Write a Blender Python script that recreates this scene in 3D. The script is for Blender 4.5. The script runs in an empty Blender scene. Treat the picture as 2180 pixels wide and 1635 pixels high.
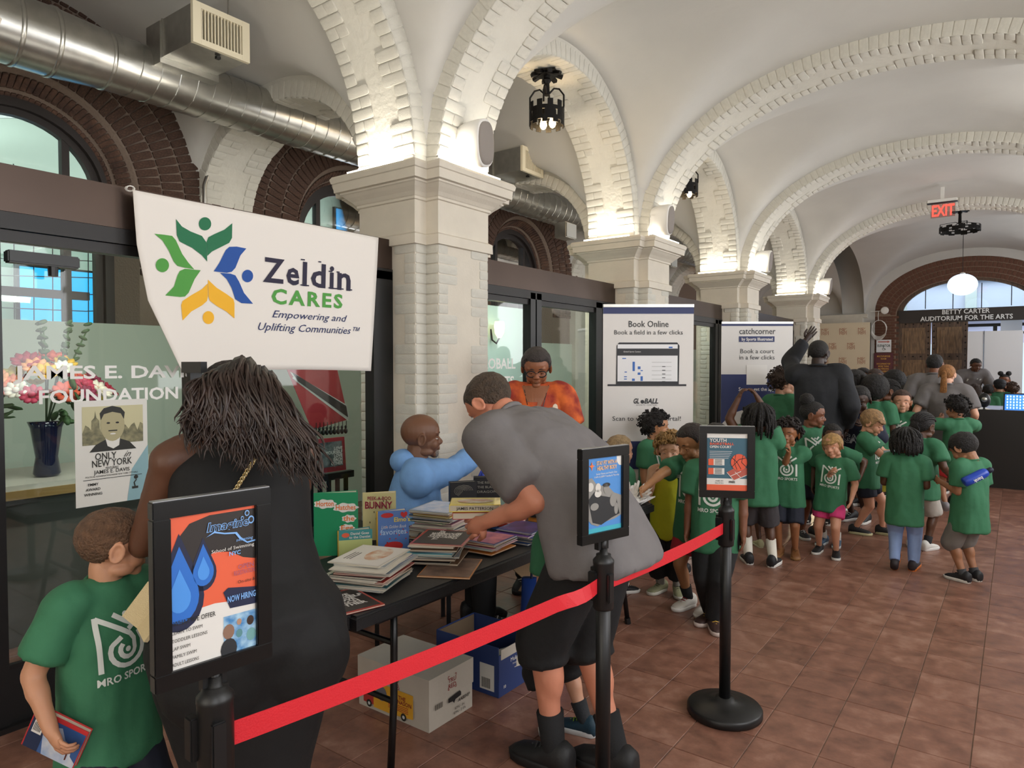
import bpy, bmesh, math, random
import numpy as np
from mathutils import Vector, Matrix, Euler, noise
from mathutils.bvhtree import BVHTree
random.seed(7)
SC = bpy.context.scene
COL = SC.collection
R = math.radians
# ------------------------------------------------------------------ camera, world, exposure
CH, CF, CCX, CCY = 1.65, 1470.0, 1090.0, 817.5
YAW, PIT = R(36.2), math.atan((817.5 - 775) / 1470.0)
cam_d = bpy.data.cameras.new('camera')
cam = bpy.data.objects.new('camera', cam_d)
COL.objects.link(cam)
cam_d.sensor_width = 36.0
cam_d.lens = 36.0 * CF / 2180.0
cam_d.clip_start = 0.05
cam.location = (0, 0, CH)
cam.rotation_euler = (math.pi / 2 - PIT, 0, YAW)
SC.camera = cam
w = bpy.data.worlds.new('daylight'); SC.world = w; w.use_nodes = True
wn = w.node_tree.nodes; wb = wn['Background']
wb.inputs[0].default_value = (0.62, 0.78, 1.0, 1); wb.inputs[1].default_value = 1.0
SC.view_settings.view_transform = 'Standard'
SC.view_settings.look = 'None'
SC.view_settings.gamma = 1.0
SC.view_settings.use_curve_mapping = False
SC.view_settings.exposure = 0.38
try:
    SC.cycles.max_bounces = 9; SC.cycles.diffuse_bounces = 5; SC.cycles.transparent_max_bounces = 12
    SC.cycles.use_denoising = True
    SC.cycles.sample_clamp_indirect = 6.0
except Exception: pass
FW = Vector((-math.sin(YAW) * math.cos(PIT), math.cos(YAW) * math.cos(PIT), -math.sin(PIT)))
RT = Vector((math.cos(YAW), math.sin(YAW), 0))
UP = RT.cross(FW)
def ray(px, py): return FW + RT * ((px - CCX) / CF) + UP * ((CCY - py) / CF)
def fz(px, py, z=0.0):          # photograph point on a horizontal plane -> place in the room
    r = ray(px, py); t = (z - CH) / r.z; return Vector((r.x * t, r.y * t, z))
def fx(px, py, X):
    r = ray(px, py); t = X / r.x; return Vector((X, r.y * t, CH + r.z * t))
def fy(px, py, Y):
    r = ray(px, py); t = Y / r.y; return Vector((r.x * t, Y, CH + r.z * t))
def fd(px, py, d):
    r = ray(px, py); return Vector((r.x * d, r.y * d, CH + r.z * d))
def area(name, loc, rot, sx, sy, power, col=(1, 0.93, 0.82), spread=180):
    l = bpy.data.lights.new(name, 'AREA'); l.shape = 'RECTANGLE'; l.size = sx; l.size_y = sy
    l.energy = power; l.color = col; l.spread = R(spread)
    o = bpy.data.objects.new(name, l); COL.objects.link(o); o.location = loc; o.rotation_euler = rot
    return o
# hall constants: piers stand on a row parallel to the hall, springing at ZS
PX, PH, NT, ZS = -3.695, 0.395, 0.115, 3.03
PY = [0.49, 3.91, 7.32, 10.78, 14.95]
HC = -1.1                       # centre line of the hall
YEND = 21.2
# LED strips lying on the pier cornices and washing the arches (both sides of the hall)
LED = 5.0
for k, y in enumerate([-2.93] + PY):
    for sx_, X in ((1, PX), (-1, 2 * HC - PX)):
        e = LED * (1.0 if k < 5 else 0.8)
        area('cornice_light', (X + sx_ * 0.47, y, ZS + 0.03), (R(180), R(-25 * sx_), 0), 0.05, 0.62, e)
        area('cornice_light', (X, y - 0.47, ZS + 0.03), (R(180 + 25), 0, 0), 0.62, 0.05, e)
        area('cornice_light', (X, y + 0.47, ZS + 0.03), (R(180 - 25), 0, 0), 0.62, 0.05, e)
# added fill lights without a visible source: behind the camera and along the right side
area('rear_fill_light', (HC, -4.6, 2.3), (R(-90), 0, 0), 4.0, 2.6, 190, (1.0, 0.96, 0.9))
for y in (-1.2, 2.2, 5.6, 9.0, 12.8, 18.0):     # soft fill panels added along the right wall, outside the frame
    area('side_fill_light', (2.25, y, 2.5), (0, R(90), 0), 2.4, 3.0, 85, (0.96, 0.97, 1.0))
# ------------------------------------------------------------------ materials
def lin(c):
    if isinstance(c, str):
        c = tuple(int(c[i:i + 2], 16) / 255 for i in (0, 2, 4))
    return tuple((x / 12.92 if x <= 0.04045 else ((x + 0.055) / 1.055) ** 2.4) for x in c) + (1,)
MATS = {}
def mat(name, col='888888', rough=0.6, metal=0.0, bump=0.0, bscale=40.0, var=0.0, vscale=6.0, emit=0.0, coat=0.0, spec=0.5, col2=None, stretch=None, coord='Object', detail=4.0, sheen=0.0, sss=0.0):
    key = name
    if key in MATS: return MATS[key]
    m = bpy.data.materials.new(name); m.use_nodes = True
    nt = m.node_tree; N = nt.nodes; L = nt.links; b = N['Principled BSDF']
    c = lin(col); b.inputs['Base Color'].default_value = c
    b.inputs['Roughness'].default_value = rough; b.inputs['Metallic'].default_value = metal
    b.inputs['Specular IOR Level'].default_value = spec
    b.inputs['Coat Weight'].default_value = coat
    if sheen: b.inputs['Sheen Weight'].default_value = sheen
    if sss:
        b.inputs['Subsurface Weight'].default_value = sss; b.inputs['Subsurface Radius'].default_value = (0.02, 0.008, 0.004)
        b.inputs['Subsurface Scale'].default_value = 0.5
    if emit:
        b.inputs['Emission Color'].default_value = c; b.inputs['Emission Strength'].default_value = emit
    tc = None
    if var or bump or col2:
        tc = N.new('ShaderNodeTexCoord'); mp = N.new('ShaderNodeMapping')
        L.new(tc.outputs[coord], mp.inputs[0])
        if stretch: mp.inputs['Scale'].default_value = stretch
    if var or col2:
        nz = N.new('ShaderNodeTexNoise'); nz.inputs['Scale'].default_value = vscale; nz.inputs['Detail'].default_value = detail
        L.new(mp.outputs[0], nz.inputs['Vector'])
        rp = N.new('ShaderNodeValToRGB'); rp.color_ramp.elements[0].position = 0.35; rp.color_ramp.elements[1].position = 0.65
        c2 = lin(col2) if col2 else tuple(x * (1 - var) for x in c[:3]) + (1,)
        rp.color_ramp.elements[0].color = c2; rp.color_ramp.elements[1].color = c if col2 else tuple(min(1, x * (1 + var * 0.5)) for x in c[:3]) + (1,)
        L.new(nz.outputs['Fac'], rp.inputs[0]); L.new(rp.outputs[0], b.inputs['Base Color'])
    if bump:
        nb = N.new('ShaderNodeTexNoise'); nb.inputs['Scale'].default_value = bscale; nb.inputs['Detail'].default_value = 5
        L.new(mp.outputs[0], nb.inputs['Vector'])
        bp = N.new('ShaderNodeBump'); bp.inputs['Strength'].default_value = bump; bp.inputs['Distance'].default_value = 0.02
        L.new(nb.outputs['Fac'], bp.inputs['Height']); L.new(bp.outputs[0], b.inputs['Normal'])
    MATS[key] = m
    return m
def glass(name, tint='cfe3e0', alpha=0.25, rough=0.03):
    if name in MATS: return MATS[name]
    m = bpy.data.materials.new(name); m.use_nodes = True; nt = m.node_tree; N = nt.nodes; L = nt.links
    N.remove(N['Principled BSDF']); out = N['Material Output']
    tr = N.new('ShaderNodeBsdfTransparent'); tr.inputs[0].default_value = lin(tint)
    gl = N.new('ShaderNodeBsdfGlossy'); gl.inputs['Roughness'].default_value = rough
    fr = N.new('ShaderNodeFresnel'); fr.inputs[0].default_value = 1.5
    mx = N.new('ShaderNodeMixShader'); ad = N.new('ShaderNodeMath'); ad.operation = 'MULTIPLY'; ad.inputs[1].default_value = 1.0 + alpha
    L.new(fr.outputs[0], ad.inputs[0]); L.new(ad.outputs[0], mx.inputs[0]); L.new(tr.outputs[0], mx.inputs[1]); L.new(gl.outputs[0], mx.inputs[2])
    L.new(mx.outputs[0], out.inputs[0]); MATS[name] = m
    return m
# ------------------------------------------------------------------ object helpers
def tag(o, label=None, cat=None, group=None, kind=None):
    if label: o['label'] = label
    if cat: o['category'] = cat
    if group: o['group'] = group
    if kind: o['kind'] = kind
    return o
def link(name, me, m=None, parent=None, loc=None, rot=None, mtx=None, kind=None, label=None):
    if m is not None and not me.materials: me.materials.append(m)
    o = bpy.data.objects.new(name, me); COL.objects.link(o)
    if mtx is not None: o.matrix_basis = mtx
    if loc is not None: o.location = loc
    if rot is not None: o.rotation_euler = rot
    if parent is not None: o.parent = parent
    if kind: o['kind'] = kind
    if label: o['label'] = label
    return o
def empty(name, loc=(0, 0, 0), rz=0.0, label=None, cat=None, group=None, kind=None):
    o = bpy.data.objects.new(name, None); o.empty_display_size = 0.1; COL.objects.link(o)
    o.location = loc; o.rotation_euler = (0, 0, rz)
    return tag(o, label, cat, group, kind)
def meshof(name, verts, faces, smooth=False):
    me = bpy.data.meshes.new(name); me.from_pydata([tuple(v) for v in verts], [], faces); me.update()
    if smooth: me.polygons.foreach_set('use_smooth', [True] * len(me.polygons))
    return me
def bmesh_to(name, bm, smooth=False):
    me = bpy.data.meshes.new(name); bm.normal_update(); bm.to_mesh(me); bm.free()
    if smooth: me.polygons.foreach_set('use_smooth', [True] * len(me.polygons))
    return me
def bx(bm, c, s, rot=None):
    """box with centre c and full size s"""
    M = Matrix.Translation(Vector(c))
    if rot is not None: M = M @ (rot if isinstance(rot, Matrix) else Euler(rot).to_matrix().to_4x4())
    return bmesh.ops.create_cube(bm, size=1, matrix=M @ Matrix.Diagonal((s[0], s[1], s[2], 1)))['verts']
def box(name, c, s, m, parent=None, rot=None, bev=0.0, **k):
    bm = bmesh.new(); bx(bm, (0, 0, 0), s)
    if bev: bmesh.ops.bevel(bm, geom=bm.edges[:], offset=bev, segments=2, affect='EDGES', clamp_overlap=True)
    return link(name, bmesh_to(name, bm), m, parent, loc=c, rot=rot, **k)
def lathe(bm, prof, n=24, M=Matrix.Identity(4), cap=True):
    rings = []
    for (r, z) in prof:
        rings.append([bm.verts.new(M @ Vector((r * math.cos(2 * math.pi * i / n), r * math.sin(2 * math.pi * i / n), z))) for i in range(n)])
    for a, b in zip(rings, rings[1:]):
        for i in range(n): bm.faces.new((a[i], a[(i + 1) % n], b[(i + 1) % n], b[i]))
    if cap:
        bm.faces.new(rings[0][::-1]); bm.faces.new(rings[-1])
def frame_of(d):
    d = Vector(d).normalized(); a = Vector((0, 0, 1)) if abs(d.z) < 0.9 else Vector((0, 1, 0))
    x = a.cross(d).normalized(); return x, d.cross(x), d
def ringverts(bm, c, x, y, rx, ry, n, p=2.0):
    out = []
    for i in range(n):
        t = 2 * math.pi * i / n; ct, st = math.cos(t), math.sin(t)
        k = (abs(ct) ** p + abs(st) ** p) ** (-1 / p)
        out.append(bm.verts.new(c + x * (ct * k * rx) + y * (st * k * ry)))
    return out
def bridge(bm, rings, cap=True):
    n = len(rings[0])
    for a, b in zip(rings, rings[1:]):
        for i in range(n): bm.faces.new((a[i], a[(i + 1) % n], b[(i + 1) % n], b[i]))
    if cap: bm.faces.new(rings[0][::-1]); bm.faces.new(rings[-1])
def capsule(bm, p0, p1, r0, r1, n=12, flat0=False, flat1=False):
    p0, p1 = Vector(p0), Vector(p1); x, y, d = frame_of(p1 - p0); rs = []
    if not flat0:
        for a in (-75, -50, -25): rs.append(ringverts(bm, p0 + d * (r0 * math.sin(R(a))), x, y, r0 * math.cos(R(a)), r0 * math.cos(R(a)), n))
    rs.append(ringverts(bm, p0, x, y, r0, r0, n)); rs.append(ringverts(bm, p1, x, y, r1, r1, n))
    if not flat1:
        for a in (25, 50, 75): rs.append(ringverts(bm, p1 + d * (r1 * math.sin(R(a))), x, y, r1 * math.cos(R(a)), r1 * math.cos(R(a)), n))
    bridge(bm, rs)
def tube(bm, pts, r, n=8, cap=True):
    pts = [Vector(p) for p in pts]; rs = []; px_ = None
    for i, p in enumerate(pts):
        d = (pts[min(i + 1, len(pts) - 1)] - pts[max(i - 1, 0)])
        if d.length < 1e-9: d = Vector((0, 0, 1))
        d.normalize()
        if px_ is None: x, y, _ = frame_of(d)
        else:
            x = (px_ - d * px_.dot(d)).normalized(); y = d.cross(x)
        px_ = x; rr = r[i] if isinstance(r, (list, tuple)) else r
        rs.append(ringverts(bm, p, x, y, rr, rr, n))
    bridge(bm, rs, cap)
def ell(bm, c, r, rot=None, u=14, v=9):
    M = Matrix.Translation(Vector(c))
    if rot is not None: M = M @ (rot.to_4x4() if isinstance(rot, Matrix) else Euler(rot).to_matrix().to_4x4())
    M = M @ Matrix.Diagonal((r[0], r[1], r[2], 1)); rs = []
    top, bot = bm.verts.new(M @ Vector((0, 0, 1))), bm.verts.new(M @ Vector((0, 0, -1)))
    for j in range(1, v):
        a = math.pi * j / v; s_, c_ = math.sin(a), math.cos(a); rs.append([bm.verts.new(M @ Vector((s_ * math.cos(2 * math.pi * i / u), s_ * math.sin(2 * math.pi * i / u), c_))) for i in range(u)])
    for i in range(u): bm.faces.new((top, rs[0][i], rs[0][(i + 1) % u])); bm.faces.new((bot, rs[-1][(i + 1) % u], rs[-1][i]))
    for a, b in zip(rs, rs[1:]):
        for i in range(u): bm.faces.new((a[i], b[i], b[(i + 1) % u], a[(i + 1) % u]))
WORK = bpy.data.scenes.new('work')       # an empty scene in which modifiers and lettering are evaluated
def evaluated(o):
    WORK.collection.objects.link(o)
    with bpy.context.temp_override(scene=WORK, view_layer=WORK.view_layers[0]): dg = bpy.context.evaluated_depsgraph_get()
    return bpy.data.meshes.new_from_object(o.evaluated_get(dg))
def remesh(bm, voxel, smooth=4, fac=0.5):
    me = bmesh_to('tmp', bm); o = bpy.data.objects.new('tmp', me)
    md = o.modifiers.new('r', 'REMESH'); md.mode = 'VOXEL'; md.voxel_size = voxel; md.use_smooth_shade = True
    if smooth:
        sm = o.modifiers.new('s', 'SMOOTH'); sm.factor = fac; sm.iterations = smooth
    out = evaluated(o)
    bpy.data.objects.remove(o); bpy.data.meshes.remove(me)
    out.materials.clear()
    return out
def smoothstep(a, b, x):
    t = max(0.0, min(1.0, (x - a) / (b - a))); return t * t * (3 - 2 * t)
def poly(name, pts, m, parent=None, mtx=None, **k):
    """flat polygon from 2D points (print on a flat face)"""
    me = meshof(name, [(p[0], p[1], p[2] if len(p) > 2 else 0) for p in pts], [list(range(len(pts)))])
    return link(name, me, m, parent, mtx=mtx, **k)
def circ(cx, cy, r, n=24, ry=None): return [(cx + r * math.cos(2 * math.pi * i / n), cy + (ry or r) * math.sin(2 * math.pi * i / n)) for i in range(n)]
def rect(x0, y0, x1, y1): return [(x0, y0), (x1, y0), (x1, y1), (x0, y1)]
# lettering: outlines taken from Blender's own built-in font
TXT = {}
def text2d(s, size=1.0, bold=0.0, align='CENTER', shear=0.0, spacing=1.0, line=1.0, res=2):
    key = (s, size, bold, align, shear, spacing, line, res)
    if key in TXT: return TXT[key]
    cu = bpy.data.curves.new('t', 'FONT'); cu.body = s; cu.size = size; cu.offset = bold * size; cu.align_x = align; cu.shear = shear
    cu.space_character = spacing; cu.space_line = line; cu.resolution_u = res; cu.fill_mode = 'BOTH'
    o = bpy.data.objects.new('t', cu)
    me = evaluated(o)
    v = [(p.co.x, p.co.y) for p in me.vertices]; f = [list(p.vertices) for p in me.polygons]
    bpy.data.objects.remove(o); bpy.data.curves.remove(cu); bpy.data.meshes.remove(me)
    TXT[key] = (v, f); return v, f
def text(name, s, size, m, parent=None, mtx=None, depth=0.0, fit=None, **k):
    kk = {a: k.pop(a) for a in ('bold', 'align', 'shear', 'spacing', 'line', 'res') if a in k}
    v, f = text2d(s, size, **kk)
    if fit and v:
        w_ = max(p[0] for p in v) - min(p[0] for p in v); sc_ = fit / max(w_, 1e-6)
        v = [(p[0] * sc_, p[1]) for p in v]
    if depth:
        bm = bmesh.new(); vs = [bm.verts.new((p[0], p[1], 0)) for p in v]
        for q in f:
            try: bm.faces.new([vs[i] for i in q])
            except ValueError: pass
        g = bmesh.ops.extrude_face_region(bm, geom=bm.faces[:]); bmesh.ops.translate(bm, vec=(0, 0, depth), verts=[e for e in g['geom'] if isinstance(e, bmesh.types.BMVert)])
        me = bmesh_to(name, bm)
    else: me = meshof(name, [(p[0], p[1], 0) for p in v], f)
    return link(name, me, m, parent, mtx=mtx, **k)
def plane_mtx(o, xdir, ydir, off=0.0):
    x = Vector(xdir).normalized(); y = Vector(ydir).normalized(); z = x.cross(y)
    M = Matrix((x, y, z)).transposed().to_4x4(); M.translation = Vector(o) + z * off
    return M
def T2(x, y, z=0.0, s=1.0): return Matrix.Translation((x, y, z)) @ Matrix.Scale(s, 4)
WHITE = mat('white_painted_masonry', 'cfccc1', 0.75, bump=0.35, bscale=22, var=0.05, vscale=3)
PLASTER = mat('white_vault_plaster', 'c0beb8', 0.85, bump=0.18, bscale=9, var=0.05, vscale=1.2)
STONE = mat('cream_cut_stone', 'd2cabb', 0.6, bump=0.08, bscale=60, var=0.04)
BLACK = mat('black_metal', '0c0c0d', 0.38, bump=0.02)
DKFRAME = mat('dark_bronze_frame', '1d1a19', 0.4, metal=0.3)
BRONZE = mat('brown_bronze_panel', '4c3f38', 0.32, metal=0.75, var=0.12, vscale=1.5)
BRICKD = mat('dark_brown_brick', '62483a', 0.9, bump=0.6, bscale=50, col2='423029', vscale=8)
MORTAR = mat('dark_mortar', '7c6c60', 0.95, bump=0.5, bscale=60)
GALV = mat('galvanised_steel', 'b9b8b2', 0.3, metal=0.95, var=0.12, vscale=9, bump=0.05, bscale=12)
GLZ = glass('clear_glass', 'dfeeea', 0.6)
# ------------------------------------------------------------------ floor
TX, TY, TX0, TY0 = 0.26, 0.2955, -0.13, 0.115
def floor_mat():
    m = bpy.data.materials.new('terracotta_floor_tile'); m.use_nodes = True; nt = m.node_tree; N = nt.nodes; L = nt.links; b = N['Principled BSDF']
    g = N.new('ShaderNodeNewGeometry'); mp = N.new('ShaderNodeMapping'); mp.inputs['Location'].default_value = (-TX0 / TX, -TY0 / TY, 0.5); mp.inputs['Scale'].default_value = (1 / TX, 1 / TY, 0.0)
    L.new(g.outputs['Position'], mp.inputs[0])
    fl = N.new('ShaderNodeVectorMath'); fl.operation = 'FLOOR'; L.new(mp.outputs[0], fl.inputs[0])
    wn_ = N.new('ShaderNodeTexWhiteNoise'); wn_.noise_dimensions = '3D'; L.new(fl.outputs[0], wn_.inputs['Vector'])
    nz = N.new('ShaderNodeTexNoise'); nz.inputs['Scale'].default_value = 9; nz.inputs['Detail'].default_value = 7; nz.inputs['Roughness'].default_value = 0.65
    L.new(g.outputs['Position'], nz.inputs['Vector'])
    mx = N.new('ShaderNodeMath'); mx.operation = 'MULTIPLY_ADD'; mx.inputs[1].default_value = 0.16; L.new(wn_.outputs['Value'], mx.inputs[0]); L.new(nz.outputs['Fac'], mx.inputs[2])
    rp = N.new('ShaderNodeValToRGB'); e = rp.color_ramp.elements; e[0].position = 0.35; e[0].color = lin('68463a'); e[1].position = 0.92; e[1].color = lin('ae8876')
    q = rp.color_ramp.elements.new(0.62); q.color = lin('8b6150')
    L.new(mx.outputs[0], rp.inputs[0]); L.new(rp.outputs[0], b.inputs['Base Color'])
    rr = N.new('ShaderNodeMapRange'); rr.inputs['To Min'].default_value = 0.22; rr.inputs['To Max'].default_value = 0.5; L.new(nz.outputs['Fac'], rr.inputs[0]); L.new(rr.outputs[0], b.inputs['Roughness'])
    nb = N.new('ShaderNodeTexNoise'); nb.inputs['Scale'].default_value = 14; nb.inputs['Detail'].default_value = 4; L.new(g.outputs['Position'], nb.inputs['Vector'])
    bp = N.new('ShaderNodeBump'); bp.inputs['Strength'].default_value = 0.16; bp.inputs['Distance'].default_value = 0.015; L.new(nb.outputs['Fac'], bp.inputs['Height']); L.new(bp.outputs[0], b.inputs['Normal'])
    return m
FM = floor_mat()
GROUT = mat('tan_grout', '8d7768', 0.9, bump=0.2)
floor = box('floor', (HC - 1.2, 8.4, -0.055), (11.0, 27.6, 0.1), GROUT); tag(floor, kind='structure')
def tile_mesh():
    bm = bmesh.new(); g = 0.0022; t = 0.012
    a = [(-TX / 2 + g, -TY / 2 + g), (TX / 2 - g, -TY / 2 + g), (TX / 2 - g, TY / 2 - g), (-TX / 2 + g, TY / 2 - g)]
    lo = [bm.verts.new((x, y, -t + 0.004)) for x, y in a]; hi = [bm.verts.new((x * 0.99, y * 0.99, 0)) for x, y in a]; md = [bm.verts.new((x, y, -0.0015)) for x, y in a]
    bridge(bm, [lo, md, hi], cap=False); bm.faces.new(hi)
    return bmesh_to('tile', bm)
tme = tile_mesh(); tme.materials.append(FM)
cells = []
for i in range(-23, 6):
    for j in range(0, 72):
        x, y = TX0 + TX * (i + 0.5), TY0 + TY * (j + 0.5)
        v = Vector((x, y, -CH)); d = v.dot(FW)
        vis = False
        if d > 0.5:
            px = CCX + CF * v.dot(RT) / d; py = CCY - CF * v.dot(UP) / d
            vis = -80 < px < 2260 and py < 1720 and x > -3.6
        cells.append((d if vis else 99 + d, x, y))
cells.sort()
for d, x, y in cells[:300]:
    link('tile', tme, None, floor, loc=(x - floor.location.x, y - 8.4, 0.055 + random.uniform(-0.0006, 0.0006)))
bm = bmesh.new(); bt = bmesh.new(); bt.from_mesh(tme); tv = [v.co.copy() for v in bt.verts]; tf = [[v.index for v in f.verts] for f in bt.faces]; bt.free()
V, Fs = [], []
for d, x, y in cells[300:]:
    o = len(V); V += [(v.x + x, v.y + y, v.z) for v in tv]; Fs += [[a + o for a in f] for f in tf]
bm.free()
link('tile', meshof('tiles_far', V, Fs), FM, floor, loc=(-floor.location.x, -8.4, 0.055), kind='stuff')
# ------------------------------------------------------------------ curves of the vaults
def se(t, p=2.15):
    t = min(1.0, abs(t)); return (1 - t ** p) ** (1 / p)
def arc_pts(c, a, rise, n, p=2.15, z0=ZS, t0=0.0, t1=1.0):
    """points (s, z) of a superelliptic arch, evenly spaced"""
    raw = []
    for i in range(401):
        th = math.pi * (t0 + (t1 - t0) * i / 400); ct, st = math.cos(th), math.sin(th); k = (abs(ct) ** p + abs(st) ** p) ** (-1 / p)
        raw.append((c - a * ct * k, z0 + rise * st * k))
    L = [0]
    for q, r_ in zip(raw, raw[1:]): L.append(L[-1] + math.dist(q, r_))
    out = []; j = 0
    for i in range(n + 1):
        s = L[-1] * i / n
        while j < 399 and L[j + 1] < s: j += 1
        f = (s - L[j]) / max(1e-9, L[j + 1] - L[j]); out.append((raw[j][0] + (raw[j + 1][0] - raw[j][0]) * f, raw[j][1] + (raw[j + 1][1] - raw[j][1]) * f))
    return out, L[-1]
def brick_mesh(name='brick'):
    bm = bmesh.new(); bmesh.ops.create_cube(bm, size=1)
    bmesh.ops.bevel(bm, geom=bm.edges[:], offset=0.09, segments=1, affect='EDGES'); return bmesh_to(name, bm, True)
BRW = brick_mesh('white_brick'); BRW.materials.append(WHITE)
BRD = brick_mesh('dark_brick'); BRD.materials.append(BRICKD)
brick_v = [v.co.copy() for v in BRD.vertices]; brick_f = [list(p.vertices) for p in BRD.polygons]
class Bricks:
    """collects brick placements for one parent; the first `lim` become brick objects, the rest one stuff part"""
    def __init__(s, parent, me, lim=300): s.p, s.me, s.lim, s.L = parent, me, lim, []
    def add(s, M, pri=0.0): s.L.append((pri, M))
    def build(s):
        s.L.sort(key=lambda q: q[0]); inv = Matrix.Translation(-s.p.location)
        for _, M in s.L[:s.lim]: link('brick', s.me, None, s.p, mtx=inv @ M)
        rest = s.L[s.lim:]
        if rest:
            V, F_ = [], []
            for _, M in rest:
                o = len(V); V += [(inv @ M) @ v for v in brick_v]; F_ += [[a + o for a in f] for f in brick_f]
            link('brickwork', meshof('brickwork', V, F_, True), s.me.materials[0], s.p, kind='stuff')
def bmtx(o, x, y, z, s):
    M = Matrix((Vector(x) * s[0], Vector(y) * s[1], Vector(z) * s[2])).transposed().to_4x4(); M.translation = Vector(o); return M
JT = lambda a: random.uniform(-a, a)
def arch(name, plane, c, a, rise, w0, w1, thick, bricks_lim, half=None, n=64, p=2.15, me=BRW, mm=WHITE, rings=True):
    """arch in plane 'x' (spans X, extruded along Y between w0 and w1) or 'y'."""
    pts, L = arc_pts(c, a, rise, n, p); out, _ = arc_pts(c, a + thick, rise + thick, n, p)
    P = (lambda s, z, w: Vector((s, w, z))) if plane == 'x' else (lambda s, z, w: Vector((w, s, z)))
    V, F_ = [], []
    for (s, z), (so, zo) in zip(pts, out):
        V += [P(s, z, w0), P(s, z, w1), P(so, zo, w1), P(so, zo, w0)]
    for i in range(n):
        b = 4 * i
        for k in range(4): F_.append([b + k, b + (k + 1) % 4, b + 4 + (k + 1) % 4, b + 4 + k])
    o = link(name, meshof(name, V, F_), mm); tag(o, kind='structure')
    nb = int(L / 0.078); bp, _ = arc_pts(c, a, rise, nb, p); bo, _ = arc_pts(c, a + thick, rise + thick, nb, p)
    B = Bricks(o, me, bricks_lim)
    wd = 1 if w1 > w0 else -1
    for i in range(nb):
        s, z = (bp[i][0] + bp[i + 1][0]) / 2, (bp[i][1] + bp[i + 1][1]) / 2
        if half == 'left' and s > c + 0.72 * a: continue
        t = P(bp[i + 1][0], bp[i + 1][1], 0) - P(bp[i][0], bp[i][1], 0); ln = t.length; t.normalize()
        wv = P(0, 0, 1); nrm = t.cross(wv)
        g = (i // 3) % 2; pri = abs(z) * 0.01 + i * 0.0001
        for side, wA, wB in ((0, w0, 1), (1, w1, -1)):
            gg = g if side == 0 else (1 - ((i + 1) // 4) % 2)
            bw = (0.205 if gg else 0.115)
            if gg and i % 2 == 0:
                for q in (0, 1):
                    B.add(bmtx(P(s, z, wA + wB * wd * (0.053 + 0.103 * q)), t, wv, nrm, (ln * (0.9 + JT(0.03)), 0.099, 0.022 + JT(0.006))), pri)
            else:
                B.add(bmtx(P(s, z, wA + wB * wd * (bw / 2 + 0.001)), t, wv, nrm, (ln * (0.9 + JT(0.03)), bw * (1 + JT(0.03)), 0.022 + JT(0.006))), pri)
        if rings:
            B.add(bmtx(P(s + (bo[i][0] / 2 + bo[i + 1][0] / 2 - s) * 0.07 / thick, z + (bo[i][1] / 2 + bo[i + 1][1] / 2 - z) * 0.07 / thick, w0), t, wv, nrm, (ln * 0.94, 0.012 + JT(0.003), 0.135)), pri)
    B.build()
    return o
# ------------------------------------------------------------------ ceilings
def vault(name, x0, x1, xc, xa, xr, ys, y0, y1, stepx=0.1, stepy=0.085, ya=1.42):
    nx = int((x1 - x0) / stepx); ny = int((y1 - y0) / stepy); V, F_ = [], []
    for j in range(ny + 1):
        y = y0 + (y1 - y0) * j / ny
        zb = 0
        for (yc, hw) in ys:
            if abs(y - yc) < hw: zb = 1.6 * se((y - yc) / hw)
        for i in range(nx + 1):
            x = x0 + (x1 - x0) * i / nx; za = xr * se((x - xc) / xa)
            k = 0.10; h = max(0, min(1, 0.5 + 0.5 * (za - zb) / k)); z = zb * (1 - h) + za * h + k * h * (1 - h)
            dome = 0.10 * max(0, 1 - ((x - xc) / xa) ** 2) * (max([1 - ((y - yc) / hw) ** 2 for yc, hw in ys if abs(y - yc) < hw] + [0]))
            V.append((x, y, ZS + z + dome))
    for j in range(ny):
        for i in range(nx):
            a = j * (nx + 1) + i; F_.append([a, a + 1, a + nx + 2, a + nx + 1])
    o = link(name, meshof(name, V, F_, True), PLASTER); tag(o, kind='structure'); return o
BAYS = [(-1.22, 1.42), (2.2, 1.42), (5.615, 1.42), (9.05, 1.42), (12.86, 1.8), (18.1, 2.9)]
vault('ceiling', -3.42, 1.22, HC, 2.32, 1.58, BAYS, -4.8, YEND)
vault('ceiling', -6.45, -3.97, -5.22, 1.24, 1.05, BAYS, -4.8, YEND)
# hall arches, then the arches of the arcade, then those across the aisle
for k, y in enumerate(PY):
    arch('arch_%d' % k, 'x', HC, 2.2, 1.46, y - 0.28, y + 0.28, 0.30, [60, 290, 290, 200, 0][k], half='left' if k else None)
for k, (y, hw) in enumerate(BAYS[1:5]):
    arch('arch_%d' % (k + 6), 'y', y, hw - 0.11, 1.43, -3.41, -3.98, 0.30, [290, 290, 150, 0][k])
for k, y in enumerate(PY):
    arch('arch_%d' % (k + 11), 'x', -5.245, 1.15, 0.88, y - 0.28, y + 0.28, 0.24, [0, 200, 80, 0, 0][k], n=40)
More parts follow.
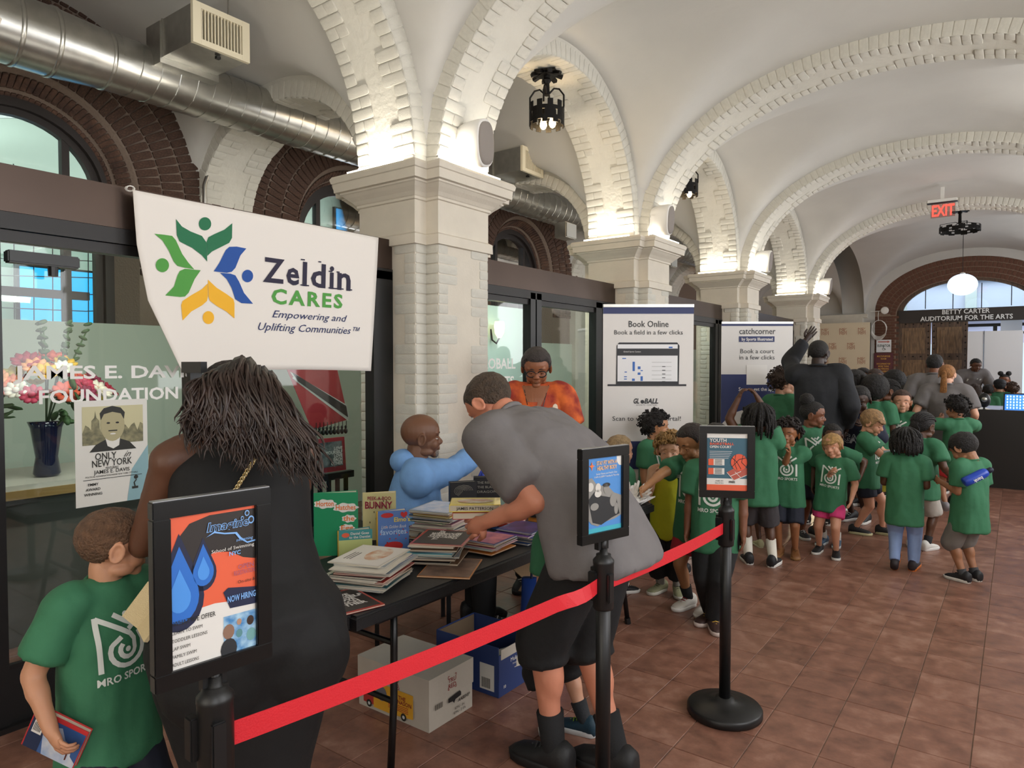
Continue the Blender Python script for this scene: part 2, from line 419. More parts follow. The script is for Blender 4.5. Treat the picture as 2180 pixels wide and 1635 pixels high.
# ------------------------------------------------------------------ piers
def plus(h, n):
    return [(h - n, -h), (h - n, -h + n), (h, -h + n), (h, h - n), (h - n, h - n), (h - n, h), (-h + n, h), (-h + n, h - n), (-h, h - n), (-h, -h + n), (-h + n, -h + n), (-h + n, -h)]
PROF = [(0, .0), (0.02, .03), (0.22, .03), (0.25, .0), (2.49, .0), (2.492, .03), (2.56, .028), (2.575, .004), (2.80, .004), (2.805, .018), (2.822, .018), (2.828, .026), (2.85, .045), (2.875, .075), (2.895, .095), (2.90, .105), (2.912, .105), (2.914, .135), (2.975, .14), (2.98, .15), (3.01, .158), (3.03, .145), (3.032, .0), (3.11, .0)]
pm = {}
def pier_mesh():
    bm = bmesh.new(); rs = []
    for z, e in PROF:
        h, n = PH + e, NT if z < 3.031 else NT
        rs.append([bm.verts.new((x, y, z)) for x, y in plus(h, n)])
    for a, b in zip(rs, rs[1:]):
        for i in range(12): bm.faces.new((a[i], a[(i + 1) % 12], b[(i + 1) % 12], b[i]))
    bm.faces.new(rs[-1])
    return bmesh_to('pier', bm)
PME = pier_mesh(); PME.materials.append(STONE)
def pier_bricks(o, lim):
    B = Bricks(o, BRW, lim); X, Y = o.location.x, o.location.y; h = PH; z = 0.30; c = 0
    while z < 2.44:
        g = (c // 3) % 2
        for axis, sg in (('y', -1), ('x', 1)):
            e = h - NT
            def put(u0, u1, dpt=0.012):
                u = (u0 + u1) / 2; ln = (u1 - u0) - 0.006
                if axis == 'y': B.add(bmtx((X + u, Y - h, z + 0.035), (1, 0, 0), (0, 1, 0), (0, 0, 1), (ln, dpt + JT(.004), 0.064 + JT(.003))), -z)
                else: B.add(bmtx((X + h, Y + u, z + 0.035), (0, 1, 0), (1, 0, 0), (0, 0, 1), (ln, dpt + JT(.004), 0.064 + JT(.003))), -z)
            if g: put(-e, -e + 0.2); put(e - 0.1, e)
            else: put(-e, -e + 0.1); put(e - 0.2, e)
        B.add(bmtx((X + h - NT, Y - h + NT / 2, z + 0.035), (1, 0, 0), (0, 1, 0), (0, 0, 1), (0.02, NT - 0.008, 0.064)), -z)
        B.add(bmtx((X + h - NT / 2, Y - h + NT, z + 0.035), (1, 0, 0), (0, 1, 0), (0, 0, 1), (NT - 0.008, 0.02, 0.064)), -z)
        z += 0.071; c += 1
    B.build()
for k, y in enumerate(PY):
    o = link('pillar_%d' % (k + 1), PME, None, loc=(PX, y, 0)); tag(o, kind='structure')
    if k >= 1: pier_bricks(o, [0, 220, 220, 0, 0][k])
for k, y in enumerate([-2.93] + PY):
    o = link('pillar_%d' % (k + 7), PME, None, loc=(2 * HC - PX, y, 0)); tag(o, kind='structure')
o = link('pillar_13', PME, None, loc=(PX, -2.93, 0)); tag(o, kind='structure')
# LED tubes lying along the cornice tops
LEDM = mat('lit_led_strip', 'fff4e0', 0.4, emit=6.0)
for k, y in enumerate(PY[1:]):
    t = empty('led_strip', (PX, y, ZS), label=['led strip light lying on the cornice of the near brick pier', 'led strip light on the cornice of the pier behind the tall booking banner', 'led strip light on the cornice of the third pier', 'led strip light on the cornice of the farthest pier'][k], cat='light', group='led strips on the pier cornices')
    box('tube', (PH + 0.115, 0, 0.012), (0.02, 0.56, 0.014), LEDM, t); box('tube', (0, -PH - 0.115, 0.012), (0.56, 0.02, 0.014), LEDM, t)
    box('lead', (PH + 0.09, -PH + 0.05, 0.012), (0.05, 0.1, 0.01), mat('white_plastic', 'e4e2dc', 0.4), t)
# ------------------------------------------------------------------ outer aisle wall with brick lunettes and arched windows
XW, XG = -6.4, -6.72
WINF = mat('dark_window_frame', '241d1a', 0.5)
REDH = mat('faded_red_valance', '8c2f26', 0.8)
def wall_panel():
    """long wall with arched window openings, its face at XW"""
    V, F_ = [], []
    n = 24; y_prev = -4.8
    for (yc, hw) in BAYS:
        y0, y1 = yc - hw - 0.29, yc + hw + 0.29
        ro = 0.86; sill = 2.0; zc = 3.12
        ang = [math.pi * i / n for i in range(n + 1)]
        inner = [(yc - ro, sill)] + [(yc - ro * math.cos(t), zc + ro * math.sin(t)) for t in ang] + [(yc + ro, sill)]
        outer = [(y0, sill)] + [(yc - (hw + 0.29) * math.cos(t) * (1.0), 3.12 + 1.9 * math.sin(t)) for t in ang] + [(y1, sill)]
        gl = [(yc - 0.66, sill)] + [(yc - 0.66 * math.cos(t), zc + 0.62 * math.sin(t)) for t in ang] + [(yc + 0.66, sill)]
        b = len(V); m = len(inner)
        V += [(XW, y, z) for y, z in outer] + [(XW, y, z) for y, z in inner] + [(XG, y, z) for y, z in gl]
        for i in range(m - 1):
            F_.append([b + i, b + i + 1, b + m + i + 1, b + m + i]); F_.append([b + m + i, b + m + i + 1, b + 2 * m + i + 1, b + 2 * m + i])
        b = len(V); V += [(XW, y0, 0), (XW, y1, 0), (XW, y1, sill), (XW, y0, sill)]; F_.append([b, b + 1, b + 2, b + 3])
    return meshof('wall_left', V, F_)
wl = link('wall_left', wall_panel(), MORTAR); tag(wl, kind='structure')
low = box('wall_left_lower', (XW + 0.02, 8.2, 1.0), (0.05, 26, 2.0), mat('pale_green_wall', 'b9c4b8', 0.8)); tag(low, kind='structure')
B = Bricks(wl, BRD, 300)
for bi, (yc, hw) in enumerate(BAYS[1:4]):
    zc = 3.12
    for ri, (r0, r1) in enumerate(((0.87, 1.07), (1.08, 1.28), (1.29, 1.49), (1.50, 1.66))):
        rm = (r0 + r1) / 2; n = int(math.pi * rm / 0.074)
        for i in range(n):
            t = math.pi * (i + 0.5) / n; y, z = yc - rm * math.cos(t), zc + rm * math.sin(t)
            if z > 4.75: continue
            d = Vector((0, -math.cos(t), math.sin(t))); tg = Vector((0, math.sin(t), math.cos(t)))
            vis = 0 if (bi == 0 and math.cos(t) < -0.1) or (bi == 1 and 0 < y - yc + 1.4 < 1.2) else 1
            B.add(bmtx((XW + 0.008, y, z), d, tg, (1, 0, 0), ((r1 - r0) * 0.95, 0.062, 0.03 + JT(.008))), vis + ri * 0.1 + bi * 0.05)
    for i in range(52):       # bricks lining the splayed reveal
        t = math.pi * (i + 0.5) / 52
        for q in (0, 1):
            rr = 0.86 - 0.10 - q * 0.1; y, z = yc - (rr + 0.03) * math.cos(t), zc + (rr + 0.02) * math.sin(t)
            d = Vector((0, -math.cos(t), math.sin(t))); tg = Vector((0, math.sin(t), math.cos(t)))
            dx = Vector((0.85, 0, 0)) + d * 0.5; dx.normalize()
            B.add(bmtx((XW - 0.09 - q * 0.15, y, z), dx, tg, dx.cross(tg), (0.14, 0.04, 0.02)), 3)
    for s in (-1, 1):
        for c in range(9):
            for q in range(4): B.add(bmtx((XW + 0.006, yc + s * (0.96 + q * 0.2), 2.48 + c * 0.071), (0, 1, 0), (0, 0, 1), (1, 0, 0), (0.19, 0.062, 0.028)), 2)
B.build()
for k, (yc, hw) in enumerate(BAYS[1:5]):
    t = empty('window_%d' % (k + 1), (XG, yc, 2.0), kind='structure')
    bm = bmesh.new(); n = 24
    for r0, r1, x0 in ((0.60, 0.70, 0.0), (0.66, 0.86, 0.05)):
        for x1 in (0.07,):
            rs = []
            for (yy, zz) in [(-1, -99)] + [(-math.cos(math.pi * i / n), math.sin(math.pi * i / n)) for i in range(n + 1)] + [(1, -99)]:
                pts = []
                for r_, xx in ((r0, x0), (r1, x0), (r1, x0 + x1), (r0, x0 + x1)):
                    z = 0.0 if zz == -99 else 1.12 + zz * r_ * 0.94
                    pts.append(bm.verts.new((xx, yy * r_, z)))
                rs.append(pts)
            bridge(bm, rs)
    link('window_frame', bmesh_to('window_frame', bm), WINF, t)
    for s in (-1, 1): box('mullion', (0.03, s * 0.375, 0.82), (0.07, 0.06, 1.64), WINF, t)
    box('transom', (0.03, 0, 0.25), (0.06, 1.1, 0.07), WINF, t)
    link('glass', meshof('glass', [(0.02, -0.6, 0)] + [(0.02, -0.64 * math.cos(math.pi * i / 20), 1.12 + 0.6 * math.sin(math.pi * i / 20)) for i in range(21)] + [(0.02, 0.64, 0)], [list(range(23))]), GLZ, t)
# wall piers between the lunettes
for k, y in enumerate(PY):
    bm = bmesh.new(); bx(bm, (0, 0, 1.55), (0.12, 0.62, 3.1)); bx(bm, (0.02, 0, 2.97), (0.2, 0.74, 0.1)); bx(bm, (0.01, 0, 2.9), (0.16, 0.7, 0.05))
    o = link('pilaster_%d' % (k + 1), bmesh_to('pilaster', bm), WHITE, loc=(XW + 0.06, y, 0)); tag(o, kind='structure')
    if k in (1, 2):
        B = Bricks(o, BRW, 120)
        for c in range(13):
            g = (c // 3) % 2
            for s in (-1, 1):
                wd_ = 0.2 if (g == (s > 0)) else 0.1
                B.add(bmtx((XW + 0.12, y + s * (0.31 - wd_ / 2), 2.05 + c * 0.071), (0, 1, 0), (0, 0, 1), (1, 0, 0), (wd_, 0.064, 0.02)))
        B.build()
# aisle lunette shoulders: white springing walls filling between arch and wall pier handled by the vault
# ------------------------------------------------------------------ yard seen through the windows: pale vaulted hall with netting and a blue screen
yard = box('wall_outside', (-9.6, 8, 3.0), (0.1, 26, 7), mat('pale_green_hall_wall', 'cfd6c6', 0.9)); tag(yard, kind='structure')
tag(box('ceiling_outside', (-8.15, 8, 5.2), (2.8, 26, 0.1), PLASTER), kind='structure')
tag(box('floor_outside', (-8.15, 8, -0.06), (2.8, 26, 0.1), mat('green_turf_floor', '3c5a3a', 0.9)), kind='structure')
for y in (2.3, 6.0, 10.0, 14.0): area('yard_fill_light', (-8.1, y, 4.9), (0, 0, 0), 1.6, 2.6, 95, (0.86, 0.95, 1.0))  # area lights added to brighten the space beyond the windows
for k, y in enumerate((2.6, 6.1, 9.6)):
    t = empty('beam', (-8.9, y, 4.3), label=['white steel beam outside the nearest arched window', 'white steel beam outside the second arched window', 'white steel beam outside the third arched window'][k], cat='beam', group='white beams beyond the windows')
    box('flange', (0, 0, 0.06), (0.12, 1.6, 0.02), PLASTER, t, rot=(R(16), 0, 0)); box('web', (0, 0, 0), (0.02, 1.6, 0.12), PLASTER, t, rot=(R(16), 0, 0))
SCR = mat('glowing_blue_screen', '2f9fe8', 0.3, emit=1.3)
SCT = mat('pale_screen_text', 'e8f6ff', 0.3, emit=1.6)
for k, (y, zz, wd_, hh_, lb) in enumerate(((4.16, 2.40, 2.0, 0.8, 'blue projection screen glowing behind the nearest arched window'), (8.9, 3.52, 2.1, 1.6, 'blue presentation screen seen through the window beside the near pier'))):
    t = empty('screen', (-9.49, y, zz), label=lb, cat='screen', group='blue screens in the yard')
    box('panel', (0, 0, 0), (0.05, wd_, hh_), SCR, t); box('bezel', (-0.03, 0, 0), (0.06, wd_ + 0.06, hh_ + 0.06), BLACK, t)
    if k: text('lettering', "Don't litter\nmy yard and\nmy park", 0.17, SCT, t, plane_mtx((0.03, -0.75, 0.1), (0, 1, 0), (0, 0, 1)), align='LEFT')
bm = bmesh.new()
for k in range(0, 62):
    y = 1.2 + k * 0.16; tube(bm, [(-7.6, y, 1.9), (-7.6, y + 0.02, 3.46 + 0.06 * math.sin(k))], 0.005, 4)
for k in range(0, 11):
    tube(bm, [(-7.6, 1.0 + q * 0.7, 1.9 + k * 0.155 + 0.05 * math.sin(q * 1.7 + k * .3)) for q in range(15)], 0.005, 4)
tag(link('sports_net', bmesh_to('sports_net', bm), BLACK), 'black sports netting strung outside the arched windows', 'net')
# ------------------------------------------------------------------ end wall with brick arch, wooden doors and fanlight
YE = YEND
BRM = mat('red_brown_brick', '7a5240', 0.9, bump=0.6, bscale=40, col2='5a3c2e', vscale=14)
BRE = brick_mesh('end_brick'); BRE.materials.append(BRM)
def opening_wall(name, x0, x1, z1, prof, Y, m, thick=0.4):
    """wall in the plane Y with an arched opening given by prof [(x,z)...] from left foot to right foot"""
    n = len(prof); V, F_ = [], []
    outer = []
    for i, (x, z) in enumerate(prof):
        if i == 0: outer.append((x0, 0))
        elif i == n - 1: outer.append((x1, 0))
        else: outer.append((max(x0, min(x1, HC + (x - HC) * 6)), z if abs(x - HC) > 1.9 else z1))
    outer = [(x0, 0), (x0, z1 * 0.6)] + [(x0 + (x1 - x0) * i / (n - 5), z1) for i in range(n - 4)] + [(x1, z1 * 0.6), (x1, 0)]
    outer = outer[:n] if len(outer) >= n else outer + [outer[-1]] * (n - len(outer))
    V = [(x, Y, z) for x, z in prof] + [(x, Y, z) for x, z in outer] + [(x, Y + thick, z) for x, z in prof]
    for i in range(n - 1):
        F_.append([i, i + 1, n + i + 1, n + i]); F_.append([i, 2 * n + i, 2 * n + i + 1, i + 1])
    return link(name, meshof(name, V, F_), m)
WX = -1.08
def arcprof(a, z0, rise, n=28, foot=0.0):
    p = [(WX - a, foot)] + [(WX - a * math.cos(math.pi * i / n), z0 + rise * math.sin(math.pi * i / n)) for i in range(n + 1)] + [(WX + a, foot)]
    return p
o = opening_wall('wall_back', -6.6, 3.2, 5.2, arcprof(2.1, 3.1, 1.31), YE, PLASTER); tag(o, kind='structure')
o = opening_wall('wall_back_brick', WX - 2.12, WX + 2.12, 4.45, arcprof(1.60, 2.95, 0.92), YE + 0.06, mat('brown_mortar', '8a7462', 0.95), 0.5)
# clip the mortar sheet to the arch outline
n = 30
bm = bmesh.new()
a_in = arcprof(1.60, 2.95, 0.92, n); a_out = arcprof(2.1, 3.1, 1.31, n)
bpy.data.objects.remove(o)
V = [(x, YE + 0.03, z) for x, z in a_in] + [(x, YE + 0.03, z) for x, z in a_out] + [(x, YE + 0.5, z) for x, z in a_in]
q = len(a_in); F_ = []
for i in range(q - 1): F_ += [[i, i + 1, q + i + 1, q + i], [i, 2 * q + i, 2 * q + i + 1, i + 1]]
bm.free()
wb_ = link('wall_back_brickwork', meshof('wall_back_brickwork', V, F_), mat('brown_mortar', '8a7462', 0.95)); tag(wb_, kind='structure')
B = Bricks(wb_, BRE, 240)
for ri in range(4):
    rr = (ri + 0.5) / 4
    a_, z0_, rs_ = 1.6 + 0.5 * rr, 2.95 + 0.15 * rr, 0.92 + 0.39 * rr
    pts, L = arc_pts(WX, a_, rs_, int(L_ := (3.6 + rr) / 0.082), 2.0, z0_)
    for p0, p1 in zip(pts, pts[1:]):
        t = Vector((p1[0] - p0[0], 0, p1[1] - p0[1])); ln = t.length; t.normalize(); nrm = t.cross(Vector((0, 1, 0)))
        B.add(bmtx(((p0[0] + p1[0]) / 2, YE + 0.025, (p0[1] + p1[1]) / 2), t, (0, 1, 0), nrm, (ln * 0.86, 0.02, 0.118)), 1 if p0[0] > -0.2 else 0)
z = 0.0; c = 0
while z < 2.95:
    for q in range(3):
        x = WX - 2.1 + 0.085 + q * 0.2 - (0.1 if c % 2 else 0)
        if x < WX - 2.1 + 0.03: x = WX - 2.1 + 0.05
        if z > 1.2: B.add(bmtx((x, YE + 0.025, z + 0.035), (1, 0, 0), (0, 1, 0), (0, 0, 1), (0.19 if x > WX - 2.02 else 0.09, 0.02, 0.062)), 2 - z * 0.1)
    z += 0.072; c += 1
B.build()
WOOD = mat('old_carved_dark_oak', '6b5441', 0.55, bump=0.4, bscale=18, col2='47372a', vscale=5, stretch=(6, 6, 1))
WOODL = mat('worn_oak_panel', '8a6c4c', 0.5, bump=0.4, bscale=18, col2='614b35', vscale=5, stretch=(6, 6, 1))
t = empty('door_1', (WX, YE + 0.16, 0), kind='structure')
bm = bmesh.new(); rs = []
for (x, zz) in arcprof(1.0, 0, 1.0, 28):
    sx_ = x - WX; pts = []
    for (a_, z0_, r_, yy) in ((1.62, 2.95, 0.95, 0), (1.46, 2.98, 0.83, 0), (1.46, 2.98, 0.83, 0.12), (1.62, 2.95, 0.95, 0.12)):
        pts.append(bm.verts.new((sx_ * a_, yy, (z0_ + zz * r_) if zz > 0 or abs(abs(sx_) - 1) > 1e-6 else z0_)))
    rs.append(pts)
for p, zz in ((rs[0], 0), (rs[-1], 0)):
    for v in p: v.co.z = 0
bridge(bm, rs); link('door_frame', bmesh_to('door_frame', bm), WOOD, t)
box('sign_board', (0, 0.02, 2.92), (3.1, 0.1, 0.34), mat('dark_sign_board', '2e2723', 0.5), t)
LET = mat('white_raised_letters', 'e9e9e6', 0.4)
text('lettering', 'BETTY CARTER', 0.165, LET, t, plane_mtx((-0.03, -0.04, 2.955), (1, 0, 0), (0, 0, 1)), depth=0.02, bold=0.02, fit=1.03)
text('lettering', 'AUDITORIUM FOR THE ARTS', 0.165, LET, t, plane_mtx((-0.03, -0.04, 2.79), (1, 0, 0), (0, 0, 1)), depth=0.02, bold=0.02, fit=2.0)
for x in (-0.93, -0.31, 0.31, 0.93): box('fan_bar', (x, 0.05, 3.38), (0.02, 0.02, 0.7 if abs(x) < 0.5 else 0.52), BLACK, t)
link('fan_glass', meshof('fan_glass', [(-1.46 * math.cos(math.pi * i / 24), 0.06, 3.06 + 0.75 * math.sin(math.pi * i / 24)) for i in range(25)], [list(range(25))]), GLZ, t)
def leaf(x0, name='door_leaf', lab=None):
    d = empty(name, (x0 + 0.405, 0.05, 0)); d.parent = t
    bm = bmesh.new(); bx(bm, (0, 0, 1.4), (0.80, 0.05, 2.8)); link('slab', bmesh_to('slab', bm), WOOD, d)
    for z0, z1 in ((1.93, 2.62), (1.02, 1.76), (0.2, 0.85)):
        bm = bmesh.new(); bx(bm, (0, -0.03, (z0 + z1) / 2), (0.56, 0.03, z1 - z0)); bx(bm, (0, -0.045, (z0 + z1) / 2), (0.40, 0.03, z1 - z0 - 0.16)); link('panel', bmesh_to('panel', bm), WOODL, d)
    bm = bmesh.new()
    for x in (-0.35, 0.35):
        for q in range(17): ell(bm, (x, -0.03, 0.15 + q * 0.158), (0.018, 0.015, 0.018), u=6, v=4)
    for zz in (2.72, 1.85, 0.94):
        for q in range(3): ell(bm, (-0.18 + q * 0.18, -0.03, zz), (0.018, 0.015, 0.018), u=6, v=4)
    link('studs', bmesh_to('studs', bm), BLACK, d, kind='stuff')
leaf(-1.6); leaf(-0.775)
# beyond the open half: white partition boards, window light and beams
t2 = empty('partition_board', (-0.75, YE - 0.35, 0), label='tall white partition boards standing before the open auditorium doorway', cat='board')
WB = mat('white_board', 'dfe1e4', 0.35)
box('panel', (-0.11, 0, 1.26), (0.33, 0.03, 2.42), WB, t2); box('panel', (0.46, 0.03, 1.26), (0.78, 0.03, 2.42), WB, t2); box('edge', (0.065, -0.01, 1.26), (0.012, 0.04, 2.44), BLACK, t2)
t3 = empty('window_9', (0.0, YE + 1.3, 0), kind='structure')
box('window_frame', (0, 0.1, 2.7), (3.0, 0.06, 0.08), DKFRAME, t3); box('window_frame', (0, 0.1, 2.48), (3.0, 0.06, 0.06), DKFRAME, t3)
box('partition', (-0.15, 0, 1.6), (0.46, 0.05, 2.5), WB, t3)
for x in (-0.5, 0.24, 0.62): box('mullion', (x, 0.05, 1.35), (0.09, 0.1, 2.7), DKFRAME, t3)
tag(box('wall_beyond', (-1, YE + 5.0, 3.3), (9, 0.1, 2.0), mat('pale_lilac_wall', 'c7c2cf', 0.9)), kind='structure')
for x, z, s in ((-1.5, 3.5, (0.35, 0.1, 1.6)), (-0.6, 3.75, (2.6, 0.1, 0.16)), (0.3, 3.3, (0.3, 0.1, 1.6))):
    pass
t4 = empty('facade', (-1, YE + 4.7, 0), label='pale building front seen through the fanlight above the doors', cat='building')
box('wall', (0, 0, 4.2), (7, 0.1, 2.2), mat('pale_lilac_wall', 'c7c2cf', 0.9), t4)
for x in (-2.1, -0.2, 1.9): box('pilaster', (x, -0.1, 4.2), (0.3, 0.2, 2.2), PLASTER, t4)
box('cornice', (0, -0.12, 4.62), (7, 0.22, 0.12), mat('slate_blue_trim', '6f86b5', 0.6), t4); box('cornice', (0, -0.12, 4.3), (7, 0.22, 0.07), mat('slate_blue_trim', '6f86b5', 0.6), t4)
area('courtyard_daylight', (-1, YE + 2.8, 5.2), (R(-10), 0, 0), 5, 3.0, 240, (0.75, 0.86, 1.0))
# signs on the end wall's left brick pier
t = empty('elevator_sign', (-2.95, YE - 0.02, 2.14), label='white elevator sign with a pink arrow on the brick pier', cat='sign')
box('plate', (0, 0, 0), (0.36, 0.012, 0.34), mat('sign_white', 'e6e9ec', 0.4), t)
text('lettering', 'ELEVATOR', 0.09, mat('sign_ink', '2c4a44', 0.5), t, plane_mtx((0, -0.008, -0.02), (1, 0, 0), (0, 0, 1)), bold=0.02, fit=0.31)
PNK = mat('pink_arrow', 'c4756a', 0.5)
poly('arrow', [(-0.14, 0.10), (0.09, 0.10), (0.09, 0.08), (0.15, 0.115), (0.09, 0.15), (0.09, 0.13), (-0.14, 0.13)], PNK, t, plane_mtx((0, -0.008, 0), (1, 0, 0), (0, 0, 1)))
bm = bmesh.new(); tube(bm, [(0.03 * math.cos(a), 0, 0.03 * math.sin(a)) for a in [R(20 - 36 * i) for i in range(8)]], 0.004, 5); tube(bm, [(-0.005, 0, 0.06), (-0.005, 0, 0.02), (0.03, 0, 0.02), (0.045, 0, -0.02)], 0.005, 5); ell(bm, (-0.005, 0, 0.07), (0.01, 0.004, 0.01))
link('wheelchair_symbol', bmesh_to('wheelchair_symbol', bm), mat('sign_ink', '2c4a44', 0.5), t, loc=(0, -0.01, -0.085))
t = empty('occupancy_sign', (-2.95, YE - 0.02, 1.62), label='maroon occupancy notice with gold lettering below the elevator sign', cat='sign')
box('plate', (0, 0, 0), (0.46, 0.012, 0.66), mat('maroon_plate', '5d2a33', 0.45), t)
GOLD = mat('gold_lettering', 'd8a648', 0.4)
text('lettering', 'MULTI-PURPOSE\nROOM\n\nOCCUPANCY BY\nMORE THAN\n366 PERSONS\nIS DANGEROUS\nAND UNLAWFUL', 0.062, GOLD, t, plane_mtx((0, -0.008, 0.22), (1, 0, 0), (0, 0, 1)), bold=0.02, line=1.1, fit=0.35)
t = empty('cable_coil', (-3.06, YE - 0.08, 2.62), label='coiled white cable hanging on the brick pier by the doors', cat='cable')
WPL = mat('white_plastic', 'e4e2dc', 0.4)
bm = bmesh.new()
for q in range(6): tube(bm, [((0.2 + 0.012 * JT(1)) * math.cos(a) * 0.9 + JT(.005), -0.012 * q, (0.22 + 0.01 * q) * math.sin(a) - 0.01 * q) for a in [2 * math.pi * i / 26 for i in range(27)]], 0.007, 5)
link('loops', bmesh_to('loops', bm), WPL, t)
bm = bmesh.new(); tube(bm, [(-0.02, 0, 0.2), (-0.03, 0, 0.35), (-0.02, 0, 0.47)], 0.008, 5); tube(bm, [(-0.22, 0.02, 0.47), (0.08, 0.02, 0.47)], 0.012, 6); link('lead', bmesh_to('lead', bm), WPL, t)
bm = bmesh.new(); lathe(bm, [(0.03, 0), (0.09, 0.0), (0.1, 0.02), (0.085, 0.04), (0.03, 0.045)], 18, Matrix.Translation((0.13, 0.0, 0.48)) @ Matrix.Rotation(R(90), 4, 'X')); link('reel', bmesh_to('reel', bm), WPL, t)
# left part of the end wall: white capital and shallow arch
o = box('trim_1', (-4.3, YE - 0.08, 2.97), (1.9, 0.2, 0.1), STONE); tag(o, kind='structure')
o = box('trim_2', (-4.2, YE - 0.1, 2.84), (1.5, 0.22, 0.16), STONE); tag(o, kind='structure')
# step-and-repeat backdrop
t = empty('step_and_repeat_backdrop', (-3.95, YE - 0.6, 0), label='cream photo backdrop printed with repeated swirl emblems near the end wall', cat='backdrop')
box('fabric', (0, 0, 1.45), (1.5, 0.03, 2.64), mat('cream_fabric', 'dccfb4', 0.8), t)
for x in (-0.75, 0.75): box('pole', (x, 0.03, 1.38), (0.03, 0.03, 2.76), BLACK, t)
area('backdrop_spot', (-3.7, YE - 1.9, 3.3), (R(-48), 0, 0), 0.2, 0.2, 60, (1, 0.8, 0.5), 70)
def emblem_strokes():
    """the swirl emblem on shirts and backdrop as strokes in a unit square"""
    S = []
    S.append([(0.04, 0.0), (0.02, 0.98)]); 
    sp = [(0.02, 0.96), (0.2, 0.84), (0.4, 0.70), (0.56, 0.58), (0.63, 0.47)]
    S.append(sp + [(0.5 + 0.14 * math.cos(R(a)), 0.32 + 0.14 * math.sin(R(a))) for a in range(20, -260, -28)])
    S.append([(0.98, 0.96), (0.8, 0.84), (0.66, 0.74), (0.54, 0.66)])
    S.append([(0.3, 0.98), (0.5, 0.82), (0.72, 0.68)][::1]); S.append([(0.74, 1.02), (0.6, 0.88)])
    S.append([(0.40, 0.56), (0.26, 0.46)] + [(0.5 + 0.30 * math.cos(R(a)), 0.31 + 0.28 * math.sin(R(a))) for a in range(155, 372, 20)] + [(0.80, 0.42), (0.72, 0.6)])
    S.append([(0.98, 0.0), (0.97, 0.62)])
    return S
def strokes2d(S, wd=0.085, s=1.0, seg=0.07):
    V, F_ = [], []
    for st in S:
        pts = [Vector((p[0], p[1])) for p in st]; dn = []
        for a, b in zip(pts, pts[1:]):
            m = max(1, int((b - a).length / seg))
            for q in range(m): dn.append(a + (b - a) * q / m)
        dn.append(pts[-1]); base = len(V)
        for i, p in enumerate(dn):
            d = (dn[min(i + 1, len(dn) - 1)] - dn[max(i - 1, 0)]).normalized(); nn = Vector((-d.y, d.x)) * wd / 2
            V += [tuple((p + nn) * s), tuple(p * s), tuple((p - nn) * s)]
        for i in range(len(dn) - 1):
            b = base + 3 * i; F_ += [[b, b + 1, b + 4, b + 3], [b + 1, b + 2, b + 5, b + 4]]
    dots = [(0.52, 0.94, 0.05), (0.5, 0.32, 0.05)]
    for (x, y, r) in dots:
        b = len(V); V += [(x * s + r * s * math.cos(2 * math.pi * i / 10), y * s + r * s * math.sin(2 * math.pi * i / 10)) for i in range(10)] + [(x * s, y * s)]
        F_ += [[b + i, b + (i + 1) % 10, b + 10] for i in range(10)]
    return V, F_
EV, EF = strokes2d(emblem_strokes())
EV2, EF2 = strokes2d(emblem_strokes(), 0.055)
eme = meshof('emblem', [(x, y, 0) for x, y in EV2], EF2); eme.materials.append(mat('rust_print', 'a0583f', 0.7))
for r_ in range(6):
    for c_ in range(4):
        x = -0.72 + c_ * 0.46 + (0.0 if r_ % 2 else -0.2)
        if -0.7 < x < 0.5: link('emblem', eme, None, t, mtx=plane_mtx((x, -0.018, 2.45 - r_ * 0.4), (1, 0, 0), (0, 0, 1)) @ Matrix.Scale(0.18, 4))
# ------------------------------------------------------------------ ductwork in the aisle
DX, DZ, DR = -5.4, 3.86, 0.205
t = empty('air_duct', (DX, 0, DZ), label='round galvanised spiral air duct running along the aisle under the vault', cat='duct')
bm = bmesh.new(); bmy = Matrix.Rotation(R(-90), 4, 'X')
lathe(bm, [(DR * 1.12, -1.5), (DR * 1.12, 2.0), (DR, 2.35), (DR, 17)], 36, bmy); link('pipe', bmesh_to('pipe', bm, True), GALV, t)
bm = bmesh.new(); pts = []
for i in range(0, 1750): a = i * 2 * math.pi / 16; pts.append(((DR + 0.002) * math.cos(a), 2.4 + i / 16 * 0.14, (DR + 0.002) * math.sin(a)))
tube(bm, pts, 0.004, 4); link('spiral_seam', bmesh_to('spiral_seam', bm), GALV, t)
for y in (0.9, 1.15, 1.45, 1.78, 2.0, 2.35):
    bm = bmesh.new(); r_ = DR * (1.12 if y < 2.1 else 1.0); lathe(bm, [(r_, -0.015), (r_ + 0.008, -0.012), (r_ + 0.008, 0.012), (r_, 0.015)], 36, Matrix.Translation((0, y, 0)) @ bmy, cap=False); link('joint_band', bmesh_to('joint_band', bm, True), GALV, t)
for k, y in enumerate((4.15, 7.5, 11.2)):
    box('hanger_rod', (0.0, y, 0.42), (0.008, 0.008, 0.5), GALV, t); box('bracket', (0, y, DR + 0.01), (0.08, 0.05, 0.02), GALV, t)
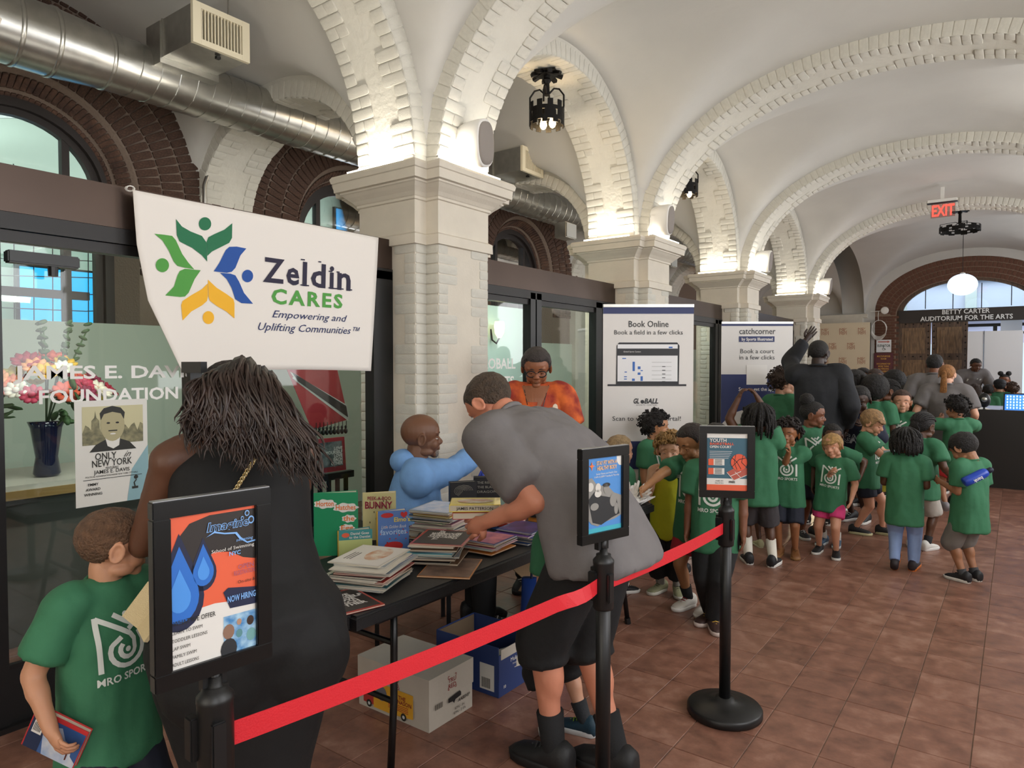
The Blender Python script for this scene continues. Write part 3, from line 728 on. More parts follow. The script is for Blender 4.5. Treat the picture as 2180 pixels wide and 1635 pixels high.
for k, (y, lb) in enumerate(((2.84, 'galvanised register box beside the front brick arches'), (6.8, 'galvanised register box seen behind the near pier'))):
    g = empty('register', (-4.68 - DX, y, 4.04 - DZ)); g.parent = t; g['label'] = lb
    box('plenum', (-0.30, 0, 0.0), (0.56, 0.42, 0.27), GALV, g); box('collar', (-0.52, 0, -0.03), (0.2, 0.46, 0.30), GALV, g); box('seam', (-0.42, 0, 0), (0.015, 0.43, 0.28), GALV, g)
    IV = mat('ivory_grille', 'e2d9bf', 0.5)
    bm = bmesh.new()
    for (yy, zz, sy, sz) in ((-0.19, 0, 0.06, 0.29), (0.19, 0, 0.06, 0.29), (0, 0.125, 0.319, 0.04), (0, -0.125, 0.319, 0.04)): bx(bm, (0, yy, zz), (0.03, sy, sz))
    link('grille_frame', bmesh_to('grille_frame', bm), IV, g); box('shadow_gap', (-0.025, 0, 0), (0.01, 0.36, 0.22), BLACK, g)
    for q in range(13): box('slat', (-0.002, -0.15 + q * 0.025, 0), (0.022, 0.008, 0.21), IV, g)
    box('latch', (-0.08, 0.02, -0.15), (0.03, 0.03, 0.02), BLACK, g); box('hanger_rod', (-0.1, 0.12, 0.36), (0.008, 0.008, 0.46), GALV, g)
for k, (p, lb) in enumerate((((-4.9, 7.9, 3.42), 'grey metal junction box on the duct, seen left of the second pier'), ((-4.9, 11.3, 3.42), 'grey metal junction box on the duct, seen right of the second pier'))):
    g = empty('junction_box', p, label=lb, cat='box', group='junction boxes under the duct')
    box('body', (0, 0, 0), (0.18, 0.26, 0.2), GALV, g, bev=0.008); box('cover', (0.095, 0, 0), (0.01, 0.24, 0.18), mat('grey_cover', 'a8aaa8', 0.4), g)
# conduit on the brickwork, cables
bm = bmesh.new(); tube(bm, [(XW + 0.12, 3.62, 2.0), (XW + 0.12, 3.62, 3.35), (XW + 0.12, 3.66, 3.48), (XW + 0.12, 3.78, 3.56), (XW + 0.12, 3.95, 3.58)], 0.02, 10)
tag(link('conduit', bmesh_to('conduit', bm, True), GALV), 'grey steel conduit bending beside the front brick arch', 'pipe')
# ------------------------------------------------------------------ crown shaped iron lamps
IRON = mat('wrought_iron', '141211', 0.5, metal=0.6, bump=0.2)
BULB = mat('glowing_filament_bulb', 'ffdf9e', 0.2, emit=14.0)
def crown_lamp(loc, s, lab, bulbs=2, drop=0.36, cat='lamp', r=0.165):
    g = empty('crown_lamp', loc, label=lab, cat=cat, group='wrought iron crown lamps'); g.scale = (s, s, s)
    bm = bmesh.new(); bx(bm, (0, 0, -0.01), (0.2, 0.2, 0.015), (0, 0, R(20))); bx(bm, (0, 0, -0.03), (0.16, 0.16, 0.02), (0, 0, R(65)))
    for q in range(8):
        a = q * math.pi / 4; bx(bm, (0.12 * math.cos(a), 0.12 * math.sin(a), -0.03), (0.07, 0.04, 0.03), (0, 0.3, a))
    link('ceiling_plate', bmesh_to('ceiling_plate', bm), IRON, g)
    bm = bmesh.new(); lathe(bm, [(0.035, 0), (0.03, -0.06), (0.045, -0.08), (0.025, -0.11), (0.03, -drop + 0.14)][::-1], 12); link('stem', bmesh_to('stem', bm), IRON, g)
    for q in range(4):
        a = q * math.pi / 2 + 0.4; ca, sa = math.cos(a), math.sin(a); bm = bmesh.new()
        tube(bm, [(ca * x, sa * x, z) for x, z in ((0.02, -drop + 0.15), (0.07, -drop + 0.20), (0.12, -drop + 0.19), (r, -drop + 0.13), (r, -drop + 0.02))], 0.009, 6); link('arm', bmesh_to('arm', bm), IRON, g)
    bm = bmesh.new(); n = 40
    for i in range(n):
        a0, a1 = 2 * math.pi * i / n, 2 * math.pi * (i + 1) / n; top = 0.055 if (i // 2) % 2 else 0.0; bot = -0.13 - (0.03 if (i // 2) % 2 == 0 else 0)
        if (i % 5) == 2: segs = ((bot, -0.09), (-0.04, top))
        else: segs = ((bot, top),)
        for z0, z1 in segs:
            am = (a0 + a1) / 2; bx(bm, (r * math.cos(am), r * math.sin(am), -drop + (z0 + z1) / 2), (0.008, 2 * r * math.sin((a1 - a0) / 2) * 1.05, z1 - z0), (0, 0, am))
    link('crown_ring', bmesh_to('crown_ring', bm), IRON, g)
    for q in range(bulbs):
        a = q * 2.2 + 0.6; b = empty('bulb', (0.055 * math.cos(a), 0.055 * math.sin(a), -drop)); b.parent = g
        bm = bmesh.new(); lathe(bm, [(0.02, -0.05), (0.022, 0.02), (0.02, 0.05)], 12); link('socket', bmesh_to('socket', bm), IRON, b)
        bm = bmesh.new(); lathe(bm, [(0.012, -0.05), (0.02, -0.07), (0.032, -0.11), (0.034, -0.135), (0.022, -0.16), (0.006, -0.17)][::-1], 14); link('glass', bmesh_to('glass', bm, True), BULB, b)
        l = bpy.data.lights.new('bulb_light', 'POINT'); l.energy = 5.0; l.color = (1, 0.72, 0.42); l.shadow_soft_size = 0.05
        lo = bpy.data.objects.new('bulb_light', l); COL.objects.link(lo); lo.parent = b; lo.location = (0, 0, -0.2)
    return g
crown_lamp((PX, 5.615, 4.45), 1.0, 'black wrought iron crown lamp with two glowing bulbs under the second arcade arch')
crown_lamp((PX, 9.05, 4.45), 1.0, 'crown lamp mostly hidden behind the third arch, one bulb showing', 1)
g = crown_lamp((-0.95, 16.0, 4.62), 1.0, 'unlit black iron crown chandelier hanging low in the far bay', 0, drop=0.6, r=0.34); g.scale = (1, 1, 0.55)
g = empty('globe_pendant', (-1.0, 18.0, 3.38), label='large glowing white globe pendant in front of the fanlight', cat='lamp')
bm = bmesh.new(); ell(bm, (0, 0, 0), (0.285, 0.285, 0.235), u=28, v=18); link('globe', bmesh_to('globe', bm, True), mat('glowing_opal_globe', 'cfe6ff', 0.3, emit=1.1), g)
bm = bmesh.new(); tube(bm, [(0, 0, 0.22), (0, 0, 1.25)], 0.006, 6); link('wire', bmesh_to('wire', bm), BLACK, g); bm = bmesh.new(); lathe(bm, [(0.06, 0), (0.05, 0.03), (0.02, 0.05)], 12, Matrix.Translation((0, 0, 0.22))); link('cap', bmesh_to('cap', bm), WPL, g)
# exit sign
g = empty('exit_sign', (-1.07, 13.75, 4.4), label='red lit EXIT sign hanging from the vault', cat='sign')
box('housing', (0, 0, 0), (0.42, 0.09, 0.05), WPL, g); box('mount', (0.0, 0, 0.12), (0.05, 0.05, 0.22), WPL, g); box('trim', (0, 0, -0.03), (0.44, 0.1, 0.012), BLACK, g)
box('panel', (0.01, 0, -0.155), (0.35, 0.012, 0.24), glass('exit_acrylic', 'f2d8d4', 0.5, 0.2), g)
text('lettering', 'EXIT', 0.26, mat('lit_red_letters', 'ff3b30', 0.4, emit=2.2), g, plane_mtx((0.01, -0.02, -0.25), (1, 0, 0), (0, 0, 1)), depth=0.006, bold=0.015, fit=0.32)
# ------------------------------------------------------------------ white loudspeakers on the piers
WSP = mat('white_speaker_shell', 'e8e6e1', 0.4); GRL = mat('grey_speaker_grille', '8f8780', 0.7, bump=0.3, bscale=300)
for k, y in enumerate((3.87, 7.1, 10.85, 15.05)):
    g = empty('wall_speaker', (-3.12, y, 3.22), label=['white oval wall speaker above the near pier cornice', 'white oval wall speaker above the cornice of the pier behind the booking banner', 'white oval wall speaker above the third pier cornice', 'smallest white wall speaker above the farthest pier cornice'][k], cat='speaker', group='white loudspeakers on the piers')
    Mx = Matrix.Rotation(R(14), 4, 'X') @ Matrix.Rotation(R(98), 4, 'Y')
    def sup(bm, prof, p=2.6):
        rs = [[bm.verts.new(Mx @ Vector((v[0], v[1], z))) for v in [((abs(math.cos(t)) ** (2 / p)) * math.copysign(1, math.cos(t)) * 0.165 * s, (abs(math.sin(t)) ** (2 / p)) * math.copysign(1, math.sin(t)) * 0.098 * s) for t in [2 * math.pi * i / 28 for i in range(28)]]] for s, z in prof]
        bridge(bm, rs)
    bm = bmesh.new(); sup(bm, [(0.55, -0.17), (0.78, -0.15), (0.92, -0.08), (1.0, 0.02), (1.0, 0.05), (0.95, 0.06)]); link('shell', bmesh_to('shell', bm, True), WSP, g)
    bm = bmesh.new(); sup(bm, [(0.90, 0.055), (0.88, 0.066), (0.7, 0.072)]); link('grille', bmesh_to('grille', bm, True), GRL, g)
    bm = bmesh.new(); bx(bm, (-0.12, 0, 0.04), (0.12, 0.05, 0.03)); bx(bm, (-0.17, 0, 0.0), (0.03, 0.1, 0.2)); link('bracket', bmesh_to('bracket', bm), WSP, g)
    bm = bmesh.new(); tube(bm, [(-0.16, -0.06, 0.08), (-0.12, -0.12, 0.02), (-0.14, -0.12, -0.08), (-0.15, -0.06, -0.17)], 0.004, 5); link('cable', bmesh_to('cable', bm), WPL, g)
# ------------------------------------------------------------------ glazed shopfronts between the piers
XS = -3.68
def shopfront(idx, y0, y1, posts, rail):
    t = empty('window_%d' % idx, (XS, (y0 + y1) / 2, 0), kind='structure'); yc = (y0 + y1) / 2; L = y1 - y0
    box('header', (-0.02, 0, 2.435), (0.12, L, 0.21), BRONZE, t); box('head_rail', (0, 0, 2.29), (0.09, L, 0.075), DKFRAME, t); box('head_rail', (-0.01, 0, 2.225), (0.07, L, 0.05), DKFRAME, t)
    box('bottom_rail', (0, 0, rail / 2), (0.07, L, rail), BLACK, t); box('threshold', (0.0, 0, 0.012), (0.14, L, 0.024), DKFRAME, t)
    for a, b in posts: box('post', (0, (a + b) / 2 - yc, 1.16), (0.09, b - a, 2.3), BLACK, t)
    for (a, b), (c, d) in zip(posts, posts[1:]):
        link('pane', meshof('pane', [(0, b - yc, rail), (0, c - yc, rail), (0, c - yc, 2.2), (0, b - yc, 2.2)], [[0, 1, 2, 3]]), GLZ, t)
        box('glazing_bead', (0.02, (b + c) / 2 - yc, rail + 0.01), (0.03, c - b, 0.02), DKFRAME, t)
    return t
shopfront(5, 0.885, 3.515, [(0.885, 1.14), (2.0, 2.07), (3.33, 3.515)], 0.27)
t = shopfront(6, 4.305, 6.925, [(4.305, 4.42), (5.26, 5.34), (5.36, 5.44), (6.49, 6.62), (6.63, 6.925)], 0.25)
shopfront(7, 7.715, 10.385, [(7.715, 7.9), (8.8, 8.9), (10.1, 10.2), (10.23, 10.385)], 0.25)
shopfront(8, 11.175, 14.555, [(11.175, 11.3), (13.9, 14.0), (14.4, 14.555)], 0.25)
a, b = fx(12, 545, -3.6), fx(165, 552, -3.6)
g = empty('door_closer', (-3.60, (a.y + b.y) / 2, a.z), label='black door closer at the head of the left glass door', cat='door closer')
box('body', (0, 0, 0), (0.06, b.y - a.y, 0.055), BLACK, g, bev=0.006); bm = bmesh.new(); lathe(bm, [(0.02, -0.05), (0.022, 0)], 10); link('knob', bmesh_to('knob', bm), BLACK, g, loc=(0, 0.04, -0.02))
# lettering on the glass
WL = mat('white_vinyl_letters', 'e8e6e2', 0.5)
g = empty('window_lettering', (XS + 0.008, 1.6, 1.55), label='white JAMES E. DAVIS FOUNDATION lettering on the left glass door', cat='lettering')
text('lettering', 'JAMES E. DAVIS', 0.088, WL, g, plane_mtx((0, -0.40, 0.03), (0, 1, 0), (0, 0, 1)), bold=0.025, align='LEFT', fit=0.86)
text('lettering', 'FOUNDATION', 0.088, WL, g, plane_mtx((0, -0.315, -0.085), (0, 1, 0), (0, 0, 1)), bold=0.025, align='LEFT', fit=0.66)
a, b = fx(1002, 770, XS), fx(1095, 770, XS)
g = empty('window_lettering', (XS + 0.008, 4.96, 1.64), label='white GLOBALL SPORTS lettering on the glass door behind the woman in glasses', cat='lettering')
text('lettering', 'GLOBALL', 0.13, WL, g, plane_mtx((0, 0.11, -0.03), (0, 1, 0), (0, 0, 1)), bold=0.02, align='RIGHT', fit=0.56)
text('lettering', 'SPORTS', 0.13, WL, g, plane_mtx((0, 0.09, -0.19), (0, 1, 0), (0, 0, 1)), bold=0.02, align='RIGHT', fit=0.47)
# closing shell: roof slab added unseen to block sky light; the hall's right and rear walls
tag(box('roof', (HC - 0.9, 8.0, 5.3), (12.5, 27, 0.1), PLASTER), kind='structure')
tag(box('wall_right', (2.4, 8.2, 2.6), (0.1, 26.5, 5.4), PLASTER), kind='structure')
tag(box('wall_rear', (HC - 0.9, -5.2, 2.6), (11, 0.1, 5.4), PLASTER), kind='structure')
# ------------------------------------------------------------------ what stands behind the glass
ptw = mat('white_laminate', 'c9c4ba', 0.4)
g = empty('counter', (-5.0, 2.1, 0), label='long white counter behind the left glass door', cat='counter')
box('top', (0, 0, 0.93), (0.8, 2.4, 0.05), ptw, g); box('edge', (0.4, 0, 0.90), (0.02, 2.4, 0.05), mat('oak_edge', '9a7a48', 0.5), g); box('body', (-0.03, 0, 0.45), (0.7, 2.3, 0.9), mat('grey_panel', '55534e', 0.6), g)
g = empty('flower_bouquet', (-4.85, 1.74, 0.956), label='bouquet of orange, red, yellow and white flowers in a dark blue vase', cat='flowers')
bm = bmesh.new(); lathe(bm, [(0.06, 0), (0.075, 0.02), (0.06, 0.12), (0.085, 0.3), (0.1, 0.34)], 18, cap=True); link('vase', bmesh_to('vase', bm, True), mat('cobalt_glass', '141d3c', 0.12, coat=0.6), g)
FC = ['e8845a', 'd9583c', 'a3203a', 'e8b83c', 'f0e4d4', 'f0a06a', 'c23a5a', 'e8cf52', 'efeadf', '8a2848']
for q in range(34):
    a = q * 2.4; rr = 0.30 * math.sqrt((q + 0.5) / 34); x, y = rr * math.cos(a) * 0.8, rr * math.sin(a) * 1.25; z = 0.44 + 0.26 * (1 - (rr / 0.32) ** 2) + JT(0.05); s = 0.05 + 0.035 * random.random()
    bm = bmesh.new()
    for i in range(9):
        b = i * 2 * math.pi / 9; bmesh.ops.create_icosphere(bm, subdivisions=1, radius=1, matrix=Matrix.Translation((s * 0.55 * math.cos(b), s * 0.55 * math.sin(b), 0)) @ Euler((0, -0.5, b)).to_matrix().to_4x4() @ Matrix.Diagonal((s * 0.55, s * 0.35, s * 0.16, 1)))
    ell(bm, (0, 0, s * 0.12), (s * 0.28, s * 0.28, s * 0.25), u=8, v=5)
    link('bloom', bmesh_to('bloom', bm, True), mat('petal_' + FC[q % 10], FC[q % 10], 0.6), g, loc=(x, y, z), rot=(-y * 2.2 + 0.1, x * 2.2 + 0.5, 0))
bm = bmesh.new()
for q in range(46):
    a = q * 2.1; rr = 0.12 + 0.28 * random.random(); x, y = rr * math.cos(a) * .8, rr * math.sin(a) * 1.2; z = 0.34 + 0.25 * random.random()
    bmesh.ops.create_icosphere(bm, subdivisions=1, radius=1, matrix=Matrix.Translation((x, y, z)) @ Euler((JT(1), JT(1), a)).to_matrix().to_4x4() @ Matrix.Diagonal((0.06, 0.02, 0.006, 1)))
for q in range(5):
    a = q * 1.3; tube(bm, [(0, 0, 0.3), (0.05 * math.cos(a), 0.05 * math.sin(a) + .05, 0.6), (0.1 * math.cos(a), 0.14 * math.sin(a) + .1, 0.92)], 0.005, 5)
    for i in range(7): ell(bm, (0.1 * math.cos(a) * (0.6 + i * .07), 0.14 * math.sin(a) * (0.6 + i * .07) + .07 + i * .005, 0.68 + i * 0.045), (0.02, 0.03, 0.012), (JT(1), JT(1), 0), u=6, v=4)
link('foliage', bmesh_to('foliage', bm, True), mat('bouquet_green', '3e5a34', 0.7), g, kind='stuff')
g = empty('planter_chair', (-4.35, 0.98, 0), label='dark wooden chair beside the white counter behind the glass', cat='chair')
for x in (-0.2, 0.2):
    for y in (-0.2, 0.2): box('leg', (x, y, 0.225), (0.035, 0.035, 0.45), BLACK, g)
box('seat', (0, 0, 0.46), (0.44, 0.44, 0.04), BLACK, g); box('backrest', (-0.2, 0, 0.8), (0.03, 0.42, 0.16), BLACK, g)
for y in (-0.19, 0.19): box('post', (-0.2, y, 0.67), (0.03, 0.03, 0.42), BLACK, g)
# flag with tinsel trim, black shelf chair and red framed placard behind the second pane
g = empty('flag', (-4.15, 0, 0), label='red flag with a black and white diagonal band hanging behind the glass', cat='flag')
def onx(px, py, X): p = fx(px, py, X); return (p.y, p.z)
FR, FB, FWh = mat('flag_red', '9c2730', 0.8, bump=0.1), mat('flag_black', '1c1e22', 0.8), mat('flag_white', 'c9c9c6', 0.8)
def sheet(name, pts, X, m, parent, off=0.0, th=0.004, sub=True):
    bm = bmesh.new(); vs = [bm.verts.new((off + 0.0, y, z)) for y, z in pts]; f = bm.faces.new(vs); bm.normal_update()
    r_ = bmesh.ops.extrude_face_region(bm, geom=[f]); bmesh.ops.translate(bm, vec=(-th, 0, 0), verts=[e for e in r_['geom'] if isinstance(e, bmesh.types.BMVert)])
    bmesh.ops.recalc_face_normals(bm, faces=bm.faces[:]); return link(name, bmesh_to(name, bm), m, parent)
q_ = lambda L: [onx(x, y, -4.15) for x, y in L]
sheet('cloth', q_([(600, 760), (712, 760), (742, 893), (664, 915)]), 0, FR, g)
sheet('white_band', q_([(622, 805), (632, 798), (742, 877), (743, 894)]), 0, FWh, g, 0.003)
sheet('white_band', q_([(617, 791), (630, 812), (741, 896), (738, 862)]), 0, FWh, g, 0.002)
sheet('black_band', q_([(622, 793), (634, 812), (740, 888), (736, 864)]), 0, FB, g, 0.006)
bm = bmesh.new()
for q in range(9):
    y, z = onx(672 + q * 8, 922 - q * 0.6, -4.1)
    ell(bm, (0, y, z), (0.018, 0.014, 0.022), u=7, v=5); ell(bm, (0, y, z + 0.03), (0.011, 0.011, 0.013), u=6, v=4); bx(bm, (0, y + .006, z + 0.055), (0.004, 0.004, 0.04))
link('figurine_row', bmesh_to('figurine_row', bm), BLACK, g, loc=(0.05, 0, 0))
g = empty('placard', (-4.0, 0, 0), label='red framed black and white placard on a chair behind the glass', cat='placard')
q_ = lambda L: [onx(x, y, -4.0) for x, y in L]
sheet('frame', q_([(652, 938), (733, 930), (737, 1000), (656, 1012)]), 0, mat('red_frame', 'a5303a', 0.5), g, 0, 0.02)
sheet('photo', q_([(660, 946), (727, 938), (730, 990), (664, 1000)]), 0, mat('photo_grey', '3a3f42', 0.5, col2='8a8f90', vscale=18), g, 0.003)
text('lettering', 'LOVE\nYOURSELF\nLOVE\nEACH\nOTHER', 0.032, WL, g, plane_mtx((0.006, onx(729, 960, -4.0)[0] - 0.005, onx(729, 960, -4.0)[1] + 0.015), (0, 1, 0), (0, 0, 1)), align='RIGHT', bold=0.03, line=0.85)
y0 = onx(700, 1010, -4.05)[0]
g = empty('side_chair', (-4.1, y0, 0), label='black wooden chair behind the second glass pane holding the placard', cat='chair')
ztop = onx(700, 1012, -4.0)[1]
box('top_rail', (0, 0, ztop - 0.03), (0.05, 0.52, 0.05), BLACK, g); box('seat', (0.2, 0, 0.45), (0.45, 0.5, 0.04), BLACK, g)
for q in range(6): box('spindle', (0, -0.2 + q * 0.08, (ztop + 0.45) / 2), (0.025, 0.025, ztop - 0.5), BLACK, g)
for x in (0, 0.4):
    for y in (-0.23, 0.23): box('leg', (x, y, 0.22), (0.035, 0.035, 0.44), BLACK, g)
# poster taped to the left glass door
g = empty('taped_poster', (XS + 0.009, 1.44, 0.95), label='white film poster of a man in a suit taped to the left glass door', cat='poster')
PT = lambda u, v, o=0.0: plane_mtx((0.001 + o, u, v), (0, 1, 0), (0, 0, 1))
PAPER = mat('poster_paper', 'd8d6cf', 0.5); INK = mat('dark_print_ink', '24241f', 0.6); SEP = mat('sepia_print', '8f8a68', 0.6, col2='5c5a45', vscale=30); SEPL = mat('sepia_light_print', 'c2bc96', 0.6)
box('paper', (0, 0.17, 0.26), (0.002, 0.345, 0.52), PAPER, g)
poly('print', rect(0.03, 0.30, 0.32, 0.49), SEPL, g, PT(0, 0, 0.001))
poly('print', [(0.03, 0.30)] + [(0.03 + i * 0.0145, 0.36 + (0.03 if i % 3 else 0.0) + 0.01 * (i % 2)) for i in range(21)] + [(0.32, 0.30)], SEP, g, PT(0, 0, 0.0013))
poly('print', [(0.07, 0.36), (0.072, 0.42), (0.085, 0.435), (0.09, 0.47), (0.095, 0.435), (0.108, 0.42), (0.11, 0.36)], SEP, g, PT(0, 0, 0.0015))
poly('print', [(0.06, 0.265), (0.09, 0.30), (0.14, 0.325), (0.20, 0.325), (0.25, 0.305), (0.285, 0.265)], INK, g, PT(0, 0, 0.0017))
poly('print', [(0.145, 0.29), (0.135, 0.33), (0.175, 0.345), (0.205, 0.33), (0.2, 0.29), (0.172, 0.275)], PAPER, g, PT(0, 0, 0.0019))
poly('print', circ(0.17, 0.395, 0.058, 24, 0.082), mat('sepia_skin_print', 'a8a07c', 0.6), g, PT(0, 0, 0.0021))
poly('print', [(0.115, 0.42), (0.11, 0.455), (0.13, 0.48), (0.17, 0.49), (0.21, 0.48), (0.23, 0.455), (0.225, 0.42), (0.21, 0.45), (0.17, 0.46), (0.13, 0.45)], INK, g, PT(0, 0, 0.0023))
for u in (0.15, 0.193): poly('print', circ(u, 0.405, 0.009, 8, 0.005), INK, g, PT(0, 0, 0.0025))
poly('print', rect(0.15, 0.363, 0.192, 0.369), INK, g, PT(0, 0, 0.0025)); poly('print', circ(0.171, 0.35, 0.014, 10, 0.004), PAPER, g, PT(0, 0, 0.0026))
poly('print', [(0.235, 0.0), (0.344, 0.0), (0.344, 0.28), (0.26, 0.16)], mat('pale_blue_print', '86aab2', 0.6), g, PT(0, 0, 0.0012))
for s_, z_, h_, f_ in (('ONLY', 0.225, 0.036, 0.10), ('NEW YORK', 0.19, 0.036, 0.19), ('FEATURING', 0.175, 0.012, 0.06), ('JAMES E. DAVIS', 0.155, 0.02, 0.17), ('POLITICAL ASSASSINATION INSIDE NEW YORK CITY HALL', 0.14, 0.008, 0.25)):
    text('lettering', s_, h_ * 1.35, INK, g, PT(0.165 - (0.03 if s_ == 'ONLY' else 0), z_, 0.003), bold=0.01, fit=f_)
text('lettering', 'in', 0.045, INK, g, PT(0.235, 0.228, 0.003), shear=0.6)
poly('print', rect(0.03, 0.128, 0.31, 0.131), INK, g, PT(0, 0, 0.0025))
for i, s_ in enumerate(('EMMY', 'AWARD', 'WINNING')): text('lettering', s_, 0.018, INK, g, PT(0.075, 0.10 - i * 0.024, 0.003), bold=0.02)
bm = bmesh.new(); bx(bm, (0, 0.275, 0.065), (0.001, 0.03, 0.012)); tube(bm, [(0, 0.275, 0.07), (0, 0.27, 0.09), (0, 0.282, 0.105)], 0.003, 5); bmesh.ops.create_icosphere(bm, subdivisions=1, radius=0.012, matrix=Matrix.Translation((0, 0.28, 0.118)) @ Matrix.Diagonal((0.05, 1, 1, 1)))
link('statuette_print', bmesh_to('statuette_print', bm), INK, g, loc=(0.004, 0, 0))
# added fill lights, hidden behind the shopfront headers to brighten the aisle
for y in (2.2, 5.6, 9.0): area('aisle_fill_light', (-3.80, y, 2.42), (0, R(52), 0), 0.08, 2.2, 22, (1, 0.95, 0.86))
# wall sconce inside the second unit
sc = fx(1063, 700, -4.6)
g = empty('wall_sconce', (-4.6, sc.y, sc.z), label='small lit glass sconce inside the unit behind the glass door', cat='lamp')
bm = bmesh.new(); lathe(bm, [(0.02, -0.1), (0.05, -0.05), (0.06, 0.03), (0.05, 0.08)], 16); link('shade', bmesh_to('shade', bm, True), mat('lit_sconce_glass', 'ffd9a0', 0.4, emit=3.0), g)
bm = bmesh.new(); tube(bm, [(0, 0, -0.1), (-0.04, 0, -0.16), (-0.1, 0, -0.12), (-0.12, 0, 0)], 0.01, 6); link('arm', bmesh_to('arm', bm), IRON, g)
g2 = box('partition_wall', (-4.75, 5.6, 1.15), (0.06, 2.5, 2.3), mat('pale_teal_wall', 'a9bdb9', 0.8)); tag(g2, kind='structure')
g = box('window_poster', (XS - 0.05, 8.28, 1.45), (0.004, 0.26, 0.36), mat('poster_collage', 'c9714a', 0.5, col2='3f4a86', vscale=14)); tag(g, 'small orange and blue poster inside the glass beside the booking banner', 'poster')
# ------------------------------------------------------------------ big white hanging banner
BX = -3.56
g = empty('hanging_banner', (BX, 0, 0), label='large white cloth banner with green, blue and yellow figures hung on the shopfront header', cat='banner')
BT = lambda px, py: onx(px, py, BX)
cor = [BT(283, 404), BT(806, 506), BT(787, 790), BT(383, 791)]
lft = [BT(283, 404), BT(290, 520), BT(312, 640), BT(383, 791)]
def lerp(a, b, t): return (a[0] + (b[0] - a[0]) * t, a[1] + (b[1] - a[1]) * t)
bm = bmesh.new(); nu, nv = 48, 30; grid = []
def ledge(t):
    s_ = t * 3; i = min(2, int(s_)); return lerp(lft[i], lft[i + 1], s_ - i)
redge = lambda t: lerp(cor[1], cor[2], t)
for j in range(nv + 1):
    row = []; t_ = j / nv
    for i in range(nu + 1):
        p = lerp(ledge(t_), redge(t_), i / nu); u = i / nu
        row.append(bm.verts.new((0.006 * math.sin(u * 9 + t_ * 2) * t_ + 0.02 * t_ * (abs(u - 0.5) * 2) ** 3, p[0], p[1] + 0.01 * math.sin(u * 3.1) * t_)))
    grid.append(row)
for j in range(nv):
    for i in range(nu): bm.faces.new((grid[j][i], grid[j + 1][i], grid[j + 1][i + 1], grid[j][i + 1]))
bcloth = bmesh_to('cloth', bm, True); BVB = BVHTree.FromPolygons([v.co.copy() for v in bcloth.vertices], [list(p.vertices) for p in bcloth.polygons])
o = link('cloth', bcloth, mat('white_banner_cloth', 'e9e3dc', 0.75, bump=0.06, bscale=7), g); md = o.modifiers.new('t', 'SOLIDIFY'); md.thickness = 0.004; md.offset = -1
def on_banner(name, pts2, faces, m, off=0.003):
    V = []
    for (y, z) in pts2:
        h = BVB.ray_cast(Vector((1, y, z)), Vector((-1, 0, 0))); V.append(((h[0].x if h[0] else 0) + off, y, z))
    link(name, meshof(name, V, faces), m, g)
def bz(p0, p1, p2, p3, n=10): return [tuple((1 - t) ** 3 * a + 3 * (1 - t) ** 2 * t * b + 3 * (1 - t) * t * t * c + t ** 3 * d for a, b, c, d in zip(p0, p1, p2, p3)) for t in [i / n for i in range(n)]]
def leafshape(A, B_, C_, D_, bend=14):
    """figure arm: outer tip A, outer B, inner C (centre), D"""
    mx = lambda a, b, k=0.5: (a[0] + (b[0] - a[0]) * k, a[1] + (b[1] - a[1]) * k)
    return [A, B_, C_, D_]
LG, DG, BL, YL = mat('leaf_green_print', '4f9a42', 0.7), mat('deep_green_print', '20704a', 0.7), mat('royal_blue_print', '1d4f9f', 0.7), mat('golden_yellow_print', 'f0b428', 0.7)
# photo coordinates of the printed figures: crop scale 580/2180, origin (280, 400)
cs = 580 / 2180.0
def cp(L): return [BT(280 + x * cs, 400 + y * cs) for x, y in L]
shapes = [
 (DG, [(352, 250), (400, 310), (470, 350), (560, 385), (598, 440), (602, 590), (560, 540), (480, 480), (380, 430), (358, 380)]),
 (DG, [(804, 283), (802, 400), (780, 440), (700, 480), (640, 510), (603, 545), (598, 430), (612, 395), (660, 370), (740, 335)]),
 (LG, [(176, 368), (250, 375), (320, 385), (350, 420), (400, 530), (450, 600), (496, 652), (420, 640), (360, 625), (330, 590), (290, 500), (240, 420)]),
 (LG, [(258, 862), (330, 790), (360, 700), (380, 665), (420, 648), (549, 660), (500, 730), (450, 840), (420, 870), (380, 874)]),
 (BL, [(917, 485), (870, 540), (830, 640), (800, 672), (760, 680), (655, 668), (700, 600), (750, 500), (780, 472), (840, 470)]),
 (BL, [(973, 927), (880, 922), (830, 890), (800, 800), (760, 730), (706, 680), (790, 686), (830, 700), (860, 750), (900, 840)]),
 (YL, [(398, 1062), (388, 940), (400, 905), (470, 860), (560, 810), (606, 765), (608, 862), (600, 905), (560, 940), (470, 990)]),
 (YL, [(824, 1045), (760, 990), (680, 945), (625, 905), (612, 870), (608, 735), (680, 800), (760, 850), (815, 890), (824, 925)])]
for m_, L in shapes: on_banner('figure', cp(L), [list(range(len(L)))], m_)
for m_, cx, cy, rx, ry in ((DG, 585, 288, 50, 53), (LG, 238, 620, 54, 56), (BL, 928, 705, 45, 50), (YL, 611, 1038, 47, 52)): on_banner('figure_head', cp([(cx + rx * math.cos(2 * math.pi * i / 24), cy + ry * math.sin(2 * math.pi * i / 24)) for i in range(24)]), [list(range(24))], m_)
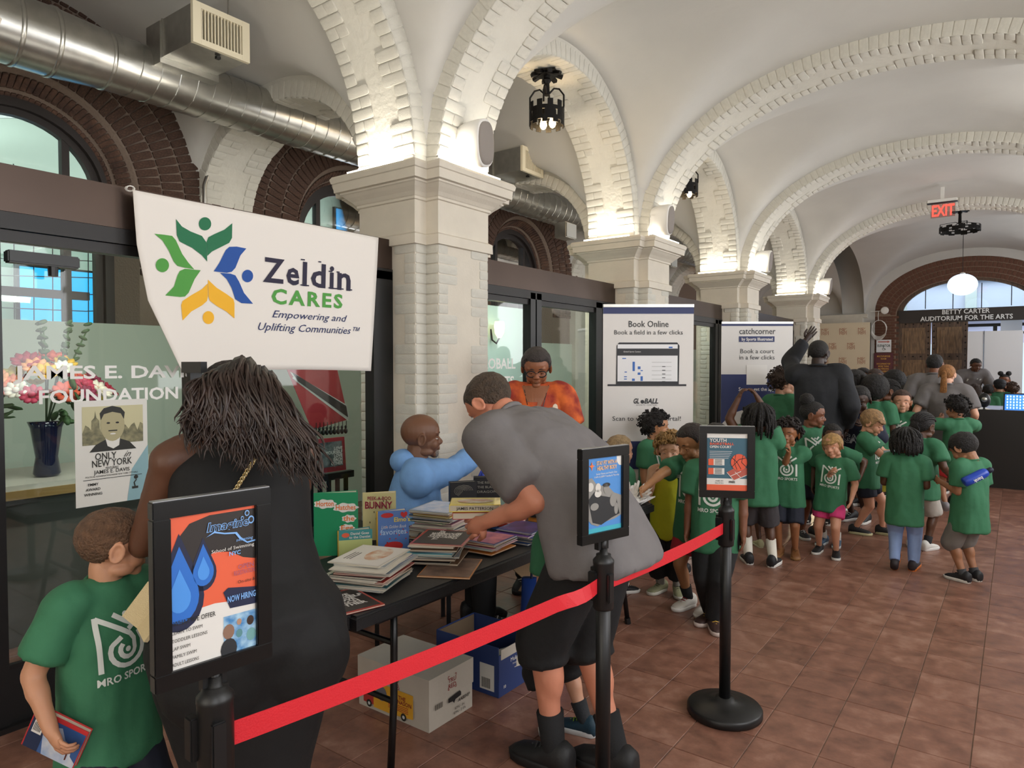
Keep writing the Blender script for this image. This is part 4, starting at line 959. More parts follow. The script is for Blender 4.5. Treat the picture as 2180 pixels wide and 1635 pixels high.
def banner_text(s_, size, m_, A, B_, C_, **k):
    """A left baseline, B right baseline, C a point above A (crop px) : affine fit of the text box"""
    v, f = text2d(s_, 1.0, **k); x0, x1 = min(p[0] for p in v), max(p[0] for p in v); hh = 0.73
    a, b, c = cp([A, B_, C_]); V = []
    for (x, y) in v:
        s1 = (x - x0) / (x1 - x0); s2 = y / hh; V.append((a[0] + (b[0] - a[0]) * s1 + (c[0] - a[0]) * s2, a[1] + (b[1] - a[1]) * s1 + (c[1] - a[1]) * s2))
    on_banner('lettering', V, f, m_, 0.004)
NVY = mat('navy_print', '1c2a5e', 0.7); NVD = mat('dark_navy_print', '26223a', 0.7)
for ch_, x0_, x1_, hh_ in (('Z', 1050, 1218, 205), ('e', 1236, 1338, 205), ('l', 1364, 1398, 200), ('d', 1430, 1546, 200), ('i', 1578, 1612, 200), ('n', 1640, 1745, 205)):
    yb = 745 + (x0_ - 1048) * .108; v_, f_ = text2d(ch_, 1.0, bold=.022); banner_text(ch_, 1, NVD, (x0_, yb), (x1_, yb + (x1_ - x0_) * .108), (x0_ + 6, yb - hh_ * .98), bold=.022)
banner_text('CARES', 1, LG, (1118, 922), (1680, 962), (1122, 800), bold=0.03, spacing=1.25)
banner_text('Empowering and', 1, NVY, (1125, 1035), (1712, 1072), (1132, 975), shear=0.25)
banner_text('Uplifting Communities\u2122', 1, NVY, (1012, 1137), (1815, 1172), (1018, 1072), shear=0.25)
def serif(ax, ay, w_, h_=9): on_banner('lettering', cp([(ax, ay), (ax + w_, ay + w_ * 0.11), (ax + w_, ay + w_ * 0.11 + h_), (ax, ay + h_)]), [[0, 1, 2, 3]], NVD, 0.0045)
for ax, ay, w_ in ((1348, 771, 68), (1352, 568, 32), (1492, 586, 22), (1570, 795, 64), (1572, 662, 30), (1634, 800, 56), (1636, 668, 24), (1712, 808, 46), (1506, 788, 38)): serif(ax, ay, w_, 10)
bm = bmesh.new()
for q in range(3): tube(bm, [(0.012 * math.cos(a) , 0.018 * math.cos(a + q), 0.012 * math.sin(a + q)) for a in [2 * math.pi * i / 10 for i in range(11)]], 0.003, 5)
link('tie', bmesh_to('tie', bm), WPL, g, loc=(-0.03, cor[0][0], cor[0][1] + 0.01))
# ------------------------------------------------------------------ roll-up banners
def rollup(px0, px1, pytop, d, lab):
    a, b = fd(px0, pytop, d), fd(px1, pytop, d); W = (b - a).length; ctr = (a + b) / 2
    g = empty('rollup_banner', (ctr.x, ctr.y, 0), math.atan2(RT.y, RT.x), label=lab, cat='banner', group='roll-up banners along the piers'); H = a.z
    box('base', (0, 0.02, 0.04), (W, 0.2, 0.08), GALV, g, bev=0.01); box('top_rail', (0, 0, H - 0.012), (W, 0.03, 0.025), GALV, g)
    box('sheet', (0, 0, (H + 0.08) / 2), (W, 0.004, H - 0.1), mat('banner_white', 'dedbd8', 0.5), g); bm = bmesh.new(); tube(bm, [(0, 0.03, 0.06), (0, 0.03, H)], 0.01, 8); link('pole', bmesh_to('pole', bm), GALV, g)
    return g, W, H
NB = mat('banner_navy', '2a3566', 0.5); CI = mat('charcoal_ink', '25262b', 0.5); BLU = mat('schedule_blue', '3468b8', 0.5); PG = mat('pale_grey_print', 'c8cacc', 0.5)
g, W, H = rollup(1284, 1477, 648, 5.88, 'tall white booking banner with a laptop drawing standing before the second pier')
k_ = W / 193.0
FP = lambda x, y, o=0.0: plane_mtx((x, -0.004 - o, y), (1, 0, 0), (0, 0, 1))
U = lambda px: (px - 1380.5) * k_
Z = lambda py: H - (py - 648) * k_
poly('print', rect(-W / 2, Z(668), W / 2, Z(654)), NB, g, FP(0, 0))
text('lettering', 'Book Online', 0.075, CI, g, FP(0, Z(696), .001), fit=85 * k_, bold=0.006)
text('lettering', 'Book a field in a few clicks', 0.055, CI, g, FP(0, Z(712), .001), fit=146 * k_)
poly('laptop_print', [(U(1312), Z(820)), (U(1313), Z(736)), (U(1318), Z(729)), (U(1442), Z(729)), (U(1447), Z(736)), (U(1446), Z(820))], CI, g, FP(0, 0, .001))
poly('laptop_print', rect(U(1294), Z(822), U(1462), Z(818)), CI, g, FP(0, 0, .0015))
poly('laptop_print', rect(U(1315), Z(812), U(1443), Z(733)), mat('screen_white_print', 'e6e7ea', 0.5), g, FP(0, 0, .002)); poly('laptop_print', rect(U(1315), Z(757), U(1443), Z(742)), CI, g, FP(0, 0, .003))
text('lettering', 'Globall Sports Centers', 0.016, WL, g, FP(U(1346), Z(750), .004))
for x0, y0_, x1, y1_ in ((1347, 770, 1352, 790), (1358, 780, 1364, 786), (1358, 793, 1364, 798), (1364, 788, 1369, 790), (1330, 791, 1335, 793), (1329, 801, 1335, 803), (1329, 806, 1335, 808), (1346, 806, 1352, 811), (1364, 801, 1369, 811), (1424, 738, 1432, 741), (1325, 762, 1333, 764)): poly('schedule_print', rect(U(x0), Z(y1_), U(x1), Z(y0_)), BLU, g, FP(0, 0, .003))
for q in range(5): poly('schedule_print', rect(U(1388), Z(772 + q * 9), U(1430), Z(770.5 + q * 9)), PG, g, FP(0, 0, .003)); poly('schedule_print', rect(U(1410), Z(781 + q * 8), U(1417), Z(779.5 + q * 8)), CI, g, FP(0, 0, .0035))
text('lettering', 'GL', 0.06, CI, g, FP(U(1355), Z(859), .001), bold=0.03, shear=0.25, fit=12 * k_); text('lettering', 'BALL', 0.06, CI, g, FP(U(1387), Z(859), .001), bold=0.03, shear=0.25, fit=30 * k_)
poly('ball_print', circ(U(1368.5), Z(855.5), 0.016), CI, g, FP(0, 0, .001)); text('lettering', 'SPORTS CENTERS', 0.016, CI, g, FP(U(1378), Z(864), .001), spacing=1.5)
text('lettering', 'Scan to visit our portal!', 0.055, CI, g, FP(U(1378), Z(896), .001), fit=146 * k_)
poly('print', rect(-W / 2, Z(1000), W / 2, Z(940)), NB, g, FP(0, 0))
g, W, H = rollup(1536, 1688, 685, 8.3, 'white and navy court booking banner standing before the third pier')
k_ = W / 152.0; U = lambda px: (px - 1612) * k_; Z = lambda py: H - (py - 685) * k_
poly('print', rect(-W / 2, Z(694), W / 2, Z(686)), NB, g, FP(0, 0))
text('lettering', 'catchcorner', 0.10, CI, g, FP(0, Z(711), .001), fit=77 * k_, bold=0.006)
poly('print', rect(U(1573), Z(728), U(1649), Z(716)), NB, g, FP(0, 0, .001)); text('lettering', 'by Sports Illustrated', 0.05, WL, g, FP(0, Z(725), .002), bold=0.02, fit=66 * k_)
text('lettering', 'Book a court\nin a few clicks', 0.075, CI, g, FP(0, Z(752), .001), fit=75 * k_)
poly('print', rect(-W / 2, Z(1000), W / 2, Z(797)), NB, g, FP(0, 0)); 
sq = box('card', (0, -0.006, Z(798)), (44 * k_, 0.002, 42 * k_), mat('banner_card_white', 'e6e3df', 0.5), g, bev=0.0005)
text('lettering', 'Scan to get the app', 0.06, WL, g, FP(0, Z(832), .002), bold=0.01, fit=77 * k_)
poly('swoosh_print', [(U(1536), Z(905)), (U(1560), Z(880)), (U(1600), Z(868)), (U(1640), Z(872)), (U(1688), Z(900)), (U(1688), Z(1010)), (U(1536), Z(1010))], mat('banner_white', 'dedbd8', 0.5), g, FP(0, 0, .001))
# ------------------------------------------------------------------ reception desk
g = empty('reception_desk', (-0.85, 11.2, 0), label='long black reception desk at the far right', cat='desk')
box('front_panel', (0.95, 0.03, 0.52), (1.9, 0.06, 1.04), mat('black_laminate', '1c1a19', 0.5), g); box('side_panel', (0.03, 0.9, 0.5), (0.05, 1.7, 1.0), mat('black_laminate', '1c1a19', 0.5), g)
box('worktop', (0.95, 0.95, 0.985), (1.9, 1.8, 0.04), mat('pale_blue_worktop', 'aeb8d6', 0.25), g)
L1 = fz(2150, 857, 1.05)
g = empty('laptop', (0.02, 11.5, 1.005), R(8), label='open laptop with a blue patterned screen on the reception desk', cat='laptop')
box('base', (0, 0.05, 0.01), (0.36, 0.25, 0.02), mat('grey_laptop', '3a3b3e', 0.4), g); box('lid', (0, -0.09, 0.13), (0.36, 0.012, 0.25), BLACK, g, rot=(R(8), 0, 0)); box('screen', (0, -0.10, 0.13), (0.33, 0.004, 0.22), mat('laptop_screen', '3f7fd0', 0.3, emit=0.8), g, rot=(R(8), 0, 0))
bm = bmesh.new()
for q in range(9):
    for r_ in range(5): bx(bm, (-0.14 + q * 0.035, -0.106 - 0.02 + 0.014 * 0, 0.06 + r_ * 0.038 + 0.005 * math.sin(q * 3)), (0.016, 0.003, 0.024))
link('screen_icons', bmesh_to('screen_icons', bm), mat('screen_icon_light', 'bfe0ff', 0.3, emit=1.1), g, kind='stuff')
g = empty('desk_speaker', (-0.36, 11.45, 1.005), label='small black round desk speaker on the reception desk', cat='speaker')
bm = bmesh.new(); lathe(bm, [(0.07, 0), (0.06, 0.015), (0.012, 0.03), (0.012, 0.06)], 16); link('stand', bmesh_to('stand', bm), BLACK, g); bm = bmesh.new(); ell(bm, (0, 0, 0.15), (0.075, 0.05, 0.10)); link('body', bmesh_to('body', bm, True), BLACK, g); bm = bmesh.new(); ell(bm, (0, -0.04, 0.16), (0.035, 0.02, 0.035)); link('dial', bmesh_to('dial', bm, True), GALV, g)
tag(box('paper_sheet', (-0.55, 12.0, 1.008), (0.45, 0.5, 0.004), PAPER, rot=(0, 0, 0.2)), 'white papers spread on the reception desk top', 'paper')
# ------------------------------------------------------------------ stanchions with belt and sign frames
SEM = mat('satin_black_plastic', '101011', 0.42)
def stanchion(x, y, lab):
    g = empty('stanchion', (x, y, 0), YAW * 0 + R(-4), label=lab, cat='stanchion', group='belt stanchions beside the queue')
    bm = bmesh.new(); lathe(bm, [(0.165, 0), (0.172, 0.008), (0.172, 0.032), (0.165, 0.042), (0.10, 0.055), (0.045, 0.068), (0.04, 0.08)], 48); link('base', bmesh_to('base', bm, True), SEM, g)
    bm = bmesh.new(); lathe(bm, [(0.026, 0.06), (0.026, 0.99)], 24); link('post', bmesh_to('post', bm, True), SEM, g)
    bm = bmesh.new(); lathe(bm, [(0.034, 0.80), (0.036, 0.805), (0.036, 0.955), (0.037, 0.96), (0.037, 0.97), (0.022, 0.987), (0.014, 0.992), (0.014, 1.01)], 32); link('head', bmesh_to('head', bm, True), SEM, g)
    box('belt_clip', (-0.018, -0.04, 0.89), (0.03, 0.02, 0.09), SEM, g, bev=0.003); box('belt_clip', (0.036, -0.012, 0.88), (0.012, 0.03, 0.1), SEM, g, bev=0.003); box('belt_slot', (-0.04, 0.0, 0.88), (0.012, 0.024, 0.12), SEM, g)
    return g
p1, p2, p3 = Vector((-1.32, 0.77)), Vector((-1.15, 2.11)), Vector((-1.09, 3.19))
stanchion(p1.x, p1.y, 'black belt stanchion carrying the orange swim school sign'); stanchion(p2.x, p2.y, 'black belt stanchion in the middle carrying the blue fitness sign'); stanchion(p3.x, p3.y, 'black belt stanchion with round base carrying the basketball sign')
BELT = mat('red_nylon_belt', 'd3202c', 0.55, bump=0.15, bscale=220)
def belt(a, b, za, zb, lab, sag=0.03, twist=0.0):
    bm = bmesh.new(); n = 30; rs = []
    d = (b - a).normalized()
    for i in range(n + 1):
        t = i / n; p = a + (b - a) * t; z = za + (zb - za) * t - sag * 4 * t * (1 - t); wv = twist * math.sin(math.pi * max(0, (t - 0.85) / 0.15)) 
        nx = Vector((d.y, -d.x, 0)) * wv; h = 0.0255
        rs.append([bm.verts.new((p.x, p.y, z + h * (1 - 0.35 * wv))) , bm.verts.new((p.x + nx.x * .02, p.y + nx.y * .02, z - h))])
    for r0, r1 in zip(rs, rs[1:]): bm.faces.new((r0[0], r0[1], r1[1], r1[0]))
    o = link('belt', bmesh_to('belt', bm), BELT); md = o.modifiers.new('t', 'SOLIDIFY'); md.thickness = 0.0015; tag(o, lab, 'belt', 'red queue belts')
d12 = (p2 - p1).normalized() * 0.037; d23 = (p3 - p2).normalized() * 0.037
belt(p1 + d12, p2 - d12, 0.875, 0.885, 'red retractable belt crossing in front of the book table', 0.012, 0.9); belt(p2 + d23, p3 - d23, 0.885, 0.885, 'red retractable belt between the middle and the far stanchion', 0.012)
FRM = mat('black_sign_frame', '0d0d0e', 0.3); ALU = mat('brushed_aluminium_edge', 'a5a6a8', 0.3, metal=0.9)
def sign_frame(p, zb, w_, h_, face, lab):
    """face = rotation of the sheet away from square to the photographer, degrees (positive turns it to the left)"""
    v = Vector((p.x, p.y)); ang = math.atan2(p.y, p.x) - math.pi / 2 + R(face)
    g = empty('sign_frame', (p.x, p.y, 1.05), ang, label=lab, cat='sign', group='framed signs on the stanchions')
    b = 0.034; H2 = zb + h_ / 2
    for nm, c, s_ in (('frame', (0, 0, zb + h_ - b / 2), (w_, 0.026, b)), ('frame', (0, 0, zb + b / 2), (w_, 0.026, b)), ('frame', (-w_ / 2 + b / 2, 0, H2), (b, 0.026, h_ - 2 * b)), ('frame', (w_ / 2 - b / 2, 0, H2), (b, 0.026, h_ - 2 * b))): box(nm, c, s_, FRM, g, bev=0.002)
    box('top_edge', (0, 0.0, zb + h_ + 0.001), (w_ - 0.004, 0.018, 0.002), ALU, g)
    box('backing', (0, 0.004, H2), (w_ - b, 0.01, h_ - b), FRM, g)
    bm = bmesh.new(); tube(bm, [(0, 0, -0.06), (0, 0, max(zb, -0.05) + 0.01)], 0.011, 10); link('neck', bmesh_to('neck', bm, True), SEM, g); box('neck_bracket', (0, 0.01, zb - 0.012), (0.05, 0.02, 0.04), SEM, g)
    iw, ih = w_ - 2 * b, h_ - 2 * b
    P_ = lambda u, v_, o=0.0: plane_mtx((-iw / 2 + u * iw, -0.003 - o, zb + b + v_ * ih), (1, 0, 0), (0, 0, 1))
    def pr(name, pts, m_, lay): return poly(name, [(x * iw, y * ih) for x, y in pts], m_, g, P_(0, 0, lay * 0.0006))
    def tx(s_, h, u, v_, m_, lay=8, **k): return text('lettering', s_, h * ih, m_, g, P_(u, v_, lay * 0.0006), **({**k, 'fit': k['fit'] * iw} if 'fit' in k else k))
    return g, pr, tx
OR = mat('poster_orange', 'e0603f', 0.5); CHA = mat('poster_charcoal', '2c2624', 0.5); SKB = mat('poster_sky_blue', '7fb0ea', 0.5); DB = mat('drop_blue', '2b6cc4', 0.5); DBL = mat('drop_light_blue', '4a90e0', 0.5); DBD = mat('drop_navy', '1e2442', 0.5); PW = mat('poster_white', 'dcd9d4', 0.5)
g, pr, tx = sign_frame(p1, -0.035, 0.242, 0.37, 24, 'black framed orange and white swim school sign, nearest the camera')
pr('poster', rect(0, 0, 1, 1), OR, 0)
pr('print', [(0, 0), (1, 0), (1, 0.33), (0.8, 0.35), (0.5, 0.37), (0.25, 0.36), (0, 0.34)], PW, 1)
pr('print', [(1, 0.62), (0.85, 0.645), (0.7, 0.70), (0.5, 0.72), (0.33, 0.66), (0.12, 0.66), (0.06, 0.74), (0.1, 0.86), (0.22, 0.94), (0.45, 0.975), (1, 0.975)], CHA, 1)
def drop(cx, cy, s_, m_, lay): pr('drop', [(cx, cy + 1.5 * s_)] + [(cx + 0.95 * s_ * math.cos(R(a)) , cy + 0.72 * s_ * math.sin(R(a))) for a in range(35, -216, -18)], m_, lay)
for cx, cy, s_ in ((0.10, 0.46, 0.26), (0.37, 0.60, 0.145)): drop(cx, cy - .01, s_ * 1.12, DBD, 2); drop(cx, cy, s_ * 0.88, DB, 3); drop(cx, cy, s_ * 0.5, DBL, 4)
tx('Imagine', 0.085, 0.66, 0.865, SKB, 5, bold=0.045, shear=0.2, fit=0.52); tx('Imagine', 0.083, 0.66, 0.866, CHA, 6, bold=0.004, shear=0.2, fit=0.50)
for (x, y, r_) in ((0.90, 0.95, 0.03), (0.84, 0.92, 0.02), (0.95, 0.90, 0.04)): pr('bubble', circ(x, y, r_, 14, r_ * 0.7), SKB, 5); pr('bubble', circ(x, y, r_ * 0.65, 14, r_ * 0.45), CHA, 6)
sw = [(0.40, 0.83), (0.5, 0.85), (0.62, 0.83), (0.75, 0.82), (0.8, 0.78), (0.9, 0.74), (1.0, 0.745), (1.0, 0.755), (0.9, 0.75), (0.82, 0.79), (0.77, 0.83), (0.62, 0.84), (0.5, 0.862)]
pr('swoosh', sw, SKB, 5)
tx('swimming', 0.03, 0.86, 0.765, SKB, 7, shear=0.2); tx('School of Swimming', 0.033, 0.72, 0.715, PW, 7, fit=0.52); tx('NYC', 0.04, 0.74, 0.675, SKB, 7, bold=0.02)
PUR = mat('muted_violet_print', '9a5a78', 0.5); tx('OPEN', 0.045, 0.98, 0.57, PUR, 7, align='RIGHT'); tx('REGISTRATION', 0.045, 0.99, 0.53, PUR, 7, align='RIGHT', fit=0.26); tx('On-site &', 0.032, 0.99, 0.47, INK, 7, align='RIGHT')
pr('label_patch', [(0.62, 0.40), (0.6, 0.43), (0.66, 0.455), (1, 0.42), (1, 0.30), (0.68, 0.31)], DBD, 3); tx('NOW HIRING', 0.06, 0.82, 0.355, SKB, 7, bold=0.02, fit=0.35)
tx('WHAT WE OFFER', 0.045, 0.02, 0.29, INK, 7, align='LEFT', bold=0.01, fit=0.48)
for i, s_ in enumerate(('LEARN TO SWIM', 'TODDLER LESSONS', 'LAP SWIM', 'FAMILY SWIM', 'ADULT LESSONS')): tx(s_, 0.032, 0.0, 0.235 - i * 0.052, INK, 7, align='LEFT', fit=(0.34, 0.4, 0.2, 0.27, 0.3)[i])
pr('photo', rect(0.6, 0.0, 1, 0.26), mat('pool_photo', '3f7fb8', 0.5, col2='a8cbe0', vscale=40), 2)
for (x, y, r_, c_) in ((0.66, 0.15, 0.07, '8a6a58'), (0.79, 0.2, 0.03, 'b08a70'), (0.93, 0.19, 0.045, '3a2a22'), (0.66, 0.03, 0.1, '2a2c30'), (0.79, 0.12, 0.04, '5a8a90'), (0.94, 0.09, 0.06, '6fa0a0')): pr('photo_figure', circ(x, y, r_, 14, r_ * 0.75), mat('photo_tone_' + c_, c_, 0.5), 3)
g, pr, tx = sign_frame(p2, -0.012, 0.235, 0.325, 46, 'black framed blue fitness class sign turned to the left, above the middle post')
PB = mat('poster_blue', '4b87c8', 0.5); pr('poster', rect(0, 0, 1, 1), PB, 0); pr('print', circ(1, 0.98, 0.16, 20, 0.14), PW, 1) if False else pr('print', [(0.86, 1), (0.87, 0.92), (0.93, 0.87), (1, 0.86), (1, 1)], PW, 1)
YO = mat('poster_amber', 'e8b060', 0.5); tx('STAY FIT WITH A', 0.075, 0.55, 0.9, YO, 5, bold=0.02, fit=0.6); tx('HEALTHY BODY', 0.075, 0.56, 0.83, YO, 5, bold=0.02, fit=0.58); tx('Senior Fitness and Health Class', 0.035, 0.55, 0.77, PW, 5, fit=0.62); tx('11AM-12:30PM Tuesday & Thursday', 0.035, 0.55, 0.73, PW, 5, fit=0.74)
pr('star', [(0.12, 0.96), (0.14, 0.91), (0.2, 0.9), (0.14, 0.88), (0.12, 0.83), (0.1, 0.88), (0.04, 0.9), (0.1, 0.91)], mat('poster_star_orange', 'dd7038', 0.5), 4)
GR1, GR2, GR3 = mat('photo_dark_grey', '26272a', 0.5), mat('photo_mid_grey', '8a8782', 0.5), mat('photo_pale_grey', 'c9c5be', 0.5)
pr('photo', [(0, 0.2), (0, 0.72), (0.12, 0.74), (0.24, 0.66), (0.4, 0.62), (0.6, 0.6), (0.78, 0.5), (1, 0.45), (1, 0.18), (0.8, 0.14), (0.5, 0.12), (0.3, 0.08), (0.12, 0.12)], GR2, 2)
pr('photo', [(0.02, 0.45), (0.2, 0.55), (0.3, 0.5), (0.62, 0.45), (0.85, 0.42), (0.95, 0.2), (0.7, 0.16), (0.4, 0.09), (0.15, 0.14)], GR1, 3)
for (x, y, rx, ry, m_) in ((0.3, 0.6, 0.08, 0.06, GR3), (0.3, 0.52, 0.1, 0.05, GR3), (0.55, 0.62, 0.11, 0.03, GR1), (0.55, 0.57, 0.085, 0.07, GR2), (0.75, 0.4, 0.1, 0.09, GR2), (0.2, 0.35, 0.12, 0.05, GR2), (0.84, 0.28, 0.06, 0.08, GR2), (0.08, 0.62, 0.09, 0.06, GR3)): pr('photo_figure', circ(x, y, rx, 16, ry), m_, 4)
pr('print', rect(0, 0.0, 1, 0.06), mat('poster_teal', '3fa6b8', 0.5), 2); tx('free for members of all ages', 0.022, 0.55, 0.02, PW, 5, fit=0.6) if False else None
g, pr, tx = sign_frame(p3, -0.025, 0.25, 0.335, 8, 'black framed teal youth basketball sign above the round based post')
TL = mat('poster_slate_teal', '3a6173', 0.5); pr('poster', rect(0, 0, 1, 1), TL, 0); pr('print', rect(0, 0.92, 1, 1), PW, 1); pr('print', rect(0, 0.1, 1, 0.21), PW, 1); pr('print', rect(0, 0, 1, 0.1), OR, 1)
tx('YOUTH', 0.085, 0.07, 0.85, PW, 5, bold=0.02, align='LEFT', fit=0.42); tx('BASKETBALL', 0.055, 0.07, 0.80, OR, 5, bold=0.02, align='LEFT', fit=0.6); tx('OPEN COURT', 0.06, 0.07, 0.745, PW, 5, bold=0.02, align='LEFT', fit=0.54)
for q in range(5): pr('print', rect(0.07, 0.68 - q * 0.03, 0.07 + 0.56 * (1 - 0.04 * q), 0.688 - q * 0.03), PG, 3)
for y in (0.44, 0.28): pr('print', rect(0.04, y, 0.44, y + 0.11), PW, 3); pr('print', rect(0.04, y, 0.17, y + 0.11), OR, 4); [pr('print', rect(0.2, y + 0.015 + i * 0.025, 0.38, y + 0.025 + i * 0.025), INK, 5) for i in range(4)]
pr('court_print', [(0.5, 0.32), (0.68, 0.18), (1, 0.28), (1, 0.40), (0.75, 0.42)], mat('court_red', 'b4584a', 0.5), 3)
BB = mat('basketball_orange', 'dd5a3e', 0.5); pr('ball_print', [(x, y) for x, y in circ(0.8, 0.5, 0.2, 28, 0.145) if x <= 1.0], BB, 5)
bm = bmesh.new()
g, pr0, tx0 = g, pr, tx
for pts in ([(0.62, 0.58), (0.75, 0.5), (0.85, 0.38)], [(0.63, 0.42), (0.8, 0.55), (0.98, 0.58)], [(0.72, 0.63), (0.68, 0.5), (0.75, 0.37)], [(0.9, 0.63), (0.86, 0.5), (0.98, 0.42)]):
    for a, b in zip(pts, pts[1:]):
        d = Vector((b[0] - a[0], b[1] - a[1])).normalized() * 0.006; nn = (-d.y, d.x); pr('ball_seam', [(a[0] + nn[0], a[1] + nn[1]), (b[0] + nn[0], b[1] + nn[1]), (b[0] - nn[0], b[1] - nn[1]), (a[0] - nn[0], a[1] - nn[1])], INK, 6)
bm.free()
for a, b in (((0.5, 0.32), (0.68, 0.18)), ((0.68, 0.18), (1, 0.28)), ((0.58, 0.25), (0.85, 0.34)), ((0.85, 0.23), (0.7, 0.33))): pr('court_line', [(a[0], a[1] + .006), (b[0], b[1] + .006), (b[0], b[1] - .006), (a[0], a[1] - .006)], PW, 4)
tx('AGES 10+', 0.035, 0.32, 0.155, INK, 5, fit=0.2); tx('Boys & Girls', 0.03, 0.32, 0.12, INK, 5, fit=0.2); tx('FREE', 0.05, 0.63, 0.135, INK, 5, bold=0.03)
# ------------------------------------------------------------------ folding table
TBX0, TBX1, TBY0, TBY1, TZ = -2.62, -1.90, 1.60, 4.22, 0.74
g = empty('folding_table', ((TBX0 + TBX1) / 2, (TBY0 + TBY1) / 2, 0), label='long black plastic folding table covered with books', cat='table')
TBM = mat('black_textured_plastic', '17181a', 0.5, bump=0.25, bscale=260)
bm = bmesh.new(); vs = bx(bm, (0, 0, TZ - 0.026), (TBX1 - TBX0, TBY1 - TBY0, 0.05)); ev = [e for e in bm.edges if abs((e.verts[0].co - e.verts[1].co).z) > 0.01]
bmesh.ops.bevel(bm, geom=ev, offset=0.05, segments=5, affect='EDGES'); bmesh.ops.bevel(bm, geom=[e for e in bm.edges if all(v.co.z > TZ - 0.005 for v in e.verts)], offset=0.01, segments=3, affect='EDGES'); link('tabletop', bmesh_to('tabletop', bm), TBM, g)
tcx, tcy = (TBX0 + TBX1) / 2, (TBY0 + TBY1) / 2
box('side_rail', (0.28, 0, TZ - 0.07), (0.03, 2.2, 0.04), BLACK, g); box('side_rail', (-0.28, 0, TZ - 0.07), (0.03, 2.2, 0.04), BLACK, g)
for s_ in (-1, 1):
    y = s_ * (tcy - TBY0 - 0.35)
    for x in (-0.24, 0.24):
        bm = bmesh.new(); tube(bm, [(x, y, TZ - 0.06), (x, y, 0.5), (x * 1.12, y + s_ * 0.03, 0.3), (x * 1.2, y + s_ * 0.07, 0.01)], 0.015, 10); lg = link('leg', bmesh_to('leg', bm, True), BLACK, g)
        bm = bmesh.new(); tube(bm, [(x * 1.19, y + s_ * 0.066, 0.04), (x * 1.205, y + s_ * 0.072, 0.0)], 0.019, 10); link('rubber_foot', bmesh_to('rubber_foot', bm), SEM, lg)
    bm = bmesh.new(); tube(bm, [(-0.27, y + s_ * 0.03, 0.3), (0.27, y + s_ * 0.03, 0.3)], 0.012, 8); link('cross_bar', bmesh_to('cross_bar', bm), BLACK, g)
    bm = bmesh.new(); tube(bm, [(-0.24, y, 0.52), (0.24, y, 0.52)], 0.012, 8); link('cross_bar', bmesh_to('cross_bar', bm), BLACK, g)
    bm = bmesh.new(); tube(bm, [(0, y, 0.52), (0, y - s_ * 0.35, TZ - 0.07)], 0.011, 8); link('brace', bmesh_to('brace', bm), BLACK, g)
# ------------------------------------------------------------------ books
PAGES = mat('book_pages', 'd9cfba', 0.8, bump=0.4, bscale=400, stretch=(1, 1, 30))
ORD = ['top', 'second', 'third', 'fourth', 'fifth', 'sixth', 'seventh', 'eighth', 'ninth', 'tenth', 'eleventh', 'twelfth', 'thirteenth', 'fourteenth', 'fifteenth', 'sixteenth', 'seventeenth', 'eighteenth', 'nineteenth', 'twentieth']
CN = {'d8d2c4': 'cream', 'b33a30': 'red', '2e4f8a': 'blue', '1b1b1f': 'black', '6fb6c4': 'turquoise', 'd98a3a': 'orange', '7a4aa0': 'purple', '4f8a4a': 'green', 'c77f9a': 'pink', '8a6a50': 'brown', 'e3c83c': 'yellow', '9aa3a8': 'grey', 'b8c6dd': 'pale blue', '2a5f66': 'teal'}
def bookmesh(g, w_, h_, t_, col, hard=True, m_=None):
    cm = m_ or mat('cover_' + col, col, 0.35, coat=0.3)
    e = 0.003 if hard else 0.0; ct = min(0.0022, t_ * 0.2)
    bm = bmesh.new(); bx(bm, (0, 0, ct / 2), (w_, h_, ct)); bx(bm, (0, 0, t_ - ct / 2), (w_, h_, ct)); bx(bm, (-w_ / 2 + ct / 2, 0, t_ / 2), (ct, h_, t_)); link('cover', bmesh_to('cover', bm), cm, g)
    box('pages', (-e / 2, 0, t_ / 2), (w_ - 2 * e - 0.001, h_ - 2 * e - .001, t_ - 2 * ct), PAGES, g)
    return g
def book(loc, rz, w_, h_, t_, col, lab, group=None, **k):
    g = empty('book', loc, rz, label=lab, cat='book', group=group); return bookmesh(g, w_, h_, t_, col, **k)
def stack(cx, cy, rz, n, w_, h_, t_, cols, where, group, jit=0.02, topfn=None, z=TZ + 0.001):
    # bottom to top
    for i in range(n):
        tt = t_ * random.uniform(0.75, 1.3); c = cols[i % len(cols)]; sc = random.uniform(0.9, 1.02); k = n - 1 - i
        lab = f"{CN[c]} book, {ORD[k]} of the {where}" if k == 0 else f"{CN[c]} book, {ORD[k]} from the top of the {where}"
        g = book((cx + JT(jit), cy + JT(jit), z), rz + JT(0.10), w_ * sc, h_ * sc, tt, c, lab, group, hard=False); z += tt + 0.0003
    if topfn: topfn(g, w_ * sc, h_ * sc, tt)
    return z
TP = lambda t_, x=0, y=0, o=0.0008: plane_mtx((x, y, t_ + o), (0, 1, 0), (-1, 0, 0))   # print lying on a book, read from the hall side
IL1 = mat('illustration_cream', 'e2dccb', 0.4, col2='c98a5a', vscale=16); IL2 = mat('illustration_brown', '5a463e', 0.4, col2='8c7060', vscale=14); IL3 = mat('illustration_pink', 'cf7f86', 0.4, col2='8a4a70', vscale=14); IL4 = mat('illustration_blue', 'a8bcd8', 0.4, col2='d8d8e2', vscale=18); IL5 = mat('illustration_violet', '4a3a78', 0.4, col2='22204a', vscale=12)
ALLC = list(CN)
def top_img(m_, s_=0.9):
    def f(g, w_, h_, t_): poly('cover_print', rect(-h_ / 2 * s_, -w_ / 2 * s_, h_ / 2 * s_, w_ / 2 * s_), m_, g, TP(t_))
    return f
rA = R(20)
